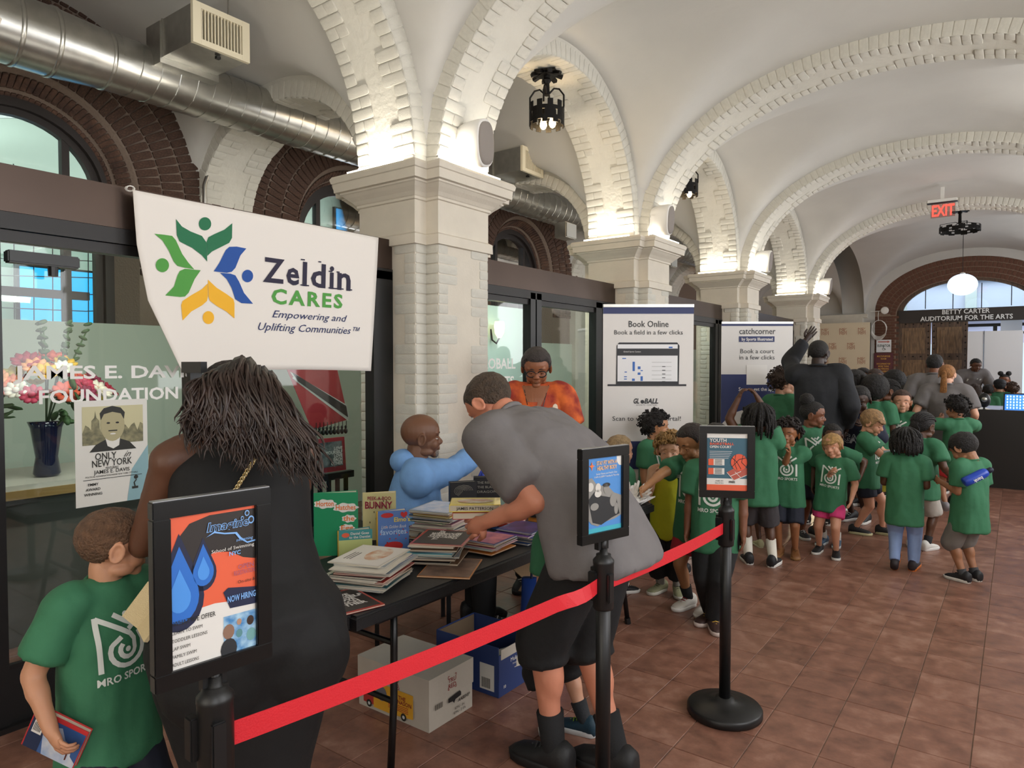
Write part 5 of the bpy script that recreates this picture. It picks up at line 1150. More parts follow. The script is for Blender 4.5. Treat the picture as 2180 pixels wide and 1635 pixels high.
def topA(g, w_, h_, t_):
    poly('cover_print', rect(-h_ / 2 * .95, -w_ / 2 * .95, h_ / 2 * .95, w_ / 2 * .95), mat('cover_white', 'e0dcd4', 0.4), g, TP(t_)); poly('cover_print', circ(0.02, -0.03, 0.09, 20, 0.05), IL1, g, TP(t_, o=.0014))
    for q in range(3): poly('cover_print', rect(-0.08, 0.05 + q * 0.014, 0.02, 0.054 + q * 0.014), INK, g, TP(t_, o=.0014))
random.seed(3)
stack(-2.17, 1.97, rA, 16, 0.24, 0.29, 0.0062, ['d8d2c4', '9aa3a8', 'd8d2c4', '2a5f66', '8a6a50', 'd8d2c4', 'b33a30', 'd8d2c4', '1b1b1f', 'b33a30', 'd8d2c4', '9aa3a8', '2e4f8a'], 'front left stack beside the woman in black', 'books in the front left stack', topfn=topA)
def love(g, w_, h_, t_):
    poly('cover_print', rect(-h_ / 2 * .92, -w_ / 2 * .9, h_ / 2 * .92, w_ / 2 * .9), CHA, g, TP(t_)); text('lettering', 'LOVE\nYOURSELF\nLOVE\nEACH\nOTHER', 0.036, PW, g, TP(t_, 0.02 - w_ * .28, 0.03, .0015), bold=0.04, line=0.8)
gg = book((-2.06, 1.70, TZ + 0.001), R(-14), 0.25, 0.26, 0.006, 'b33a30', 'red bordered book lying flat at the near end of the table', hard=False); love(gg, 0.25, 0.26, 0.006)
gg = book((-2.02, 2.30, TZ + 0.001), R(28), 0.23, 0.29, 0.005, 'd98a3a', 'large orange spined picture book lying flat at the table edge', hard=False); top_img(IL2, 0.96)(gg, 0.23, 0.29, 0.005)
z = stack(-2.17, 2.38, R(30), 11, 0.22, 0.28, 0.007, ['8a6a50', '1b1b1f', 'd8d2c4', '8a6a50', '9aa3a8', '1b1b1f', '6fb6c4', 'b8c6dd'], 'middle stack behind the flat orange book', 'books in the middle stack', z=TZ + 0.007)
gg = book((-2.15, 2.40, z), R(26), 0.25, 0.27, 0.006, 'b33a30', 'red and black lettered book topping the middle stack', hard=False); love(gg, 0.25, 0.27, 0.006)
stack(-2.42, 2.68, R(12), 20, 0.23, 0.27, 0.0078, ['1b1b1f', 'e3c83c', '8a6a50', 'd98a3a', '9aa3a8', 'd8d2c4', '8a6a50', '9aa3a8', '1b1b1f', 'c77f9a', 'd8d2c4', 'c77f9a', '4f8a4a', '1b1b1f', 'b8c6dd'], 'tall rear stack', 'books in the tall rear stack', topfn=top_img(IL4))
stack(-2.09, 2.66, R(8), 9, 0.2, 0.22, 0.006, ['2a5f66', 'd98a3a', '2e4f8a', 'b33a30', '6fb6c4', 'c77f9a'], 'pink stack at the table edge', 'books in the pink stack', topfn=top_img(IL3))
stack(-2.05, 2.92, R(4), 7, 0.21, 0.23, 0.0085, ['2e4f8a', '2e4f8a', '2a5f66', '2e4f8a', '7a4aa0'], 'purple and blue stack by the bending man', 'books in the purple and blue stack', topfn=top_img(IL5))
def house(g, w_, h_, t_): text('lettering', 'THE HOUSE\nof HADES', 0.022, PW, g, plane_mtx((w_ / 2 + .001, 0, t_ * 0.5), (0, 1, 0), (0, 0, 1)))
z = TZ + 0.001
for i, (c, t_, lb) in enumerate((('d98a3a', 0.03, 'orange novel at the bottom of the stack behind the bending man'), ('1b1b1f', 0.045, 'thick black novel with white title behind the bending man'), ('d98a3a', 0.03, 'orange novel third up behind the bending man'), ('1b1b1f', 0.035, 'dark novel under the blue covered book'), ('8a6a50', 0.03, 'brown hardback directly below the blue covered book'), ('b8c6dd', 0.02, 'blue covered book topping the stack behind the bending man'))):
    gg = book((-2.16 + JT(0.01), 3.33 + JT(0.01), z), R(90 + 10 * (i % 2)), 0.16, 0.23, t_, c, lb, 'novels behind the bending man'); z += t_ + 0.0005
    if i == 1: text('lettering', 'THE HOUSE\nOF HADES', 0.024, PW, gg, plane_mtx((0.0, -0.1165, 0.026), (1, 0, 0), (0, 0, 1)))
    if i == 5: poly('cover_print', rect(-0.075, -0.11, 0.075, 0.11), mat('sea_illustration', '7fb4cc', 0.4, col2='2f7fa8', vscale=12), gg, plane_mtx((0, 0, t_ + .001), (1, 0, 0), (0, 1, 0)))
g = empty('glue_bottle', (-2.25, 3.12, TZ), label='small orange bottle with a pointed cap behind the bending man', cat='bottle')
g.location.z = z; g.location.x = -2.16; g.location.y = 3.27
bm = bmesh.new(); lathe(bm, [(0.022, 0), (0.024, 0.01), (0.024, 0.06), (0.012, 0.075)], 14); link('body', bmesh_to('body', bm, True), mat('orange_plastic', 'e8622c', 0.35), g); bm = bmesh.new(); lathe(bm, [(0.012, 0.074), (0.010, 0.09), (0.004, 0.11)], 10); link('cap', bmesh_to('cap', bm, True), mat('orange_plastic', 'e8622c', 0.35), g)
def standing(px, py, d, w_, h_, col, lab, yaw_=0, spread=16, m_=None):
    """open book standing upright; (px,py) is the middle of its foot in the photograph"""
    p = fz(px, py, TZ); p.z = TZ + 0.001; ang = math.atan2(p.y, p.x) - math.pi / 2 + R(yaw_)
    g = empty('book', p, ang, label=lab, cat='book', group='books standing open on the table'); cm = m_ or mat('cover_' + col, col, 0.35, coat=0.3)
    box('front_cover', (0, 0, h_ / 2), (w_, 0.003, h_), cm, g)
    bk = empty('back_cover', (-w_ / 2, 0.004, 0), R(spread)); bk.parent = g; box('board', (w_ / 2, 0.004, h_ / 2), (w_, 0.003, h_), cm, bk); box('pages', (w_ / 2 - 0.003, -0.001, h_ / 2), (w_ - 0.008, 0.007, h_ - 0.006), PAGES, bk)
    return g, (lambda x, z_, o=0.0: plane_mtx((x, -0.0025 - o, z_), (1, 0, 0), (0, 0, 1)))
PO = mat('title_orange', 'e0742c', 0.5)
g, Q = standing(716, 1183, 0, 0.205, 0.30, '2e8a5a', 'tall green picture book standing open, orange title in white clouds', -6, 14, mat('green_book_cover', '1f8a5c', 0.35, coat=0.3))
def cloud(cx, cy, w_, h_, g=g, Q=Q): poly('cloud_print', [(cx + w_ / 2 * (1 + 0.09 * math.cos(7 * a)) * math.cos(a), cy + h_ / 2 * (1 + 0.12 * math.cos(7 * a)) * math.sin(a)) for a in [2 * math.pi * i / 42 for i in range(42)]], PW, g, Q(0, 0, .0005))
for cx, cy, w_, h_, s_ in ((-0.05, 0.248, 0.10, 0.042, 'Horton'), (0.045, 0.228, 0.115, 0.042, 'Hatches'), (0.06, 0.175, 0.065, 0.035, 'the'), (0.05, 0.13, 0.07, 0.035, 'Egg')):
    cloud(cx, cy, w_, h_); text('lettering', s_, 0.034, PO, g, Q(cx, cy - 0.01, .001), bold=0.02, fit=w_ * 0.8)
g, Q = standing(808, 1150, 0, 0.17, 0.245, 'e3c83c', 'cream picture book standing open behind, with crimson title', -8, 14, mat('pale_yellow_cover', 'd9cf96', 0.4))
CRM = mat('crimson_title', '9c2440', 0.5); text('lettering', 'PEEK-A-BOO', 0.026, CRM, g, Q(0, 0.208, .001), bold=0.02, fit=0.12); text('lettering', 'BUNNY', 0.05, CRM, g, Q(-0.005, 0.165, .001), bold=0.03, fit=0.14)
for q in range(16): poly('seed_print', circ(JT(0.075), 0.05 + random.random() * 0.17, 0.003, 6, 0.006), mat('seed_brown', '6a5a38', 0.5), g, Q(0, 0, .0006))
g, Q = standing(757, 1187, 0, 0.155, 0.13, '2a5f66', 'small teal topped picture book standing open in front of the green one', 4, 16, mat('teal_cover', '3f8f90', 0.4))
poly('cover_print', rect(-0.077, 0.0, 0.077, 0.085), mat('yellow_green_print', 'b9c27a', 0.5), g, Q(0, 0, .0006)); text('lettering', 'Daniel Goes\nto the Dentist', 0.017, PW, g, Q(0.02, 0.108, .001), bold=0.02); poly('cover_print', circ(-0.045, 0.108, 0.018, 18, 0.011), OR, g, Q(0, 0, .0006)); box('spine', (-0.079, 0.004, 0.065), (0.006, 0.012, 0.13), mat('gold_spine', 'c9a23c', 0.35, metal=0.5), g)
g, Q = standing(838, 1178, 0, 0.148, 0.205, '2e4f8a', 'blue children\'s storybook standing open with a gold spine', 8, 18, mat('periwinkle_cover', '5a7fc0', 0.35, coat=0.3))
text('lettering', "Elmo's", 0.03, mat('title_yellow', 'e8cf52', 0.5), g, Q(0.04, 0.152, .001), bold=0.02); text('lettering', 'Little Golden Book', 0.022, PW, g, Q(0, 0.122, .001), shear=0.3, fit=0.12); text('lettering', 'favorites', 0.038, mat('title_pale_blue', 'b8cfe8', 0.5), g, Q(0, 0.092, .001), bold=0.01, fit=0.125)
RD = mat('storybook_red', 'c42a2a', 0.5); poly('heart_print', [(0.05, 0.168), (0.034, 0.182), (0.034, 0.194), (0.042, 0.199), (0.05, 0.192), (0.058, 0.199), (0.066, 0.194), (0.066, 0.182)], RD, g, Q(0, 0, .0008)); poly('splash_print', circ(0.0, 0.035, 0.045, 22, 0.022), RD, g, Q(0, 0, .0006)); poly('splash_print', circ(-0.03, 0.185, 0.03, 18, 0.012), RD, g, Q(0, 0, .0006))
for q in range(14): poly('heart_print', circ(JT(0.065), 0.02 + random.random() * 0.16, 0.0035, 6), RD, g, Q(0, 0, .0005))
box('spine', (-0.077, 0.006, 0.1025), (0.008, 0.014, 0.205), mat('gold_spine', 'c9a23c', 0.35, metal=0.5), g)
BKC = mat('black_tooled_cover', '1f1f22', 0.45); SLV = mat('silver_print', 'a8a59a', 0.4, metal=0.4)
for px, py, yw, lab, lines in ((985, 1092, 14, 'black tooled novel standing upright left of the bending man', (('FANTASTIC', 0.014, 0.13), ('BEASTS', 0.026, 0.105))), (1036, 1075, 6, 'dark novel standing behind the bending man\'s arm', (('THE RISE OF', 0.02, 0.195), ('THE BLACK', 0.02, 0.168), ('DRAGON', 0.02, 0.14)))):
    p = fz(px, py, TZ); p.x = max(p.x, -2.56); g = empty('book', (p.x, fx(px, 1000, p.x).y, TZ + 0.001), math.atan2(p.y, p.x) - math.pi / 2 + R(yw), label=lab, cat='book', group='upright black novels')
    bm = bmesh.new(); bx(bm, (0, -0.02, 0.118), (0.155, 0.003, 0.235)); bx(bm, (0, 0.02, 0.118), (0.155, 0.003, 0.235)); bx(bm, (-0.077, 0, 0.118), (0.003, 0.043, 0.235)); link('cover', bmesh_to('cover', bm), BKC, g); box('pages', (-0.002, 0, 0.117), (0.148, 0.036, 0.226), PAGES, g)
    for s_, hh, zz in lines: text('lettering', s_, hh, SLV, g, plane_mtx((0, -0.0225, zz), (1, 0, 0), (0, 0, 1)), fit=0.115)
    bm = bmesh.new()
    for q in range(7): tube(bm, [(0.01 * q * math.cos(a) * 0.9, -0.022, 0.185 - (0.0 if 'FANT' in lines[0][0] else 0.11) + 0.006 * q * math.sin(a) * 0.9) for a in [2 * math.pi * i / 12 for i in range(9)]], 0.0008, 4)
    link('ornament', bmesh_to('ornament', bm), SLV, g)
z = TZ + 0.001
p = fz(1015, 1098, 0.80)
for i, (c, t_, lb) in enumerate((('2e4f8a', 0.02, 'blue book at the bottom under the yellow book'), ('b33a30', 0.025, 'dark red book just under the yellow book'))):
    book((-2.30, 3.06, z), R(80 + i * 9), 0.15, 0.21, t_, c, lb); z += t_ + .0005
# under the table -------------------------------------------------------
CBW = mat('white_cardboard', 'bdb5a8', 0.75, bump=0.05, var=0.05)
bx0, bx1, by0, by1, bh = -2.56, -2.09, 2.23, 2.54, 0.24
L1_, L2_ = bx1 - bx0, by1 - by0
g = empty('carton', ((bx0 + bx1) / 2, (by0 + by1) / 2, 0), label='white lidded paper carton with a yellow truck picture on the floor', cat='box')
box('body', (0, 0, 0.10), (L1_ - 0.008, L2_ - 0.008, 0.20), CBW, g)
bm = bmesh.new(); bx(bm, (0, 0, bh - 0.06), (L1_, L2_, 0.12)); link('lid', bmesh_to('lid', bm), CBW, g)
SF = lambda x, z_, o=0.0: plane_mtx((x, -L2_ / 2 - 0.001 - o, z_), (1, 0, 0), (0, 0, 1))
SR = lambda y, z_, o=0.0: plane_mtx((L1_ / 2 + 0.001 + o, y, z_), (0, 1, 0), (0, 0, 1))
REDI = mat('dark_red_ink', '8c2a28', 0.6); TY, TR_ = mat('truck_yellow', 'd9a22c', 0.6), mat('truck_red', 'a8302c', 0.6)
for F_, o_ in ((SF, 0.02), (SR, 0.0)):
    text('lettering', 'TRU\nRED', 0.03, REDI, g, F_(o_, 0.18, .001), bold=0.01, line=0.9)
    for sx_ in (-1, 1):
        for sz in (-1, 1):
            poly('logo_corner', [(0, 0), (0.012, 0), (0.012, 0.003), (0.003, 0.003), (0.003, 0.012), (0, 0.012)], REDI, g, F_(o_ + sx_ * 0.03, 0.18 + sz * 0.033, .001) @ Matrix.Rotation({(-1, -1): 0, (1, -1): math.pi / 2, (1, 1): math.pi, (-1, 1): -math.pi / 2}[(sx_, sz)], 4, 'Z'))
poly('truck_print', [(-0.10, 0.02), (-0.10, 0.145), (0.16, 0.145), (0.16, 0.035), (0.02, 0.02)], TY, g, SF(-0.02, 0, .003)); poly('truck_print', [(-0.17, 0.03), (-0.17, 0.09), (-0.15, 0.13), (-0.10, 0.135), (-0.10, 0.03)], TR_, g, SF(-0.02, 0, .003)); poly('truck_window', [(-0.16, 0.085), (-0.145, 0.118), (-0.115, 0.118), (-0.115, 0.085)], PW, g, SF(-0.02, 0, .0035))
for x in (-0.13, 0.10): poly('truck_wheel', circ(x, 0.03, 0.018, 18), INK, g, SF(-0.02, 0, .004)); poly('truck_wheel', circ(x, 0.03, 0.008, 12), PG, g, SF(-0.02, 0, .0045))
text('lettering', 'THE\nBANASON', 0.026, REDI, g, SF(0.07, 0.105, .0045), bold=0.02, line=0.8); poly('truck_print', circ(-0.045, 0.10, 0.035, 18), mat('truck_grey_print', '6c6e78', 0.6), g, SF(-0.02, 0, .004)); [poly('truck_print', rect(0.0, 0.05 + q * .008, 0.13, 0.053 + q * .008), TR_, g, SF(-0.02, 0, .004)) for q in range(4)]
poly('hand_hole', [(-0.05, 0.09), (-0.05, 0.11), (0.03, 0.12), (0.04, 0.11), (0.04, 0.095), (0.0, 0.09), (-0.01, 0.075), (-0.02, 0.088)], BLACK, g, SR(0.02, 0, .003)); text('lettering', 'AABSHIP', 0.022, INK, g, SR(0.08, 0.07, .003), bold=0.02, shear=0.2); text('lettering', 'KPN - IN', 0.018, INK, g, SR(0.05, 0.04, .003)); text('lettering', 'KPN - 2 EA', 0.018, INK, g, SR(0.05, 0.02, .003))
for q in range(9): poly('barcode', rect(-0.12 + q * 0.006, 0.09, -0.117 + q * 0.006, 0.115), INK, g, SR(0, 0, .003))
g = empty('open_carton', (-2.245, 2.83, 0), label='open navy blue paper carton under the table', cat='box')
NVB = mat('navy_carton', '263a6e', 0.6); KR = mat('kraft_inside', '6e5a44', 0.8); w_, l_, h_ = 0.41, 0.31, 0.25
for nm, c, s_ in (('side', (-w_ / 2, 0, h_ / 2), (0.005, l_, h_)), ('side', (w_ / 2, 0, h_ / 2 - 0.02), (0.005, l_, h_ - 0.04)), ('side', (0, -l_ / 2, h_ / 2), (w_, 0.005, h_)), ('side', (0, l_ / 2, h_ / 2), (w_, 0.005, h_))): box(nm, c, s_, NVB, g)
box('bottom', (0, 0, 0.005), (w_, l_, 0.006), KR, g); box('flap', (0, -l_ / 2 + 0.006, h_ / 2), (w_ - 0.02, 0.004, h_ - 0.01), KR, g); box('flap', (-w_ / 2 + 0.006, 0, h_ / 2), (0.004, l_ - 0.02, h_ - 0.01), KR, g); box('flap', (w_ / 2 + .004, 0.0, h_ - 0.04), (0.003, l_ - 0.03, 0.05), CBW, g)
SR2 = lambda y, z_: plane_mtx((w_ / 2 + 0.004, y, z_), (0, 1, 0), (0, 0, 1)); text('lettering', 'Multipurpose', 0.03, WL, g, SR2(0.02, 0.15)); text('lettering', 'Printer & Copy Paper', 0.014, WL, g, SR2(0.02, 0.13)); text('lettering', '10', 0.022, WL, g, SR2(-0.11, 0.035), bold=0.02)
lb = box('shipping_label', (w_ / 2 - 0.07, -l_ / 2 - 0.004, 0.09), (0.09, 0.002, 0.13), PAPER, g); [box('barcode', (w_ / 2 - 0.10 + q * 0.007, -l_ / 2 - 0.006, 0.06), (0.003, 0.001, 0.05), INK, g) for q in range(8)]
for i, (c, rz_) in enumerate((('b33a30', 0.2), ('8a6a50', 0.5), ('d8d2c4', -0.3))): book((-2.2 + 0.05 * i, 2.8 + .02 * i, 0.01 + i * 0.05), rz_, 0.14, 0.2, 0.045, c, ['red paperback at the bottom of the open navy carton', 'brown paperback in the middle of the open navy carton', 'cream paperback lying on top in the open navy carton'][i])
g = empty('cardboard_box', (-2.18, 3.56, 0), R(12), label='open brown cardboard box with a black scribble behind the navy carton', cat='box')
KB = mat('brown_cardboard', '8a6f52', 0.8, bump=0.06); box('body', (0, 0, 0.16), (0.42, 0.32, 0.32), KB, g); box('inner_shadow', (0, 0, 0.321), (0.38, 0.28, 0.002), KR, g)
for nm, c, s_, r_ in (('flap', (0, -0.22, 0.35), (0.42, 0.13, 0.004), (R(20), 0, 0)), ('flap', (0, 0.2, 0.38), (0.42, 0.13, 0.004), (R(50), 0, 0)), ('flap', (0.26, 0, 0.36), (0.13, 0.3, 0.004), (0, R(-25), 0)), ('flap', (-0.25, 0, 0.37), (0.13, 0.3, 0.004), (0, R(35), 0))): box(nm, c, s_, KB, g, rot=r_)
bm = bmesh.new(); tube(bm, [(0.05 * math.sin(a * 1.3), -0.163, 0.22 + 0.035 * math.cos(a * 2.1)) for a in [i * 0.3 for i in range(26)]], 0.0025, 4); link('scribble', bmesh_to('scribble', bm), INK, g)
g = empty('tote_bag', (-2.12, 3.17, 0), R(10), label='blue and navy fabric tote bag slumped on the floor under the table', cat='bag')
bm = bmesh.new(); rs = [ringverts(bm, Vector((0.02 * math.sin(z_ * 9), 0, z_)), Vector((1, 0, 0)), Vector((0, 1, 0)), rx, ry, 24, 2.6) for z_, rx, ry in ((0.0, 0.10, 0.07), (0.02, 0.13, 0.09), (0.15, 0.14, 0.10), (0.32, 0.12, 0.07), (0.45, 0.10, 0.035))]; bridge(bm, rs); link('body', bmesh_to('body', bm, True), mat('royal_blue_nylon', '24479c', 0.6, bump=0.3, bscale=14), g)
bm = bmesh.new(); rs = [ringverts(bm, Vector((0, -0.01, z_)), Vector((1, 0, 0)), Vector((0, 1, 0)), rx, ry, 24, 2.6) for z_, rx, ry in ((0.0, 0.09, 0.08), (0.05, 0.125, 0.10), (0.2, 0.12, 0.108), (0.25, 0.11, 0.1))]; bridge(bm, rs); link('pocket', bmesh_to('pocket', bm, True), mat('navy_nylon', '161c34', 0.6), g)
bm = bmesh.new(); tube(bm, [(-0.06, 0, 0.43), (-0.05, -0.01, 0.55), (0.02, -0.02, 0.58), (0.06, 0, 0.43)], 0.008, 6); link('handle', bmesh_to('handle', bm), mat('navy_nylon', '161c34', 0.6), g)
g = empty('tissue_pile', (-2.02, 4.08, TZ + 0.001), label='pile of crumpled white tissue paper on the far corner of the table', cat='paper')
bm = bmesh.new(); random.seed(5)
for q in range(70):
    a, r_, zz = random.random() * 6.28, 0.10 * math.sqrt(random.random()), random.random() * 0.07; tip = Vector((r_ * 1.6 * math.cos(a), r_ * 1.6 * math.sin(a), zz + 0.05 + JT(.03))); b0 = Vector((r_ * .6 * math.cos(a), r_ * .6 * math.sin(a), zz * .4)); s_ = Vector((-math.sin(a), math.cos(a), 0.3)) * 0.02
    vs = [bm.verts.new(b0 - s_), bm.verts.new(b0 + s_), bm.verts.new(tip + s_ * .4), bm.verts.new(tip - s_ * .4), bm.verts.new((b0 + tip) / 2 + Vector((0, 0, 0.02)))]
    bm.faces.new((vs[0], vs[1], vs[4])); bm.faces.new((vs[1], vs[2], vs[4])); bm.faces.new((vs[2], vs[3], vs[4])); bm.faces.new((vs[3], vs[0], vs[4]))
ell(bm, (0, 0, 0.03), (0.1, 0.12, 0.03)); link('sheets', bmesh_to('sheets', bm), mat('white_tissue', 'e6e4e0', 0.8), g, kind='stuff')
# ------------------------------------------------------------------ people
def skinm(c): return mat('skin_' + c, c, 0.5, bump=0.05, bscale=90, var=0.05, vscale=5, sss=0.08)
def hairm(c, bs=120): return mat('hair_' + c, c, 0.55, bump=0.9, bscale=bs, var=0.35, vscale=40)
def clothm(name, c, var=0.06): return mat(name, c, 0.8, bump=0.22, bscale=16, var=var, vscale=14, sheen=0.0)
GREEN = clothm('green_jersey', '34714f')
EYEW, EYEI, LIPM = mat('eye_white', 'e4e0da', 0.3), mat('dark_iris', '20130c', 0.15), None
def dirv(lean, side=0.0): return Vector((math.sin(side) * math.cos(lean * 0.999), math.sin(lean), math.cos(lean) * math.cos(side))).normalized()
def ik(S, W, l1, l2, pole):
    d = W - S; L = min(d.length, (l1 + l2) * 0.995); d.normalize(); W = S + d * L
    a = (l1 * l1 - l2 * l2 + L * L) / (2 * L); h = math.sqrt(max(0.0, l1 * l1 - a * a)); p = pole - d * pole.dot(d)
    if p.length < 1e-5: p = Vector((0, -1, 0)) - d * (-d.y)
    return S + d * a + p.normalized() * h, W
def foldmesh(me, amp, fs=11.0, seed=0.0, zs=0.35):
    """cloth folds pressed into the real surface"""
    n = len(me.vertices); co = np.empty(n * 3); me.vertices.foreach_get('co', co); no = np.empty(n * 3); me.vertices.foreach_get('normal', no)
    co = co.reshape(-1, 3); no = no.reshape(-1, 3); f = np.array([noise.noise((x * fs + seed, y * fs, z * fs * zs)) + 0.5 * noise.noise((x * fs * 2.3, y * fs * 2.3 + seed, z * fs * 1.1)) for x, y, z in co.tolist()])
    me.vertices.foreach_set('co', (co + no * (amp * (f + 0.55))[:, None]).ravel()); me.update()
def hand(bm_palm, bm_f, W, d, pn, HL, side, curl, spread=1.0):
    d = d.normalized(); pn = (pn - d * pn.dot(d)).normalized(); sx_ = d.cross(pn).normalized()
    M3 = Matrix((sx_, d, pn)).transposed()
    ell(bm_palm, W + d * HL * 0.26, (HL * 0.22, HL * 0.30, HL * 0.115), M3); capsule(bm_palm, W - d * HL * 0.08, W + d * HL * 0.2, HL * 0.14, HL * 0.15, 8)
    for i, (o, L, r) in enumerate(((-0.165, 0.40, 0.052), (-0.055, 0.46, 0.054), (0.055, 0.43, 0.052), (0.16, 0.33, 0.045))):
        p = W + d * HL * 0.42 + sx_ * (o * HL * side); a = 0.0; dd = (d + sx_ * (o * side * 0.8 * spread)).normalized(); pts = [p - d * HL * 0.1, p]
        for k, f in enumerate((0.45, 0.32, 0.25)):
            a += R((28, 42, 30)[k]) * curl; v = dd * math.cos(a) + pn * math.sin(a); p = p + v * (L * HL * f); pts.append(p)
        tube(bm_f, pts, [r * HL * 1.05, r * HL * 1.08, r * HL, r * HL * 0.95, r * HL * 0.6], 7)
    p = W + d * HL * 0.12 - sx_ * (0.14 * HL * side); v1 = (d * 0.75 - sx_ * (0.62 * side) + pn * 0.25 * (1 + curl)).normalized(); v2 = (d * 0.95 - sx_ * (0.15 * side) + pn * 0.5 * curl).normalized()
    tube(bm_f, [p, p + v1 * HL * 0.2, p + v1 * HL * 0.2 + v2 * HL * 0.16, p + v1 * HL * 0.2 + v2 * HL * 0.28], [0.085 * HL, 0.068 * HL, 0.06 * HL, 0.038 * HL], 7)
HCC, HCR = Vector((0, -0.06, 0.62)), Vector((0.355, 0.435, 0.375))
def hairline(p, low=0.25, front=0.80, side=0.52):
    y = p.y
    return low + (side - low) * smoothstep(-0.30, -0.02, y) + (front - side) * smoothstep(0.02, 0.22, y)
def make_hair(kind, hm_, Mh, g, hh, rnd, bald=False, **k):
    def cap(th, low, front, side, n=40, m_=22, jit=0.0, fringe=0.0):
        bm = bmesh.new(); vs = []; 
        for j in range(m_ + 1):
            ph = math.pi * j / m_; row = []
            for i in range(n):
                t = 2 * math.pi * i / n; u = Vector((math.sin(ph) * math.cos(t), math.sin(ph) * math.sin(t), math.cos(ph)))
                p = HCC + Vector((u.x * HCR.x, u.y * HCR.y, u.z * HCR.z)); zl = hairline(p, low, front, side)
                kf = smoothstep(zl - 0.05, zl + 0.03, p.z); tt = 0.93 + (th - 0.93) * kf
                if jit: tt += jit * kf * noise.noise(u * 5 + Vector((rnd, 0, 0)))
                q = HCC + Vector((u.x * HCR.x, u.y * HCR.y, u.z * HCR.z)) * tt
                if fringe and u.y > 0.2 and p.z > front: q.z -= fringe * smoothstep(0.2, 0.8, u.y); q.y += 0.02
                row.append(bm.verts.new(q))
            vs.append(row)
        for a, b in zip(vs, vs[1:]):
            for i in range(n): bm.faces.new((a[i], b[i], b[(i + 1) % n], a[(i + 1) % n]))
        bmesh.ops.remove_doubles(bm, verts=bm.verts[:], dist=0.0005)
        return bm
    rs_ = random.Random(rnd * 97 + 5)
    def pts_on(n, low, front, side, th=1.06):
        out = []
        while len(out) < n:
            u = Vector((rs_.gauss(0, 1), rs_.gauss(0, 1), rs_.gauss(0, 1))).normalized(); p = HCC + Vector((u.x * HCR.x, u.y * HCR.y, u.z * HCR.z)) * th
            if p.z > hairline(p, low, front, side) + 0.02: out.append((p, u))
        return out
    if kind == 'shaved': bm = cap(1.012, .28, .80, .55)
    elif kind == 'short': bm = cap(k.get('th', 1.07), .18, k.get('front', .80), .52, jit=0.05, fringe=k.get('fringe', 0.0))
    elif kind == 'bowl': bm = cap(1.14, .10, .70, .36, jit=0.05, fringe=0.12)
    elif kind == 'curly':
        bm = cap(1.08, .26, .78, .50); n = k.get('n', 170); sz = k.get('sz', 0.075); vol = k.get('vol', 1.14)
        for p, u in pts_on(n, .22, .74, .44, vol):
            a = Vector((JT(1), JT(1), JT(1))).normalized(); b = u.cross(a).normalized(); c = u.cross(b); r_ = sz * rs_.uniform(0.5, 0.8); p = p + u * rs_.uniform(-0.06, 0.07)
            tube(bm, [p + b * (r_ * math.cos(q)) + c * (r_ * math.sin(q)) + u * (0.012 * q) for q in [i * 0.9 for i in range(8)]], [r_ * f for f in (.35, .55, .6, .6, .6, .55, .45, .2)], 5)
    elif kind == 'afro':
        bm = bmesh.new(); bmesh.ops.create_icosphere(bm, subdivisions=5, radius=1)
        vol = k.get('vol', 1.35)
        for v in bm.verts:
            u = v.co.normalized(); p = HCC + Vector((u.x * HCR.x, u.y * HCR.y, u.z * HCR.z)); kf = smoothstep(hairline(p, .2, .78, .42) - 0.03, hairline(p, .2, .78, .42) + 0.06, p.z)
            tt = 0.93 + (vol - 0.93) * kf + 0.06 * kf * (noise.noise(u * 9) + noise.noise(u * 22)); v.co = HCC + Vector((u.x * HCR.x, u.y * HCR.y, u.z * HCR.z)) * tt
    elif kind == 'dreads':
        bm = cap(1.09, .24, .74, .46, jit=.06)
        for p, u in pts_on(k.get('n', 90), .45, .72, .48, 1.04):
            o = Vector((u.x, u.y, 0)); o = o.normalized() if o.length > .01 else Vector((1, 0, 0)); L = k.get('L', 0.55) * rs_.uniform(.8, 1.1); zb = max(p.z - L, 0.55 - L * 1.0)
            if u.y > 0.5: zb = max(zb, 0.62)
            e = Vector((o.x * 0.44, o.y * 0.50 - .05, zb)); mid = (p + e) / 2 + o * 0.10 + Vector((0, 0, .1)); tube(bm, [p, (p + mid) / 2 + o * .03, mid, (mid + e) / 2 + o * .03, e], [.045, .045, .042, .04, .028], 6)
    elif kind == 'braids':
        bm = cap(1.05, .26, .80, .50)
        for q in range(-5, 6):       # cornrows running back over the head
            pts = []
            for i in range(12):
                t = R(35 + i * 12.5); a = q * 0.22; u = Vector((math.sin(a) * abs(math.sin(t)) ** .5, math.cos(t), math.sin(t) * math.cos(a))).normalized(); pts.append(HCC + Vector((u.x * HCR.x, u.y * HCR.y, u.z * HCR.z)) * 1.08)
            tube(bm, pts, 0.035, 6)
            e = pts[-1]; L = k.get('L', 0.5)
            tube(bm, [e, e + Vector((0, -.05, -.12)), e + Vector((0.02 * q, -.05, -L * .6)), e + Vector((0.02 * q, -.02, -L))], [.035, .034, .03, .022], 6)
    elif kind == 'ponytail':
        bm = cap(1.06, .26, .80, .48, jit=.02); L = k.get('L', 1.5)
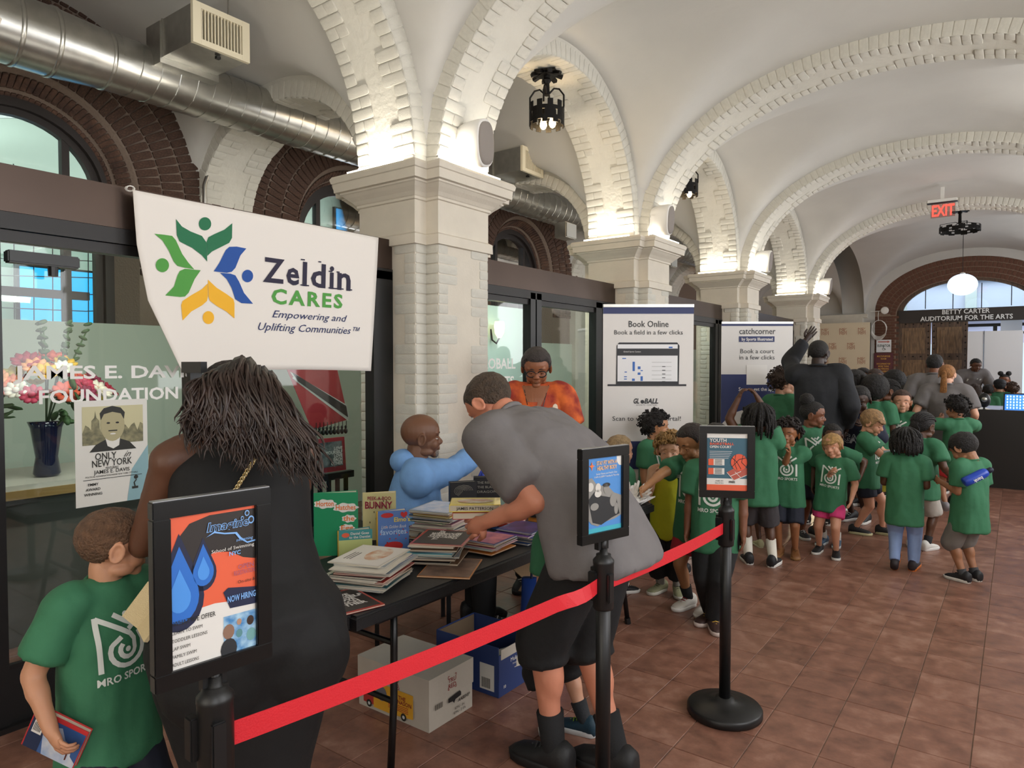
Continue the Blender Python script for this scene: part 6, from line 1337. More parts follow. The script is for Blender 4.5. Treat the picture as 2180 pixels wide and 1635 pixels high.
        for q in range(26):
            a = q * 2.4; r_ = 0.07 * math.sqrt(q / 26); ox, oz = r_ * math.cos(a), r_ * math.sin(a)
            tube(bm, [(ox * .5, -0.46, 0.60 + oz), (ox, -0.56, 0.58 + oz), (ox * 1.6, -0.60 + JT(.03), 0.3 - L * .1), (ox * 2.0 + JT(.03), -0.56, 0.3 - L * .45), (ox * 1.2 + JT(.03), -0.52 + JT(.03), 0.3 - L * rs_.uniform(.6, .75))], [.03, .04, .042, .035, .01], 5)
    elif kind in ('puffs', 'bun', 'puff'):
        bm = cap(1.05, .26, .80, .50, jit=.02)
        for (x, y, z, r_) in ({'puffs': ((-.26, -.05, 1.05, .19), (.26, -.05, 1.05, .19)), 'bun': ((0, -.16, 1.06, .20),), 'puff': ((0, -.30, 1.02, .26),)}[kind]):
            o = len(bm.verts); res = bmesh.ops.create_icosphere(bm, subdivisions=3, radius=1)
            for v in res['verts']: u = v.co.normalized(); v.co = Vector((x, y, z)) + u * (r_ * (1 + .12 * noise.noise(u * 7)))
    elif kind == 'long':
        bm = cap(1.09, .10, .80, .40, jit=.03)
        for q in range(k.get('n', 60)):
            a = R(rs_.uniform(150, 390)) if False else R(rs_.uniform(165, 375)); u = Vector((math.cos(a), math.sin(a), 0)); p = HCC + Vector((u.x * .36, u.y * .44, .05 + JT(.15))); L = k.get('L', .9) * rs_.uniform(.8, 1.1)
            tube(bm, [p, p + Vector((u.x * .05, u.y * .05, -.25 * L)), p + Vector((u.x * .06 + JT(.03), u.y * .05, -.6 * L)), p + Vector((u.x * .04, u.y * .03, -L))], [.08, .08, .07, .02], 6)
    elif kind == 'cap':
        bm = cap(1.02, .28, .80, .5)
    else: return None
    me = bmesh_to('hair', bm, True); me.transform(Mh); return link('hair', me, hm_, g)
def tinted(c, f): return ''.join('%02x' % max(0, min(255, int(int(c[i:i + 2], 16) * f))) for i in (0, 2, 4))
def person(label, pos, face, H, group=None, adult=False, skin='8a5a3c', hair=('short', '1a1412'), hk={}, lean=0, side=0, twist=0, head=(0, 0, 0), arms=(None, None), curl=(0.5, 0.5), legs=None, hip=None,
           top=('tee', None), hem=0.085, bottom=('shorts', None), blen=0.6, shoes=('1a1a1c', 'dcdad4', None), sock=None, fat=1.0, logo=True, lod=1, mouth=0.0, name='person', headscale=1.0, sleeve=0.72, hipoff=(0, 0), down_eyes=False, poles=(None, None), knee=(None, None), palm=(None, None)):
    x, y = pos[0], pos[1]; phi = math.atan2(y, x) - math.pi / 2
    g = empty(name, (x, y, 0), phi + R(face), label=label, cat='person', group=group); Wi = (Matrix.Translation((x, y, 0)) @ Matrix.Rotation(phi + R(face), 4, 'Z')).inverted()
    sm = skinm(skin); rs_ = random.Random(len(label) * 31 + int(x * 100)); vox = H * {2: 0.0072, 1: 0.0090, 0: 0.0125}[lod]
    hh = H * (0.136 if adult else 0.192) * headscale; hz = hip if hip is not None else H * (0.505 if adult else 0.45)
    tl = H * (0.325 if adult else 0.335); ln, sd = R(lean), R(side)
    P0 = Vector((hipoff[0] * H, hipoff[1] * H, hz)); d1, d2, d3 = dirv(ln * .5, sd * .5), dirv(ln, sd), dirv(ln * 1.15, sd * 1.1)
    P1 = P0 + d1 * tl * .24; P2 = P1 + d2 * tl * .40; P3 = P2 + d3 * tl * .36
    def fr(d, tw):
        x_ = Vector((math.cos(tw), math.sin(tw), 0)); x_ = (x_ - d * x_.dot(d)).normalized(); return x_, d.cross(x_)
    f0, f1, f2, f3 = fr(dirv(ln * .25, sd * .3), R(twist) * .2), fr(d1, R(twist) * .5), fr(d2, R(twist)), fr(d3, R(twist))
    ff = fat
    if adult: TR = [(P0 - d1 * .035 * H, f0, .082, .062), (P0, f0, .092 * ff, .068 * ff), (P1, f1, .080 * ff, .060 * ff), (P2, f2, .096, .066), (P3 - d3 * .055 * H, f3, .098, .056), (P3 - d3 * .015 * H, f3, .06, .042), (P3, f3, .036, .036)]
    else: TR = [(P0 - d1 * .035 * H, f0, .072, .060), (P0, f0, .080 * ff, .066 * ff), (P1, f1, .078 * ff, .066 * ff), (P2, f2, .086, .062), (P3 - d3 * .05 * H, f3, .085, .052), (P3 - d3 * .012 * H, f3, .052, .04), (P3, f3, .034, .034)]
    SW = (.112 if adult else .102) * H
    S = [P3 - d3 * .042 * H - f3[0] * SW, P3 - d3 * .042 * H + f3[0] * SW]          # 0 left, 1 right of the person (person's left is -x)
    la, lf = (.170 * H, .150 * H) if adult else (.155 * H, .135 * H); HL = (.100 if adult else .098) * H
    E_, W_ = [], []
    for i in (0, 1):
        sg = -1 if i == 0 else 1; a = arms[i]
        if a is None: a = (0.03, 0.03, -0.29)
        if isinstance(a, Vector): t = Wi @ a
        elif len(a) == 4: t = Vector((sg * a[1] * H if False else a[1] * H, a[2] * H, a[3] * H))     # ('abs', x, y, z)
        else: t = S[i] + Vector((sg * a[0] * H, a[1] * H, a[2] * H))
        pl = poles[i]; pl = (Wi.to_3x3() @ pl) if isinstance(pl, Vector) else (Vector(pl) if pl else Vector((sg * 0.5, -1, -0.35)))
        e, w_ = ik(S[i], t, la, lf, pl); E_.append(e); W_.append(w_)
    lg = legs or ((0, 0.0, 0, -8), (0, 0.0, 0, 8)); th, cf = (.240 * H, .228 * H) if adult else (.212 * H, .205 * H); K_, A_, HJ = [], [], []
    for i in (0, 1):
        sg = -1 if i == 0 else 1; hj = P0 + Vector((sg * .046 * H, 0, -.01 * H)); l = lg[i]
        t = Vector((sg * .052 * H + l[0] * H, l[1] * H, .052 * H + l[2] * H)) if not isinstance(l, Vector) else Wi @ l
        k_, a_ = ik(hj, t, th, cf, Vector(knee[i]) if knee[i] else Vector((sg * .12, 1, 0))); HJ.append(hj); K_.append(k_); A_.append(a_)
    # head frame
    pivot = P3 + d3 * (.012 * H) + Vector((0, 0, .012 * H)); Rh = (Matrix.Rotation(R(head[0]), 4, 'Z') @ Matrix.Rotation(R(-head[1]), 4, 'X') @ Matrix.Rotation(R(head[2]), 4, 'Y'))
    Mh = Matrix.Translation(pivot) @ Rh @ Matrix.Scale(hh, 4) @ Matrix.Translation((0, 0.10, -0.13))
    # ---- body
    bm = bmesh.new(); n = 20
    bridge(bm, [ringverts(bm, c, f[0], f[1], rx * H, ry * H, n, 2.3) for c, f, rx, ry in TR])
    neck0 = P3 - d3 * .02 * H; neck1 = Mh @ Vector((0, -.12, .22)); capsule(bm, neck0, neck1, hh * (.25 if adult else .215), hh * (.24 if adult else .20), 12)
    k1 = 1.0 if adult else 1.06
    for i in (0, 1):
        capsule(bm, S[i] + (P3 - S[i]) * .25, S[i], .040 * H, .038 * H, 12)
        capsule(bm, S[i], E_[i], .034 * H * k1, .025 * H * k1, 12); capsule(bm, E_[i], W_[i], .025 * H * k1, .0165 * H * k1, 12)
        m_ = S[i] + (E_[i] - S[i]) * .45; ell(bm, m_, (.029 * H, .029 * H, .05 * H), Matrix((frame_of(E_[i] - S[i]))).transposed())
        m_ = E_[i] + (W_[i] - E_[i]) * .28; ell(bm, m_, (.0265 * H, .0265 * H, .045 * H), Matrix((frame_of(W_[i] - E_[i]))).transposed())
        capsule(bm, HJ[i], K_[i], .050 * H * k1 * (1 if not adult else 1.05), .034 * H * k1, 12); capsule(bm, K_[i], A_[i], .033 * H * k1, .019 * H * k1, 12)
        dk = (A_[i] - K_[i]); bk = Vector((0, -1, 0)); bk = (bk - dk.normalized() * bk.dot(dk.normalized())).normalized(); ell(bm, K_[i] + dk * .30 + bk * .010 * H, (.030 * H, .031 * H, .065 * H), Matrix((frame_of(dk))).transposed())
        ty = R(lg[i][3] if not isinstance(lg[i], Vector) else 0); fd_ = Vector((-math.sin(-ty), math.cos(-ty), 0)); capsule(bm, A_[i] + Vector((0, 0, -.02 * H)), A_[i] + fd_ * .07 * H + Vector((0, 0, -.033 * H)), .02 * H, .015 * H, 8)
    bmf = bmesh.new()
    for i in (0, 1):
        d = (W_[i] - E_[i]); sg = -1 if i == 0 else 1
        pn = (Wi.to_3x3() @ palm[i]) if isinstance(palm[i], Vector) else (Vector(palm[i]) if palm[i] else Vector((-sg, 0.15, 0)))
        if abs(pn.normalized().dot(d.normalized())) > .95: pn = Vector((0, 1, 0.3))
        dd_ = d.normalized() if curl[i] < .9 else (d.normalized() + pn * .15).normalized()
        hand(bm, bmf, W_[i], dd_, pn, HL, 1 if sg * 1 > 0 else -1, curl[i])
    me = remesh(bm, vox, 4)
    # ---- head
    bh = bmesh.new(); ch = 0.0 if adult else 0.02
    ell(bh, HCC, HCR, u=24, v=16); ell(bh, (0, .07, .37), (.275 - ch, .30, .32)); ell(bh, (0, .245, .105 + ch), (.115, .095, .09)); ell(bh, (0, -.02, .22), (.20, .22, .16))
    for s_ in (-1, 1):
        ell(bh, (s_ * .155, .205, .335), (.125, .12, .14)); ell(bh, (s_ * .13, .285, .585), (.12, .06, .045)); ell(bh, (s_ * .045, .385, .355), (.042, .045, .038)); ell(bh, (s_ * .19, .05, .17 + ch), (.08, .16, .09))
        Me = Matrix.Translation((s_ * .355, -.06, .455)) @ Euler((R(-12), 0, s_ * R(-22))).to_matrix().to_4x4()
        bm2 = [Me @ Vector((s_ * .02 + .0, .075 * math.cos(t), .125 * math.sin(t))) for t in [2 * math.pi * q / 12 for q in range(13)]]
        tube(bh, bm2, .026, 6); ell(bh, Me @ Vector((0, 0, 0)), (.022, .07, .115), Me.to_3x3())
    capsule(bh, (0, .315, .50), (0, .395, .375), .036, .058, 10); ell(bh, (0, .335, .245), (.10, .045, .065)); ell(bh, (0, .30, .66), (.2, .06, .1))
    capsule(bh, (0, -.10, .02), (0, -.08, .35), .20, .21, 12)
    hm_ = remesh(bh, {2: .018, 1: .025, 0: .036}[lod], 3 if lod else 2, .5); hm_.transform(Mh)
    bmj = bmesh.new(); bmj.from_mesh(me); bmj.from_mesh(hm_); tmp = bmesh_to('tmp', bmf); bmj.from_mesh(tmp); bpy.data.meshes.remove(tmp); bpy.data.meshes.remove(hm_); bpy.data.meshes.remove(me)
    link('body', bmesh_to('body', bmj, True), sm, g)
    if lod >= 0:
        be = bmesh.new(); bi = bmesh.new(); bb = bmesh.new(); bl = bmesh.new(); blid = bmesh.new()
        for s_ in (-1, 1):
            ez = .475; ell(be, (s_ * .135, .272, ez), (.062, .055, .040), u=12, v=8)
            ell(bi, (s_ * .135, .306, ez - (.012 if down_eyes else 0)), (.027, .024, .027), u=10, v=6)
            tube(bb, [(s_ * .055, .352, .575), (s_ * .12, .356, .595), (s_ * .20, .315, .575)], [.012, .016, .007], 5)
            ell(blid, (s_ * .135, .272, ez + (.016 if not down_eyes else .004)), (.072, .063, .034 if not down_eyes else .04), (R(-14 if not down_eyes else 4), 0, 0), u=12, v=8)
            tube(blid, [(s_ * .075, .318, ez - .03), (s_ * .135, .336, ez - .042), (s_ * .195, .305, ez - .03)], .009, 5)
        tube(bl, [(-.085, .335, .238), (-.04, .366, .250), (0, .372, .244), (.04, .366, .250), (.085, .335, .238)], [.006, .014, .014, .014, .006], 6)
        tube(bl, [(-.08, .333, .228 - mouth), (-.035, .362, .214 - mouth), (0, .368, .210 - mouth), (.035, .362, .214 - mouth), (.08, .333, .228 - mouth)], [.006, .016, .019, .016, .006], 6)
        for nm, b_, m_ in (('eye', be, EYEW), ('iris', bi, EYEI), ('eyebrow', bb, hairm(hair[1] if hair[0] != 'shaved' else '2a1a14')), ('lips', bl, mat('lips_' + skin, tinted(skin, .82).replace(skin[:0], ''), 0.4)), ('eyelid', blid, sm)):
            e_ = bmesh_to(nm, b_, True); e_.transform(Mh); link(nm, e_, m_, g)
    if hair[0] not in ('none',): make_hair(hair[0], hairm(hair[1], hk.get('bs', 120)), Mh, g, hh, rs_.random() * 10, **{a: b for a, b in hk.items() if a != 'bs'})
    # ---- top
    kind, tm = top; tm = tm or GREEN; bv = None
    if kind in ('tee', 'tank', 'jacket'):
        bm = bmesh.new(); q_ = (1.26, 1.24, 1.20, 1.2, 1.14, 1.18) if adult else (1.44, 1.42, 1.38, 1.33, 1.20, 1.38); hd = -d1 * hem * H
        TT = [(P0 + hd, f0, TR[1][2] * q_[0], TR[1][3] * (q_[5] + .1)), (P0 + hd * .5, f0, TR[1][2] * q_[1], TR[1][3] * (q_[5] + .06)), (P0, f0, TR[1][2] * q_[2], TR[1][3] * q_[5]), (P1, f1, TR[2][2] * q_[3] + .004, TR[2][3] * (q_[5] - .06)), (P2, f2, TR[3][2] * q_[4], TR[3][3] * 1.22), (P3 - d3 * .05 * H, f3, TR[4][2] * 1.12, TR[4][3] * 1.17), (P3 - d3 * .018 * H, f3, .070 if not adult else .074, .050), (P3 + d3 * .004 * H, f3, .044, .042)]
        bridge(bm, [ringverts(bm, c, f[0], f[1], rx * H, ry * H, 24, 2.4) for c, f, rx, ry in TT])
        for i in (0, 1):
            if kind == 'tank': continue
            capsule(bm, S[i] + (P3 - S[i]) * .5 - d3 * .012 * H, S[i] + (E_[i] - S[i]) * .05, .047 * H, .050 * H, 14); capsule(bm, S[i] + (P3 - S[i]) * .25, S[i], .049 * H, .051 * H, 14)
            if kind == 'tee': capsule(bm, S[i], S[i] + (E_[i] - S[i]) * sleeve, .050 * H, .0485 * H * (1 if adult else 1.06), 16, flat1=True)
            else:
                capsule(bm, S[i], E_[i], .046 * H, .040 * H, 16); capsule(bm, E_[i], E_[i] + (W_[i] - E_[i]) * .90, .040 * H, .031 * H, 16, flat1=True)
        me = remesh(bm, vox * 1.05, 2, .5); foldmesh(me, H * .0085, 11 / H * 1.1, rs_.random() * 9); o = link('shirt' if kind != 'jacket' else 'jacket', me, tm, g)
        me.polygons.foreach_set('use_smooth', [True] * len(me.polygons))
        bv = BVHTree.FromPolygons([v.co.copy() for v in me.vertices], [list(p.vertices) for p in me.polygons])
        bm = bmesh.new(); c = P3 + d3 * .002 * H; tube(bm, [c + f3[0] * (.046 * H * math.cos(t)) + f3[1] * (.045 * H * math.sin(t)) - d3 * (.010 * H * math.sin(t)) for t in [2 * math.pi * q / 24 for q in range(25)]], .0065 * H, 6); link('collar', bmesh_to('collar', bm, True), tm, g)
    def decal(V2, F2, scale, org, m_, nm, back=False):
        s_ = -1 if back else 1; V = []; ok = []
        for (u, v) in V2:
            p = org + f2[0] * (u * scale * (-1 if not back else 1)) + d2 * (v * scale); o_ = p + f2[1] * (s_ * .3); h = bv.ray_cast(o_, -f2[1] * s_)
            if h[0] is None or (h[0] - p).length > .14: V.append(p); ok.append(False)
            else: V.append(h[0] + f2[1] * (s_ * .0035)); ok.append(True)
        F2 = [f for f in F2 if all(ok[i] for i in f)]
        if F2: link(nm, meshof(nm, V, F2), m_, g)
    if logo and bv and kind in ('tee', 'tank'):
        PRT = mat('white_shirt_print', 'd9ddd6', 0.7); w_ = .135 * H
        decal([(u - .5, v) for u, v in EV], EF, w_, P2 - d2 * .075 * H, PRT, 'emblem_print')
        tv, tf = text2d('MRO SPORTS', 1.0, bold=.02); x0, x1 = min(p[0] for p in tv), max(p[0] for p in tv); s_ = 1.06 / (x1 - x0)
        decal([(p[0] * s_, p[1] * s_ * 1.05) for p in tv], tf, w_, P2 - d2 * .105 * H, PRT, 'lettering')
    # ---- bottom
    bk_, bmat_ = bottom; bmat_ = bmat_ or clothm('navy_shorts', '161b2b')
    if bk_ in ('shorts', 'pants'):
        bm = bmesh.new(); bridge(bm, [ringverts(bm, c, f0[0], f0[1], rx * H, ry * H, 20, 2.4) for c, rx, ry in ((P0 - d1 * .045 * H, TR[1][2] * 1.08, TR[1][3] * 1.12), (P0, TR[1][2] * 1.1, TR[1][3] * 1.14), (P0 + d1 * .03 * H, TR[1][2] * 1.03, TR[1][3] * 1.05))])
        for i in (0, 1):
            if bk_ == 'shorts':
                kk = HJ[i] + (K_[i] - HJ[i]) * min(1, blen * 1.35) if blen <= .74 else K_[i]; capsule(bm, HJ[i] + (kk - HJ[i]) * .12, kk, .060 * H * k1, .058 * H * k1, 14, flat1=(blen <= .74))
                if blen > .74: capsule(bm, K_[i], K_[i] + (A_[i] - K_[i]) * (blen - .74) * 1.6, .054 * H * k1, .054 * H * k1, 14, flat1=True)
            else:
                ws = 1.05 if bmat_.name.startswith('tight') else 1.13; capsule(bm, HJ[i], K_[i], .061 * H * ws * k1, .041 * H * ws * k1, 14); capsule(bm, K_[i], K_[i] + (A_[i] - K_[i]) * 1.02, .041 * H * ws * k1, .029 * H * ws * k1, 14, flat1=True)
        me = remesh(bm, vox * 1.05, 3, .5); foldmesh(me, H * .005, 12 / H, rs_.random() * 9); me.polygons.foreach_set('use_smooth', [True] * len(me.polygons)); link('shorts' if bk_ == 'shorts' else 'trousers', me, bmat_, g)
    # ---- socks and shoes
    if shoes:
        c_up, c_sole, c_acc = shoes
        for i in (0, 1):
            l = lg[i]; ty = R(l[3]) if not isinstance(l, Vector) else 0; pit_ = R(l[4]) if (not isinstance(l, Vector) and len(l) > 4) else 0
            FL = (.155 if adult else .165) * H; Ms = Matrix.Translation(A_[i] + Vector((0, 0, -.052 * H))) @ Matrix.Rotation(-ty, 4, 'Z') @ Matrix.Translation((0, 0, .04 * H)) @ Matrix.Rotation(-pit_, 4, 'X') @ Matrix.Translation((0, 0, -.04 * H))
            sh = empty('shoe', (0, 0, 0)); sh.parent = g; sh.matrix_basis = Ms
            bm = bmesh.new(); rs2 = []
            for (yy, w_, h_, zc) in ((-.30, .10, .16, .24), (-.27, .15, .24, .26), (-.15, .165, .30, .28), (0.0, .165, .27, .26), (.2, .18, .17, .20), (.42, .195, .13, .17), (.58, .17, .10, .15), (.68, .09, .06, .12)):
                rs2.append(ringverts(bm, Vector((0, yy * FL, zc * FL * .8)), Vector((1, 0, 0)), Vector((0, 0, 1)), w_ * FL, h_ * FL * .8, 14, 2.3))
            bridge(bm, rs2); link('upper', bmesh_to('upper', bm, True), mat('shoe_' + c_up, c_up, 0.6, bump=.1, bscale=150), sh)
            bm = bmesh.new(); rs2 = []
            for z_, k_ in ((.0, .93), (.015, 1.0), (.10, 1.03), (.125, .98)):
                rs2.append([bm.verts.new((w_ * FL * k_ * sx_, yy * FL * k_ + .005, z_ * FL * (1 + .5 * (yy < -.1)))) for sx_, yy, w_ in [(1, a, b) for a, b in ((-.31, .07), (-.25, .14), (-.05, .155), (.2, .185), (.45, .20), (.6, .16), (.69, .06))] + [(-1, a, b) for a, b in ((.69, .06), (.6, .16), (.45, .20), (.2, .185), (-.05, .155), (-.25, .14), (-.31, .07))]])
            bridge(bm, rs2); link('sole', bmesh_to('sole', bm, True), mat('sole_' + c_sole, c_sole, 0.6), sh)
            bm = bmesh.new()
            for q in range(4): yy = .08 + q * .08; zz = .40 - q * .055; tube(bm, [(-.09 * FL, yy * FL, zz * FL * .9), (0, (yy + .03) * FL, (zz + .05) * FL * .9), (.09 * FL, yy * FL, zz * FL * .9)], .014 * FL, 5)
            link('laces', bmesh_to('laces', bm), mat('laces_' + (c_acc or 'd8d6d0'), c_acc or 'd8d6d0', .7), sh)
            if sock:
                bm = bmesh.new(); dk = (K_[i] - A_[i]).normalized(); capsule(bm, A_[i] - dk * .01 * H, A_[i] + dk * sock[1] * H, .024 * H * k1, .029 * H * k1 if sock[1] > .05 else .026 * H * k1, 14, flat1=True); link('sock', bmesh_to('sock', bm, True), mat('sock_' + sock[0], sock[0], .85, bump=.2, bscale=200), g)
    g_info = dict(g=g, Mh=Mh, W=W_, E=E_, S=S, P=(P0, P1, P2, P3), f=(f0, f1, f2, f3), d=(d1, d2, d3), Wi=Wi, M=Wi.inverted(), bv=bv, decal=decal if bv else None, hh=hh, A=A_, K=K_)
    return g_info
G1 = 'children queueing in the hall'; G2 = 'grown-ups in the hall'
def at(px, py, d): p = fd(px, py, d); return (p.x, p.y), p.z - 0.012
def feet(px, py, crown): 
    p = fz(px, py); d = Vector((p.x, p.y, -CH)).dot(FW); return (p.x, p.y), CH + (775 - crown) * d / CF - 0.012
NAVY, BLK, GRYS = clothm('navy_shorts', '161b2b'), clothm('black_cloth', '101113'), clothm('charcoal_shorts', '3d3a3d')
GREYT = clothm('grey_polo', '6e6a6a'); RED_ = clothm('red_shorts', 'b02226'); PINK = clothm('pink_shorts', 'd23a78'); LJ = clothm('tight_light_denim', '8ba2cf'); LG_ = clothm('heather_grey_shorts', '74706c'); OFFW = clothm('offwhite_cloth', 'b9b4ab')
SK = dict(fair='cf9c80', pale='d9aa8e', tan='b07c58', brown='7a4c34', dark='54331f', deep='3f271a', red='c07a5e')
# ---- the front boy, left edge
p = fd(222, 1000, 2.15)
b = person('young boy with short brown hair in a green shirt carrying books, at the left edge', (p.x, p.y), -150, 1.235, lod=2, skin='c08a6a', hair=('short', '6a4c36'), hk=dict(th=1.035), head=(72, 4, 0), arms=((0.05, 0.15, -0.12), (0.065, 0.06, -0.245)), curl=(.8, .9), bottom=('shorts', NAVY), blen=.74, hem=.11, headscale=.97, fat=1.0, palm=(None, (-1, 0.1, 0)))
def held_book(info, i, col, w_, h_, t_, rot, lab, off=(0, 0, 0), prints=()):
    c = info['M'] @ (info['W'][i] + (info['W'][i] - info['E'][i]).normalized() * 0.05); g = empty('book', (0, 0, 0), label=lab, cat='book'); g.matrix_basis = Matrix.Translation(c + Vector(off)) @ rot.to_4x4(); bookmesh(g, w_, h_, t_, col); return g
# a picture book hanging from his right hand, its back cover to the photographer
cR = b['M'] @ b['W'][1]; xa = (RT * 0.86 - UP * 0.42).normalized(); ya = (RT * 0.42 + UP * 0.86 - FW * .1).normalized()
g = empty('book', (0, 0, 0), label='blue and red picture book held in the front boy\'s hand, back cover showing', cat='book'); ctr = fd(122, 1568, 2.0)
M = Matrix((xa, ya, xa.cross(ya))).transposed().to_4x4(); M.translation = ctr; g.matrix_basis = M; w_, h_, t_ = 0.165, 0.125, 0.016
bm = bmesh.new(); bx(bm, (0, 0, t_ / 2), (w_, h_, .003)); bx(bm, (0, 0, -t_ / 2), (w_, h_, .003)); bx(bm, (-w_ / 2, 0, 0), (.003, h_, t_ + .003)); link('cover', bmesh_to('cover', bm), mat('cover_c8383a', 'c8383a', .35), g); box('pages', (0.001, 0, 0), (w_ - .006, h_ - .006, t_ - .003), PAGES, g)
PQ = lambda o: plane_mtx((0, 0, t_ / 2 + .0015 + o), (1, 0, 0), (0, 1, 0))
poly('cover_print', rect(-.08, -.062, .08, .050), mat('cover_blue_print', '35588e', .4), g, PQ(.0006)); poly('cover_print', rect(-.08, -.062, -.035, .050), mat('cover_navy_print', '1d2d4c', .4), g, PQ(.0010))
poly('cover_print', [(-.04, .05), (-.005, .035), (.01, .04), (.03, .01), (.055, .0), (.06, -.03), (.08, -.045), (.08, -.062), (-.02, -.062), (-.035, -.01)], mat('cover_cloud_print', 'c9ccd2', .4, col2='8fa3c4', vscale=20), g, PQ(.0014)); poly('barcode_label', rect(-.072, -.01, -.042, .03), PW, g, PQ(.0016)); [poly('barcode', rect(-.069 + q * .004, -.003, -.067 + q * .004, .024), INK, g, PQ(.002)) for q in range(6)]
bm = bmesh.new(); tube(bm, [(.035 + .018 * math.cos(a), -.01 + .016 * math.sin(a), t_ / 2 + .004) for a in [R(200 - 30 * i) for i in range(9)]] + [(.05, -.045, t_ / 2 + .004)], .002, 5); link('curl_print', bmesh_to('curl_print', bm), mat('cover_brown', '5a2c22', .4), g)
ctr = fd(325, 1300, 1.93); g = empty('book', (0, 0, 0), label='open cream paged book held against the front boy\'s chest', cat='book')
xa = (RT * .6 + UP * .8).normalized(); ya = (UP * .6 - RT * .8 + FW * .35).normalized(); ya = (ya - xa * ya.dot(xa)).normalized(); M = Matrix((xa, ya, xa.cross(ya))).transposed().to_4x4(); M.translation = ctr; g.matrix_basis = M
for s_ in (-1, 1): box('page_block', (0, s_ * .028, .012), (.12, .055, .012), mat('yellowed_pages', 'cbb88e', .8, bump=.4, bscale=300, stretch=(1, 1, 30)), g, rot=(R(s_ * 16), 0, 0)); box('cover', (0, s_ * .029, .003), (.125, .058, .003), BLACK, g, rot=(R(s_ * 16), 0, 0))
# ---- woman in black, back to the camera
p = fd(528, 1100, 2.12)
w1 = person('woman in a sleeveless black dress with long wavy dark hair, back to the camera', (p.x, p.y), 12, 1.74, G2, True, lod=2, skin='5c3a28', hair=('short', '2a1c16'), hk=dict(th=1.12), lean=16, head=(10, 30, 0), arms=((0.02, 0.20, -0.13), (-0.02, 0.22, -0.14)), poles=(Vector((-.5, -.1, -1)), Vector((.5, 0, -1))), top=('none', None), bottom=('none', None), shoes=('1a1a1c', '1a1a1c', None), fat=1.35, curl=(.5, .5), legs=((0, -.02, 0, -8), (0, .02, 0, 8)), logo=False)
I = w1; Hh = 1.80; P0, P1, P2, P3 = I['P']; f0, f1, f2, f3 = I['f']; d1, d2, d3 = I['d']; bm = bmesh.new()
RG = [(Vector((0, 0.0, .16)), f0, .135, .125), (Vector((0, 0, .40)), f0, .185, .15), (Vector((0, -.0, .68)), f0, .262, .20), (P0 + Vector((0, -.02, -.06)), f0, .292, .225), (P0 + Vector((0, -.02, .03)), f0, .275, .215), (P0 + (P1 - P0) * .8, f1, .228, .165), (P1 + (P2 - P1) * .35, f1, .205, .15), (P2, f2, .21, .155), (P3 - d3 * .11, f3, .205, .125), (P3 - d3 * .055, f3, .165, .085), (P3 - d3 * .01, f3, .075, .07)]
bridge(bm, [ringverts(bm, c, f[0], f[1], rx, ry, 28, 2.1) for c, f, rx, ry in RG]); 
for s_ in (-1, 1): ell(bm, P0 + Vector((s_ * .12, -.12, -.10)), (.155, .13, .17)); 
me = remesh(bm, .011, 6); foldmesh(me, .004, 7, 3); link('dress', me, clothm('black_knit_dress', '0c0c0d'), w1['g']); me.polygons.foreach_set('use_smooth', [True] * len(me.polygons)); me.update()
dbv = BVHTree.FromPolygons([v.co.copy() for v in me.vertices], [list(q.vertices) for q in me.polygons])
rs_ = random.Random(11); bm = bmesh.new(); bmm = bmesh.new(); toL = w1['Wi']
def strand(b_, s0, e0, r, wav, n=9):
    """hair strand from a scalp point to its tip, both in the photograph's frame (px, py, depth)"""
    a, e = fd(*s0), fd(*e0); pts = []; side_ = RT; ph = rs_.random() * 6.28
    for i in range(n):
        t = i / (n - 1); q = a + (e - a) * t; q = q + Vector((0, 0, 1)) * (.05 * math.sin(math.pi * t) * (1 - t)) - FW * (.05 * math.sin(math.pi * min(1, t * 1.2))) + side_ * (wav * math.sin(ph + t * 9) * t); pts.append(toL @ q)
    tube(b_, pts, [r * (1.0 if i < n - 2 else (.6 if i == n - 2 else .15)) for i in range(n)], 5)
hp = toL.inverted() @ (w1['Mh'] @ Vector((0, -.1, .9)))
for q in range(60):
    u = rs_.random(); u2 = rs_.random(); strand(bmm, (455 + 130 * u, 764 + 40 * abs(u - .5) * 2 + 20 * u2, 2.12), (405 + 265 * u + rs_.uniform(-15, 15), 905 + 75 * u + 30 * u2, 1.99), .022, .019)
for q in range(420):
    u = rs_.random(); u2 = rs_.random(); strand(bm, (440 + 150 * u, 757 + 60 * abs(u - .5) * 1.6 + 24 * u2, 2.10), (388 + 305 * u + rs_.uniform(-14, 14), 915 + 85 * u + rs_.uniform(-45, 55), 1.955 + rs_.uniform(-.02, .03)), rs_.uniform(.0025, .0055), .02, 13)
hmat = mat('long_dark_hair', '1f1613', .42, var=.5, vscale=30); link('hair', bmesh_to('hair', bmm, True), hmat, w1['g']); link('hair_strands', bmesh_to('hair_strands', bm, True), mat('long_hair_highlights', '33241e', .4, var=.45, vscale=25), w1['g'], kind='stuff')
bm = bmesh.new(); L_ = 34
for i in range(L_):
    t = i / (L_ - 1); px_, py_ = 588 - 88 * t, 905 + 140 * t; o_ = toL @ fd(px_, py_, 1.5); dr = (toL.to_3x3() @ ray(px_, py_)).normalized(); h = dbv.ray_cast(o_, dr)
    if h[0] is None: continue
    c = h[0] - dr * .007; tdir = (toL.to_3x3() @ (RT * -.53 - UP * .85)).normalized(); nn = (dr if i % 2 else (dr * .4 + tdir.cross(dr) * .9)).normalized(); sx_ = tdir; sy_ = nn.cross(sx_).normalized()
    tube(bm, [c + sx_ * (.0085 * math.cos(a)) + sy_ * (.0055 * math.sin(a)) for a in [2 * math.pi * q / 10 for q in range(11)]], .002, 5)
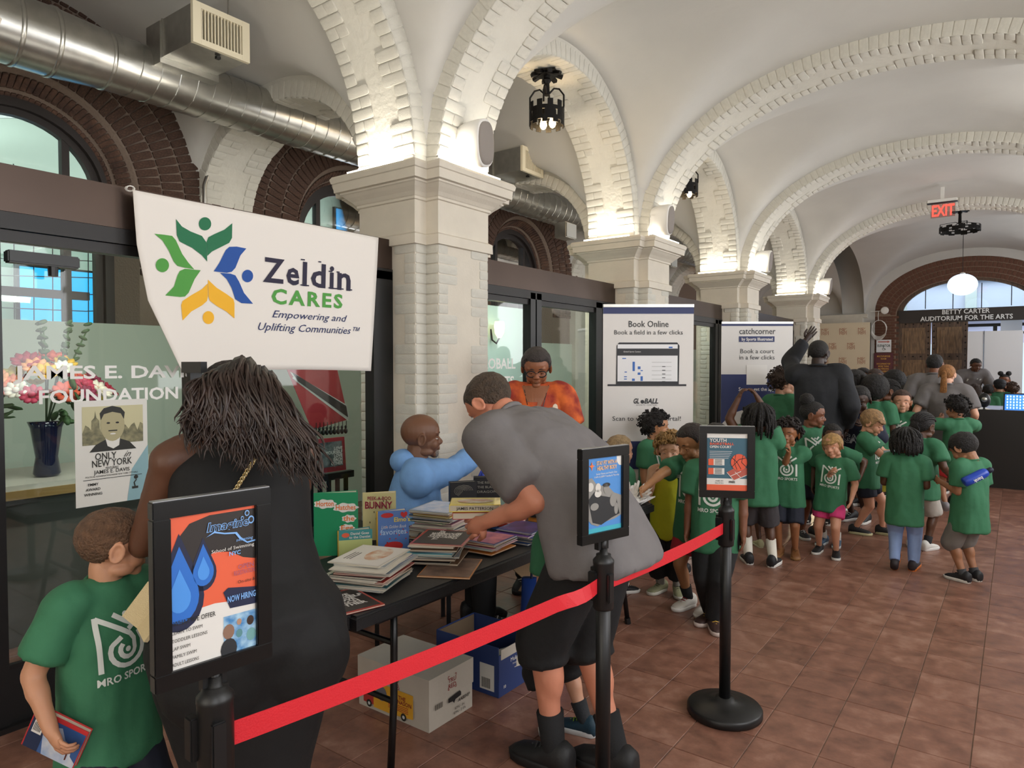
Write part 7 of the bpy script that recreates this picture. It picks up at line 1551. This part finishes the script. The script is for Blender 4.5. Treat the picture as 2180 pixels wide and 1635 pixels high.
link('chain_strap', bmesh_to('chain_strap', bm, True), mat('pale_gold_chain', 'd9c79a', .25, metal=1.0), w1['g'], kind='stuff')
bm = bmesh.new(); c_ = toL @ fd(413, 782, 2.18); bx(bm, c_, (.02, .13, .035), (0, 0, .3)); link('sunglasses', bmesh_to('sunglasses', bm), BLACK, w1['g'])
# ---- bending man in grey
A0, A1 = fz(1178, 1640), fz(1312, 1650); base = ((A0.x + A1.x) / 2, (A0.y + A1.y) / 2); up_ = Vector((0, 0, .10))
gm = person('man in a grey polo shirt and black shorts bending over the book table', base, 58, 1.93, G2, True, lod=2, skin='c9856a', hair=('short', '4a3a2c'), hk=dict(th=1.05), lean=50, head=(0, 50, 0), arms=(fd(1032, 1112, 2.80), fd(1345, 1085, 3.25)), poles=(FW * -1 + RT * 1.2 - UP * .7, Vector((1, 0, -.3))), top=('tee', GREYT), hem=.065, sleeve=.78, bottom=('shorts', BLK), blen=.86, shoes=('141416', '141416', '2a2a2c'), sock=('111113', .075), logo=False, hipoff=(0, -.03), fat=1.12, legs=(Vector((A0.x, A0.y, .10)), Vector((A1.x, A1.y, .10))), curl=(.7, .4))
# yellow book in his hand
hw = gm['M'] @ gm['W'][0]; c = fd(1012, 1082, 2.9)
g = empty('book', (c.x, c.y, c.z), R(38), label='yellow hardback held level by the bending man above the stacks', cat='book'); bookmesh(g, .21, .15, .03, 'e8d028'); poly('cover_print', circ(0, 0, .075, 20, .045), IL1, g, plane_mtx((0, 0, .0312), (1, 0, 0), (0, 1, 0))); text('lettering', 'JAMES PATTERSON', .017, INK, g, plane_mtx((0, -.0755, .009), (1, 0, 0), (0, 0, 1)), bold=.01, fit=.15)
g = empty('book', (c.x + .005, c.y + .01, c.z - .031), R(40), label='dark red hardback held under the yellow book by the bending man', cat='book'); bookmesh(g, .21, .15, .028, 'b33a30')
# child mostly hidden in front of him at the table
q = fz(1205, 1572); person('child in black shorts and blue sneakers, almost hidden behind the bending man', (q.x, q.y), 50, 1.2, G1, lod=0, skin=SK['fair'], hair=('short', '6a4c36'), bottom=('shorts', BLK), blen=.9, shoes=('1c3a4a', 'd8dad8', '9ac83c'), sock=('2a2c30', .07), legs=((-.015, 0, 0, 30), (.02, -.03, 0, -14)), logo=False)
# ---- seated man in blue
sp = fx(868, 900, -3.02); hand_t = fd(1016, 966, 4.60)
sm_ = person('bald man with grey goatee in a pale blue sweatshirt seated behind the table', (sp.x, sp.y), -88, 1.93, G2, True, lod=2, skin='6b4630', hair=('none', '5a3c2a'), hip=.43, headscale=1.06, lean=6, head=(4, 0, 0), arms=((0.0, .2, -.2), hand_t), poles=(None, Vector((0, 0, -1))), legs=((0, .22, 0, -5), (0, .24, 0, 5)), top=('jacket', clothm('pale_blue_sweatshirt', '6f9bd0')), hem=.05, bottom=('pants', BLK), shoes=('1a1a1c', '1a1a1c', None), logo=False, fat=1.25, curl=(.5, .9), knee=((0, 1, 1), (0, 1, 1)), hipoff=(0, 0))
bm = bmesh.new(); I = sm_; ell(bm, I['P'][3] + Vector((0, -.09, .0)), (.13, .085, .075)); me = remesh(bm, .01, 2); link('hood', me, clothm('pale_blue_sweatshirt', '6f9bd0'), I['g'])
bm = bmesh.new(); Mh = I['Mh']; ell(bm, Mh @ Vector((0, .285, .13)), (.03, .02, .032)); link('goatee', bmesh_to('goatee', bm, True), hairm('8a8078'), I['g'])
bm = bmesh.new(); dW = (I['W'][1] - I['E'][1]).normalized(); x_, y_, _ = frame_of(dW); c = I['W'][1] - dW * .0; tube(bm, [c + x_ * (.036 * math.cos(a)) + y_ * (.036 * math.sin(a)) for a in [2 * math.pi * k / 20 for k in range(21)]], .004, 6); link('bracelet', bmesh_to('bracelet', bm, True), mat('pale_gold_chain', 'd9c79a', .25, metal=1.0), I['g'])
I['decal'](circ(.5, 0, .5, 24), [list(range(24))], .10, I['P'][2] + I['f'][2][0] * -.10, mat('faded_white_print', 'a9bdd6', .8), 'emblem_print')
g = empty('chair', (sp.x, sp.y, 0), math.atan2(sp.y, sp.x) - math.pi / 2 + R(-88), label='black folding chair under the seated man', cat='chair'); box('seat', (0, .04, .285), (.42, .42, .03), BLACK, g); box('backrest', (0, -.21, .62), (.42, .03, .2), BLACK, g)
for x in (-.2, .2):
    for y in (-.19, .23): box('leg', (x, y, .14), (.025, .025, .28), BLACK, g)
    box('back_post', (x, -.2, .42), (.025, .025, .5), BLACK, g)
bm = bmesh.new(); cc = fd(1030, 985, 4.33)
for k in range(5): tube(bm, [Vector((JT(.01), JT(.01), -.02)), Vector((JT(.03), JT(.03), -.08)), Vector((JT(.05), JT(.05), -.12)), Vector((JT(.06), JT(.06), -.17))], [.008, .014, .012, .004], 6)
tag(link('ribbon', bmesh_to('ribbon', bm, True), mat('royal_blue_ribbon', '2a3fa8', .4), loc=cc), 'royal blue ribbon dangling from the seated man\'s hand', 'ribbon')
# ---- woman in glasses
pos, H_ = at(1140, 735, 4.95); pos = (fx(1142, 800, -2.84).x, fx(1142, 800, -2.84).y)
ww = person('woman with black glasses and an orange patterned shirt standing behind the table', pos, 176, 1.80, G2, True, lod=2, skin='8c5638', hair=('short', '3a3230'), hk=dict(th=1.16), head=(4, 20, 0), arms=((0.02, .14, -.22), (0.02, .14, -.22)), top=('tee', mat('orange_patterned_cloth', 'd8662a', .8, bump=.1, col2='8a2218', vscale=9)), bottom=('pants', BLK), logo=False, shoes=('1a1a1c', '1a1a1c', None), down_eyes=True, headscale=1.1)
I = ww; Mh = I['Mh']; bm = bmesh.new()
for s_ in (-1, 1):
    tube(bm, [Mh @ Vector((s_ * .145 + .115 * math.cos(a), .36 - .02 * abs(math.cos(a)), .455 + .085 * math.sin(a))) for a in [2 * math.pi * k / 20 for k in range(21)]], .0042, 6); tube(bm, [Mh @ Vector((s_ * .255, .34, .48)), Mh @ Vector((s_ * .33, .1, .48)), Mh @ Vector((s_ * .36, -.05, .47))], .0025, 5)
tube(bm, [Mh @ Vector((-.035, .37, .47)), Mh @ Vector((0, .385, .485)), Mh @ Vector((.035, .37, .47))], .0025, 5); link('glasses', bmesh_to('glasses', bm, True), BLACK, I['g'])
PV = [(.5 + .42 * math.sin(a * 1.0) * (1 - t), 1 - t) for t in (0,) for a in (0,)]
vv, ff_ = [], []
for j in range(9):
    t = j / 8; w_ = .48 * (1 - t) + .03
    for i in range(7): vv.append((w_ * (i / 3 - 1), .75 - t * 1.15))
for j in range(8):
    for i in range(6): a = j * 7 + i; ff_.append([a, a + 1, a + 8, a + 7])
I['decal'](vv, ff_, .20, I['P'][2] + I['d'][1] * .06, skinm('8c5638'), 'neckline')
for s_ in (-1, 1): I['decal']([(s_ * (.12 + .33 * (1 - k / 8)) + o, .78 - k / 8 * 1.4) for k in range(9) for o in (0, .025)], [[2 * k, 2 * k + 1, 2 * k + 3, 2 * k + 2] for k in range(8)], .20, I['P'][2] + I['d'][1] * .06, BLACK, 'lanyard')
# patches of the shirt's pattern
for (u, v, r_, c_) in ((-.9, .3, .14, 'e0a63a'), (.95, .35, .13, 'd9c9b4'), (.8, .0, .12, '1c1a1e'), (-1.0, .0, .1, '7a1c16'), (-.75, -.2, .12, 'd9c9b4'), (1.1, -.1, .1, 'e0a63a')): I['decal'](circ(u, v, r_, 8, r_ * 1.6), [list(range(8))], .15, I['P'][2], mat('shirt_patch_' + c_, c_, .8), 'pattern_patch')
# ---- children by the table end
def kid(lab, px, crown, d=None, foot=None, face=0, lod=1, **k):
    if foot: pos, H_ = feet(foot[0], foot[1], crown)
    else: pos, H_ = at(px, crown, d)
    return person(lab, pos, face, H_, k.pop('group', G1), lod=lod, **k)
kid('boy with dark curly hair in green looking right, beside the booking banner', 1392, 866, d=5.7, face=-120, lod=1, skin=SK['tan'], hair=('curly', '1c1512'), hk=dict(n=150, sz=.06, vol=1.1), head=(40, 0, 0), bottom=('shorts', BLK))
kid('small blond curly boy in a yellow tank top beside the table end', 1405, 912, foot=(1424, 1262), face=165, lod=2, skin='c99a7c', hair=('curly', 'a8824c'), hk=dict(n=210, sz=.085, vol=1.16), head=(12, 2, 0), arms=((0.03, .05, -.27), (-.045, .115, .0)), top=('tank', clothm('yellow_jersey', 'b8b822')), logo=False, hem=.10, bottom=('shorts', BLK), blen=1.15, shoes=('9a9a78', 'd6d4c8', '6a6a52'), sock=('8d8982', .12), curl=(.5, 1.0), legs=((0, 0, 0, -22), (0, 0, 0, 22)))
I_ = kid('boy with short dark hair and red high tops reaching across to the table', 1487, 882, foot=(1484, 1298), face=150, lod=2, skin='a87852', hair=('short', '2c211c'), hk=dict(th=1.05), head=(-20, 22, 0), arms=((0.05, .04, -.26), fd(1368, 1040, 4.45)), bottom=('shorts', clothm('crimson_shorts', 'a82434')), blen=.55, shoes=('d8d4cc', 'e4e2dc', 'a02020'), sock=('17171a', .07), down_eyes=True, poles=(None, Vector((0, 0, 1))))
kid('child in green and black trousers standing right behind the basketball sign', 1541, 885, foot=(1522, 1328), face=170, lod=2, skin=SK['brown'], hair=('short', '15100e'), head=(0, 5, 0), bottom=('pants', BLK), shoes=('3a2420', 'c8b8b0', 'c8a03c'), legs=((.05, .06, 0, -25), (-.03, -.02, 0, 25)))
kid('small child with long brown hair half hidden behind the boy reaching', 1450, 918, d=5.4, face=60, lod=0, skin=SK['fair'], hair=('long', '5c4636'), bottom=('shorts', NAVY), logo=False)
kid('blond child just showing behind the bending man\'s shoulder', 1316, 915, d=5.0, face=-60, lod=0, skin=SK['fair'], hair=('short', 'a08660'), logo=False)
# boy with hands on head
hp_, Hh_ = feet(1612, 1200, 845); dd = 5.72
kid('boy with dreadlocks standing with both hands on his head, back turned', 1590, 845, foot=(1612, 1200), face=8, lod=2, skin=SK['dark'], hair=('dreads', '14100e'), hk=dict(L=.62, n=80), head=(0, -6, 0), arms=(fd(1572, 848, 5.66), fd(1612, 846, 5.66)), poles=(Vector((-.807, -.59, .35)), Vector((.807, .59, .35))), bottom=('shorts', GRYS), blen=.74, shoes=('17171a', 'dedcd6', 'e8e6e0'), sock=('ded8cc', .11), legs=((-.0, 0, 0, -5), (.03, -.04, 0, 25)), logo=False, curl=(.8, .8), sleeve=.55)
kid('small child with lilac sleeves half hidden beside the boy with dreadlocks', 1632, 925, d=6.2, face=15, lod=0, skin=SK['dark'], hair=('afro', '17110f'), hk=dict(vol=1.15), bottom=('shorts', GRYS), top=('jacket', clothm('lilac_sleeves', '7c76a8')), logo=False, shoes=('b8b48c', 'd6d4b8', None), arms=((0.03, .03, -.29), (.06, .05, -.27)))
kid('boy with brown curls in green by the court booking banner, looking right', 1664, 776, d=7.9, face=-35, lod=1, skin=SK['fair'], hair=('curly', '3c2a1e'), hk=dict(n=130, sz=.06, vol=1.1), head=(-30, 0, 0), bottom=('pants', clothm('grey_joggers', '77737a')), logo=False)
# tall man in the dark track jacket
pos, H_ = at(1742, 710, 7.08)
dj = person('tall man in a black track jacket raising his left hand, back turned', pos, 2, H_, G2, True, lod=1, skin='2e1c14', hair=('shaved', '140d0a'), arms=(fd(1716, 724, 7.46), (0.03, .03, -.28)), poles=(-RT * .6 - UP * .8, None), top=('jacket', clothm('black_track_jacket', '1b1d22')), bottom=('pants', BLK), logo=False, curl=(.05, .5), head=(-20, 0, 0), palm=(FW, None), fat=1.1)
for k in range(3):
    bm = bmesh.new(); S1, E1, W1 = dj['S'][1], dj['E'][1], dj['W'][1]; o_ = Vector((.9, -.42 + .12 * k, .0)).normalized() * (.047 * H_); tube(bm, [S1 + o_, (S1 + E1) / 2 + o_ * .98, E1 + o_ * .92, (E1 + W1) / 2 + o_ * .82], .004, 5); link('sleeve_stripe', bmesh_to('sleeve_stripe', bm), mat('grey_stripe', '55585e', .7), dj['g'])
# front row of the crowd
kid('toddler with dark curls and thumb at the mouth, tan sandals and navy shorts', 1690, 884, foot=(1676, 1183), face=172, lod=2, skin='9a6644', hair=('curly', '231813'), hk=dict(n=220, sz=.085, vol=1.18), head=(-4, 0, 0), arms=(('abs', -.02, .125, .765), (0.03, .02, -.27)), curl=(1.0, .5), bottom=('shorts', NAVY), blen=.70, shoes=('7a4e28', '8a6238', '6a4422'), legs=((0, 0, 0, -10), (0, .02, 0, 10)))
kid('blond boy in pink shorts chewing his green shirt', 1786, 912, foot=(1766, 1183), face=168, lod=2, skin='d0977a', hair=('bowl', 'b89058'), head=(-8, 4, 12), side=-6, arms=((0.035, .06, -.25), (-.10, .12, -.07)), curl=(.4, 1.0), bottom=('shorts', PINK), blen=.48, shoes=('17171a', 'dad8d2', '2a2a2c'), legs=((0.0, .02, 0, -12), (.04, -.06, .0, 5)), mouth=.01)
kid('boy in red shorts mostly hidden behind the blond boy chewing his shirt', 1757, 892, foot=(1768, 1160), face=165, lod=1, skin=SK['dark'], hair=('short', '120d0b'), head=(25, 5, 0), arms=((.11, .0, -.17), (0.03, .03, -.27)), poles=(Vector((.8, .6, 0)), None), bottom=('shorts', RED_), blen=.72, shoes=('3f5a74', 'd0d4d6', '2a3a4c'), sock=('d8d4cc', .06))
kid('girl with dark tied hair looking right behind the curly toddler', 1724, 844, d=6.55, face=-150, lod=1, skin=SK['brown'], hair=('puff', '16100e'), head=(55, 6, 0), bottom=('shorts', NAVY))
kid('blond boy in navy shorts turned right and looking down at his hands', 1858, 860, foot=(1842, 1136), face=-100, lod=2, skin='d0977a', hair=('bowl', 'a9845a'), head=(-4, 22, 0), arms=((0.0, .24, -.10), (0.0, .25, -.12)), poles=(Vector((0, 0, -1)), Vector((0, 0, -1))), bottom=('shorts', NAVY), blen=.5, shoes=('17171a', 'c8c49a', '1a1a1a'), legs=((0, .11, 0, 0), (0, -.06, 0, 0)), down_eyes=True)
# middle of the crowd
kid('boy with auburn curls facing the camera beside the man in the track jacket', 1779, 784, d=7.9, face=178, lod=1, skin=SK['brown'], hair=('curly', '7a3c1e'), hk=dict(n=130, sz=.055, vol=1.1), bottom=('shorts', BLK), top=('tee', clothm('dark_green_jersey', '244a3c')), logo=False)
kid('girl with long black hair in profile behind the boy in the navy hoodie', 1822, 778, d=8.1, face=110, lod=1, skin=SK['dark'], hair=('long', '15100e'), hk=dict(L=.8), head=(0, 0, 0), bottom=('shorts', NAVY))
gp = kid('boy in a navy hoodie with outlined block letters looking down', 1832, 810, d=7.2, face=150, lod=1, skin=SK['deep'], hair=('short', '120d0b'), head=(20, 18, 0), arms=((0, .13, -.04), (0, .13, -.04)), top=('jacket', clothm('navy_hoodie', '1a2036')), bottom=('shorts', NAVY), logo=False, down_eyes=True)
tv, tf = text2d('GAP', 1.0, bold=.05); x0, x1 = min(p[0] for p in tv), max(p[0] for p in tv); gp['decal']([(p[0] / (x1 - x0), p[1] / (x1 - x0)) for p in tv], tf, .24, gp['P'][2] - gp['d'][1] * .14, mat('white_outline', 'c9ccd4', .7), 'lettering'); tv, tf = text2d('GAP', 1.0, bold=.0); gp['decal']([(p[0] / (x1 - x0), p[1] / (x1 - x0)) for p in tv], tf, .24, gp['P'][2] - gp['d'][1] * .14 + gp['f'][2][1] * .004, clothm('navy_hoodie', '1a2036'), 'lettering')
kid('child with a round black afro in green, back turned, in the middle of the crowd', 1862, 795, d=7.9, face=-10, lod=1, skin=SK['dark'], hair=('afro', '14100e'), hk=dict(vol=1.45), bottom=('shorts', clothm('dark_denim', '1c2438')), logo=False)
kid('girl with black braids smiling in profile behind the afro', 1893, 800, d=8.6, face=100, lod=1, skin=SK['brown'], hair=('braids', '15100e'), head=(10, 0, 0), bottom=('shorts', NAVY), logo=False)
kid('brown haired boy in green looking left with folded hands', 1919, 822, d=7.9, face=160, lod=1, skin='c9967a', hair=('short', '4a3226'), hk=dict(th=1.10), head=(28, 0, 0), arms=((-.03, .13, -.14), (-.03, .13, -.14)), bottom=('shorts', NAVY))
kid('child with a high black puff raising one hand in the crowd', 1904, 785, d=9.4, face=-5, lod=0, skin=SK['brown'], hair=('afro', '120d0b'), hk=dict(vol=1.4), arms=((.03, .03, -.27), (.05, .04, .16)), curl=(.5, .1), logo=False, bottom=('shorts', NAVY), palm=(None, FW))
for k, (px, c_, d_, hc, sk, lb) in enumerate(((1838, 776, 10.2, '1a1411', 'brown', 'child with cropped black hair far back near the photo backdrop'), (1864, 778, 10.0, '3c2a22', 'tan', 'child with brown hair far back below the occupancy notice'), (1941, 792, 9.8, '17110f', 'brown', 'small dark haired child in front of the oak door'), (1930, 812, 9.0, '17110f', 'dark', 'dark haired child in green behind the brown haired boy'))):
    kid(lb, px, c_, d=d_, face=(160, 175, 190, 20)[k], lod=0, skin=SK[sk], hair=('short', hc), bottom=('shorts', NAVY))
kid('small child in green behind the boy in the navy hoodie', 1795, 850, d=8.6, face=170, lod=0, skin=SK['dark'], hair=('short', '17110f'))
pos, H_ = at(1990, 744, 8.75); person('man in a grey tee shirt with short black hair, back turned, before the oak doors', pos, -8, H_, G2, True, lod=1, skin=SK['brown'], hair=('short', '120d0b'), top=('tee', GREYT), bottom=('shorts', BLK), logo=False, arms=((.03, .06, -.27), (.02, .1, -.24)))
pos, H_ = at(2016, 761, 8.1); person('woman in a grey tee shirt with a long ginger ponytail, back turned', pos, -6, H_ * .985, G2, True, lod=1, skin='cf9c80', hair=('ponytail', 'a06c3a'), hk=dict(L=1.7), top=('tee', GREYT), bottom=('shorts', BLK), logo=False, arms=((.05, .05, -.25), (.03, .12, -.22)), head=(-8, 0, 0))
pos, H_ = at(2060, 790, 14.6); person('man in a grey shirt leaning down behind the reception desk', pos, -160, 1.93, G2, True, lod=1, skin='5a3826', hair=('short', '100c0a'), lean=34, head=(5, 18, 0), top=('tee', GREYT), bottom=('pants', BLK), logo=True, arms=((.1, .1, -.25), (.1, .1, -.25)), down_eyes=True)
kid('girl with two hair puffs waving behind the reception desk', 2139, 792, d=15.2, face=175, lod=0, skin=SK['brown'], hair=('puffs', '15100e'), arms=((.03, .03, -.27), (.14, .04, .08)), curl=(.5, .1), top=('tee', clothm('peach_top', 'c98a6a')), logo=False)
for k, (px, c_, hc, hk_, sk, lb) in enumerate(((2075, 812, '3a2a22', ('long', 'dark'), 'fair', 'seated child with long brown hair behind the reception desk'), (2104, 814, '17110f', ('short', 'd'), 'dark', 'seated child with cropped black hair behind the desk speaker'), (2129, 803, '14161c', ('short', 'd'), 'fair', 'seated child in a dark baseball cap behind the reception desk'), (2154, 812, '5a4030', ('curly', 'd'), 'fair', 'seated child with brown curls at the right end of the reception desk'))):
    I_ = kid(lb, px, c_, d=13.6, face=5, lod=0, skin=SK[sk], hair=(hk_[0], hc), logo=False, bottom=('shorts', NAVY))
    if k == 2:
        bm = bmesh.new(); Mh = I_['Mh']; ell(bm, Mh @ Vector((0, -.06, .74)), (.41 * I_['hh'], .47 * I_['hh'], .32 * I_['hh'])); bx(bm, Mh @ Vector((0, .52, .72)), (.5 * I_['hh'], .36 * I_['hh'], .02)); link('cap', bmesh_to('cap', bm, True), mat('dark_navy_cap', '14161c', .7), I_['g'])
# right hand group
kid('boy with thick black hair and grey shorts at the right, blue bottle under his arm', 2072, 906, foot=(2062, 1237), face=52, lod=2, skin='9c6c4e', hair=('bowl', '17110f'), head=(4, 32, 0), arms=((0.0, .13, -.11), (-.02, .12, -.13)), poles=(Vector((0, 0, -1)), Vector((0, 0, -1))), curl=(.9, .9), bottom=('shorts', LG_), blen=.78, shoes=('17171a', 'd8d6d0', '1a1a1c'), sock=('3a3a3c', .03), down_eyes=True, hem=.12, logo=False)
c = fd(2076, 1016, 5.06); g = empty('water_bottle', (c.x, c.y, c.z), label='royal blue bottle tucked under the arm of the boy at the right', cat='bottle'); g.rotation_euler = (R(0), R(62), R(30))
bm = bmesh.new(); lathe(bm, [(.02, -.09), (.034, -.085), (.036, -.05), (.036, .06), (.03, .085), (.018, .095)], 20); link('body', bmesh_to('body', bm, True), mat('royal_blue_plastic', '1f44b0', .3), g); bm = bmesh.new(); lathe(bm, [(.020, .093), (.020, .125), (.012, .135)], 16); link('cap', bmesh_to('cap', bm, True), mat('navy_nylon', '161c34', .6), g)
text('lettering', 'bank', .035, WL, g, plane_mtx(Vector((0, 0, 0)) , (0, 0, -1), (1, 0, 0)) @ Matrix.Translation((0, 0, .037)), bold=.02) if False else text('lettering', 'bank', .035, WL, g, plane_mtx((0, -.0365, 0), (0, 0, -1), (1, 0, 0)), bold=.02)
kid('child with short dreadlocks and light jeans walking away, orange heeled shoes', 1936, 898, foot=(1924, 1214), face=-4, lod=2, skin=SK['dark'], hair=('dreads', '120e0c'), hk=dict(L=.5, n=110), head=(0, 2, 0), arms=((.0, .14, -.17), (-.01, .12, -.18)), poles=((-.35, -.8, -1), (.35, -.8, -1)), bottom=('pants', LJ), shoes=('2a2226', 'd8772c', 'd8772c'), legs=((0, -.03, .02, 0, -38), (.0, .05, 0, 8, -5)), hem=.13, logo=False)
kid('child with cornrow braids in green and pale shorts behind the child in jeans', 1972, 868, foot=(1957, 1168), face=-25, lod=1, skin=SK['dark'], hair=('braids', '17110f'), hk=dict(L=.4), head=(-10, 5, 0), bottom=('shorts', OFFW), blen=.7, shoes=('d8d6d0', 'e0deda', '2a2a2c'), sock=('17171a', .05), logo=False, arms=((.02, .14, -.16), (.05, .08, -.2)))
kid('boy with dark curls and red shorts rubbing his eye, standing before the desk', 2034, 836, foot=(2036, 1092), face=28, lod=1, skin='9c6c4e', hair=('curly', '1a1311'), hk=dict(n=150, sz=.06, vol=1.12), head=(20, 4, 0), arms=((-.01, .12, .04), (-.02, .14, .02)), poles=(Vector((-.8, -.6, -.3)), Vector((.8, .6, -.3))), bottom=('shorts', RED_), blen=.5, shoes=('8a868a', 'd0cecc', 'a03a30'), legs=((-.09, -.10, .05, 0, -40), (.02, .05, 0, 0)), logo=False, curl=(.9, .9))
c = fd(1893, 1000, 5.7); g = empty('folder', (c.x, c.y, c.z), math.atan2(RT.y, RT.x) + .2, label='yellow and pale blue paper folder held beside the child in jeans', cat='folder'); box('lower_sheet', (0, 0, -.06), (.115, .012, .24), mat('yellow_card', 'd2c23c', .6), g); box('upper_sheet', (.01, .004, .10), (.12, .010, .12), mat('pale_blue_card', 'a9c0c4', .6), g); bm = bmesh.new(); tube(bm, [(.06, .02, .1), (.075, .02, .17), (.085, .02, .25)], [.03, .035, .038], 10); link('paper_cone', bmesh_to('paper_cone', bm, True), mat('pale_blue_card', 'a9c0c4', .6), g)
bpy.context.view_layer.update()
bpy.data.scenes.remove(WORK)
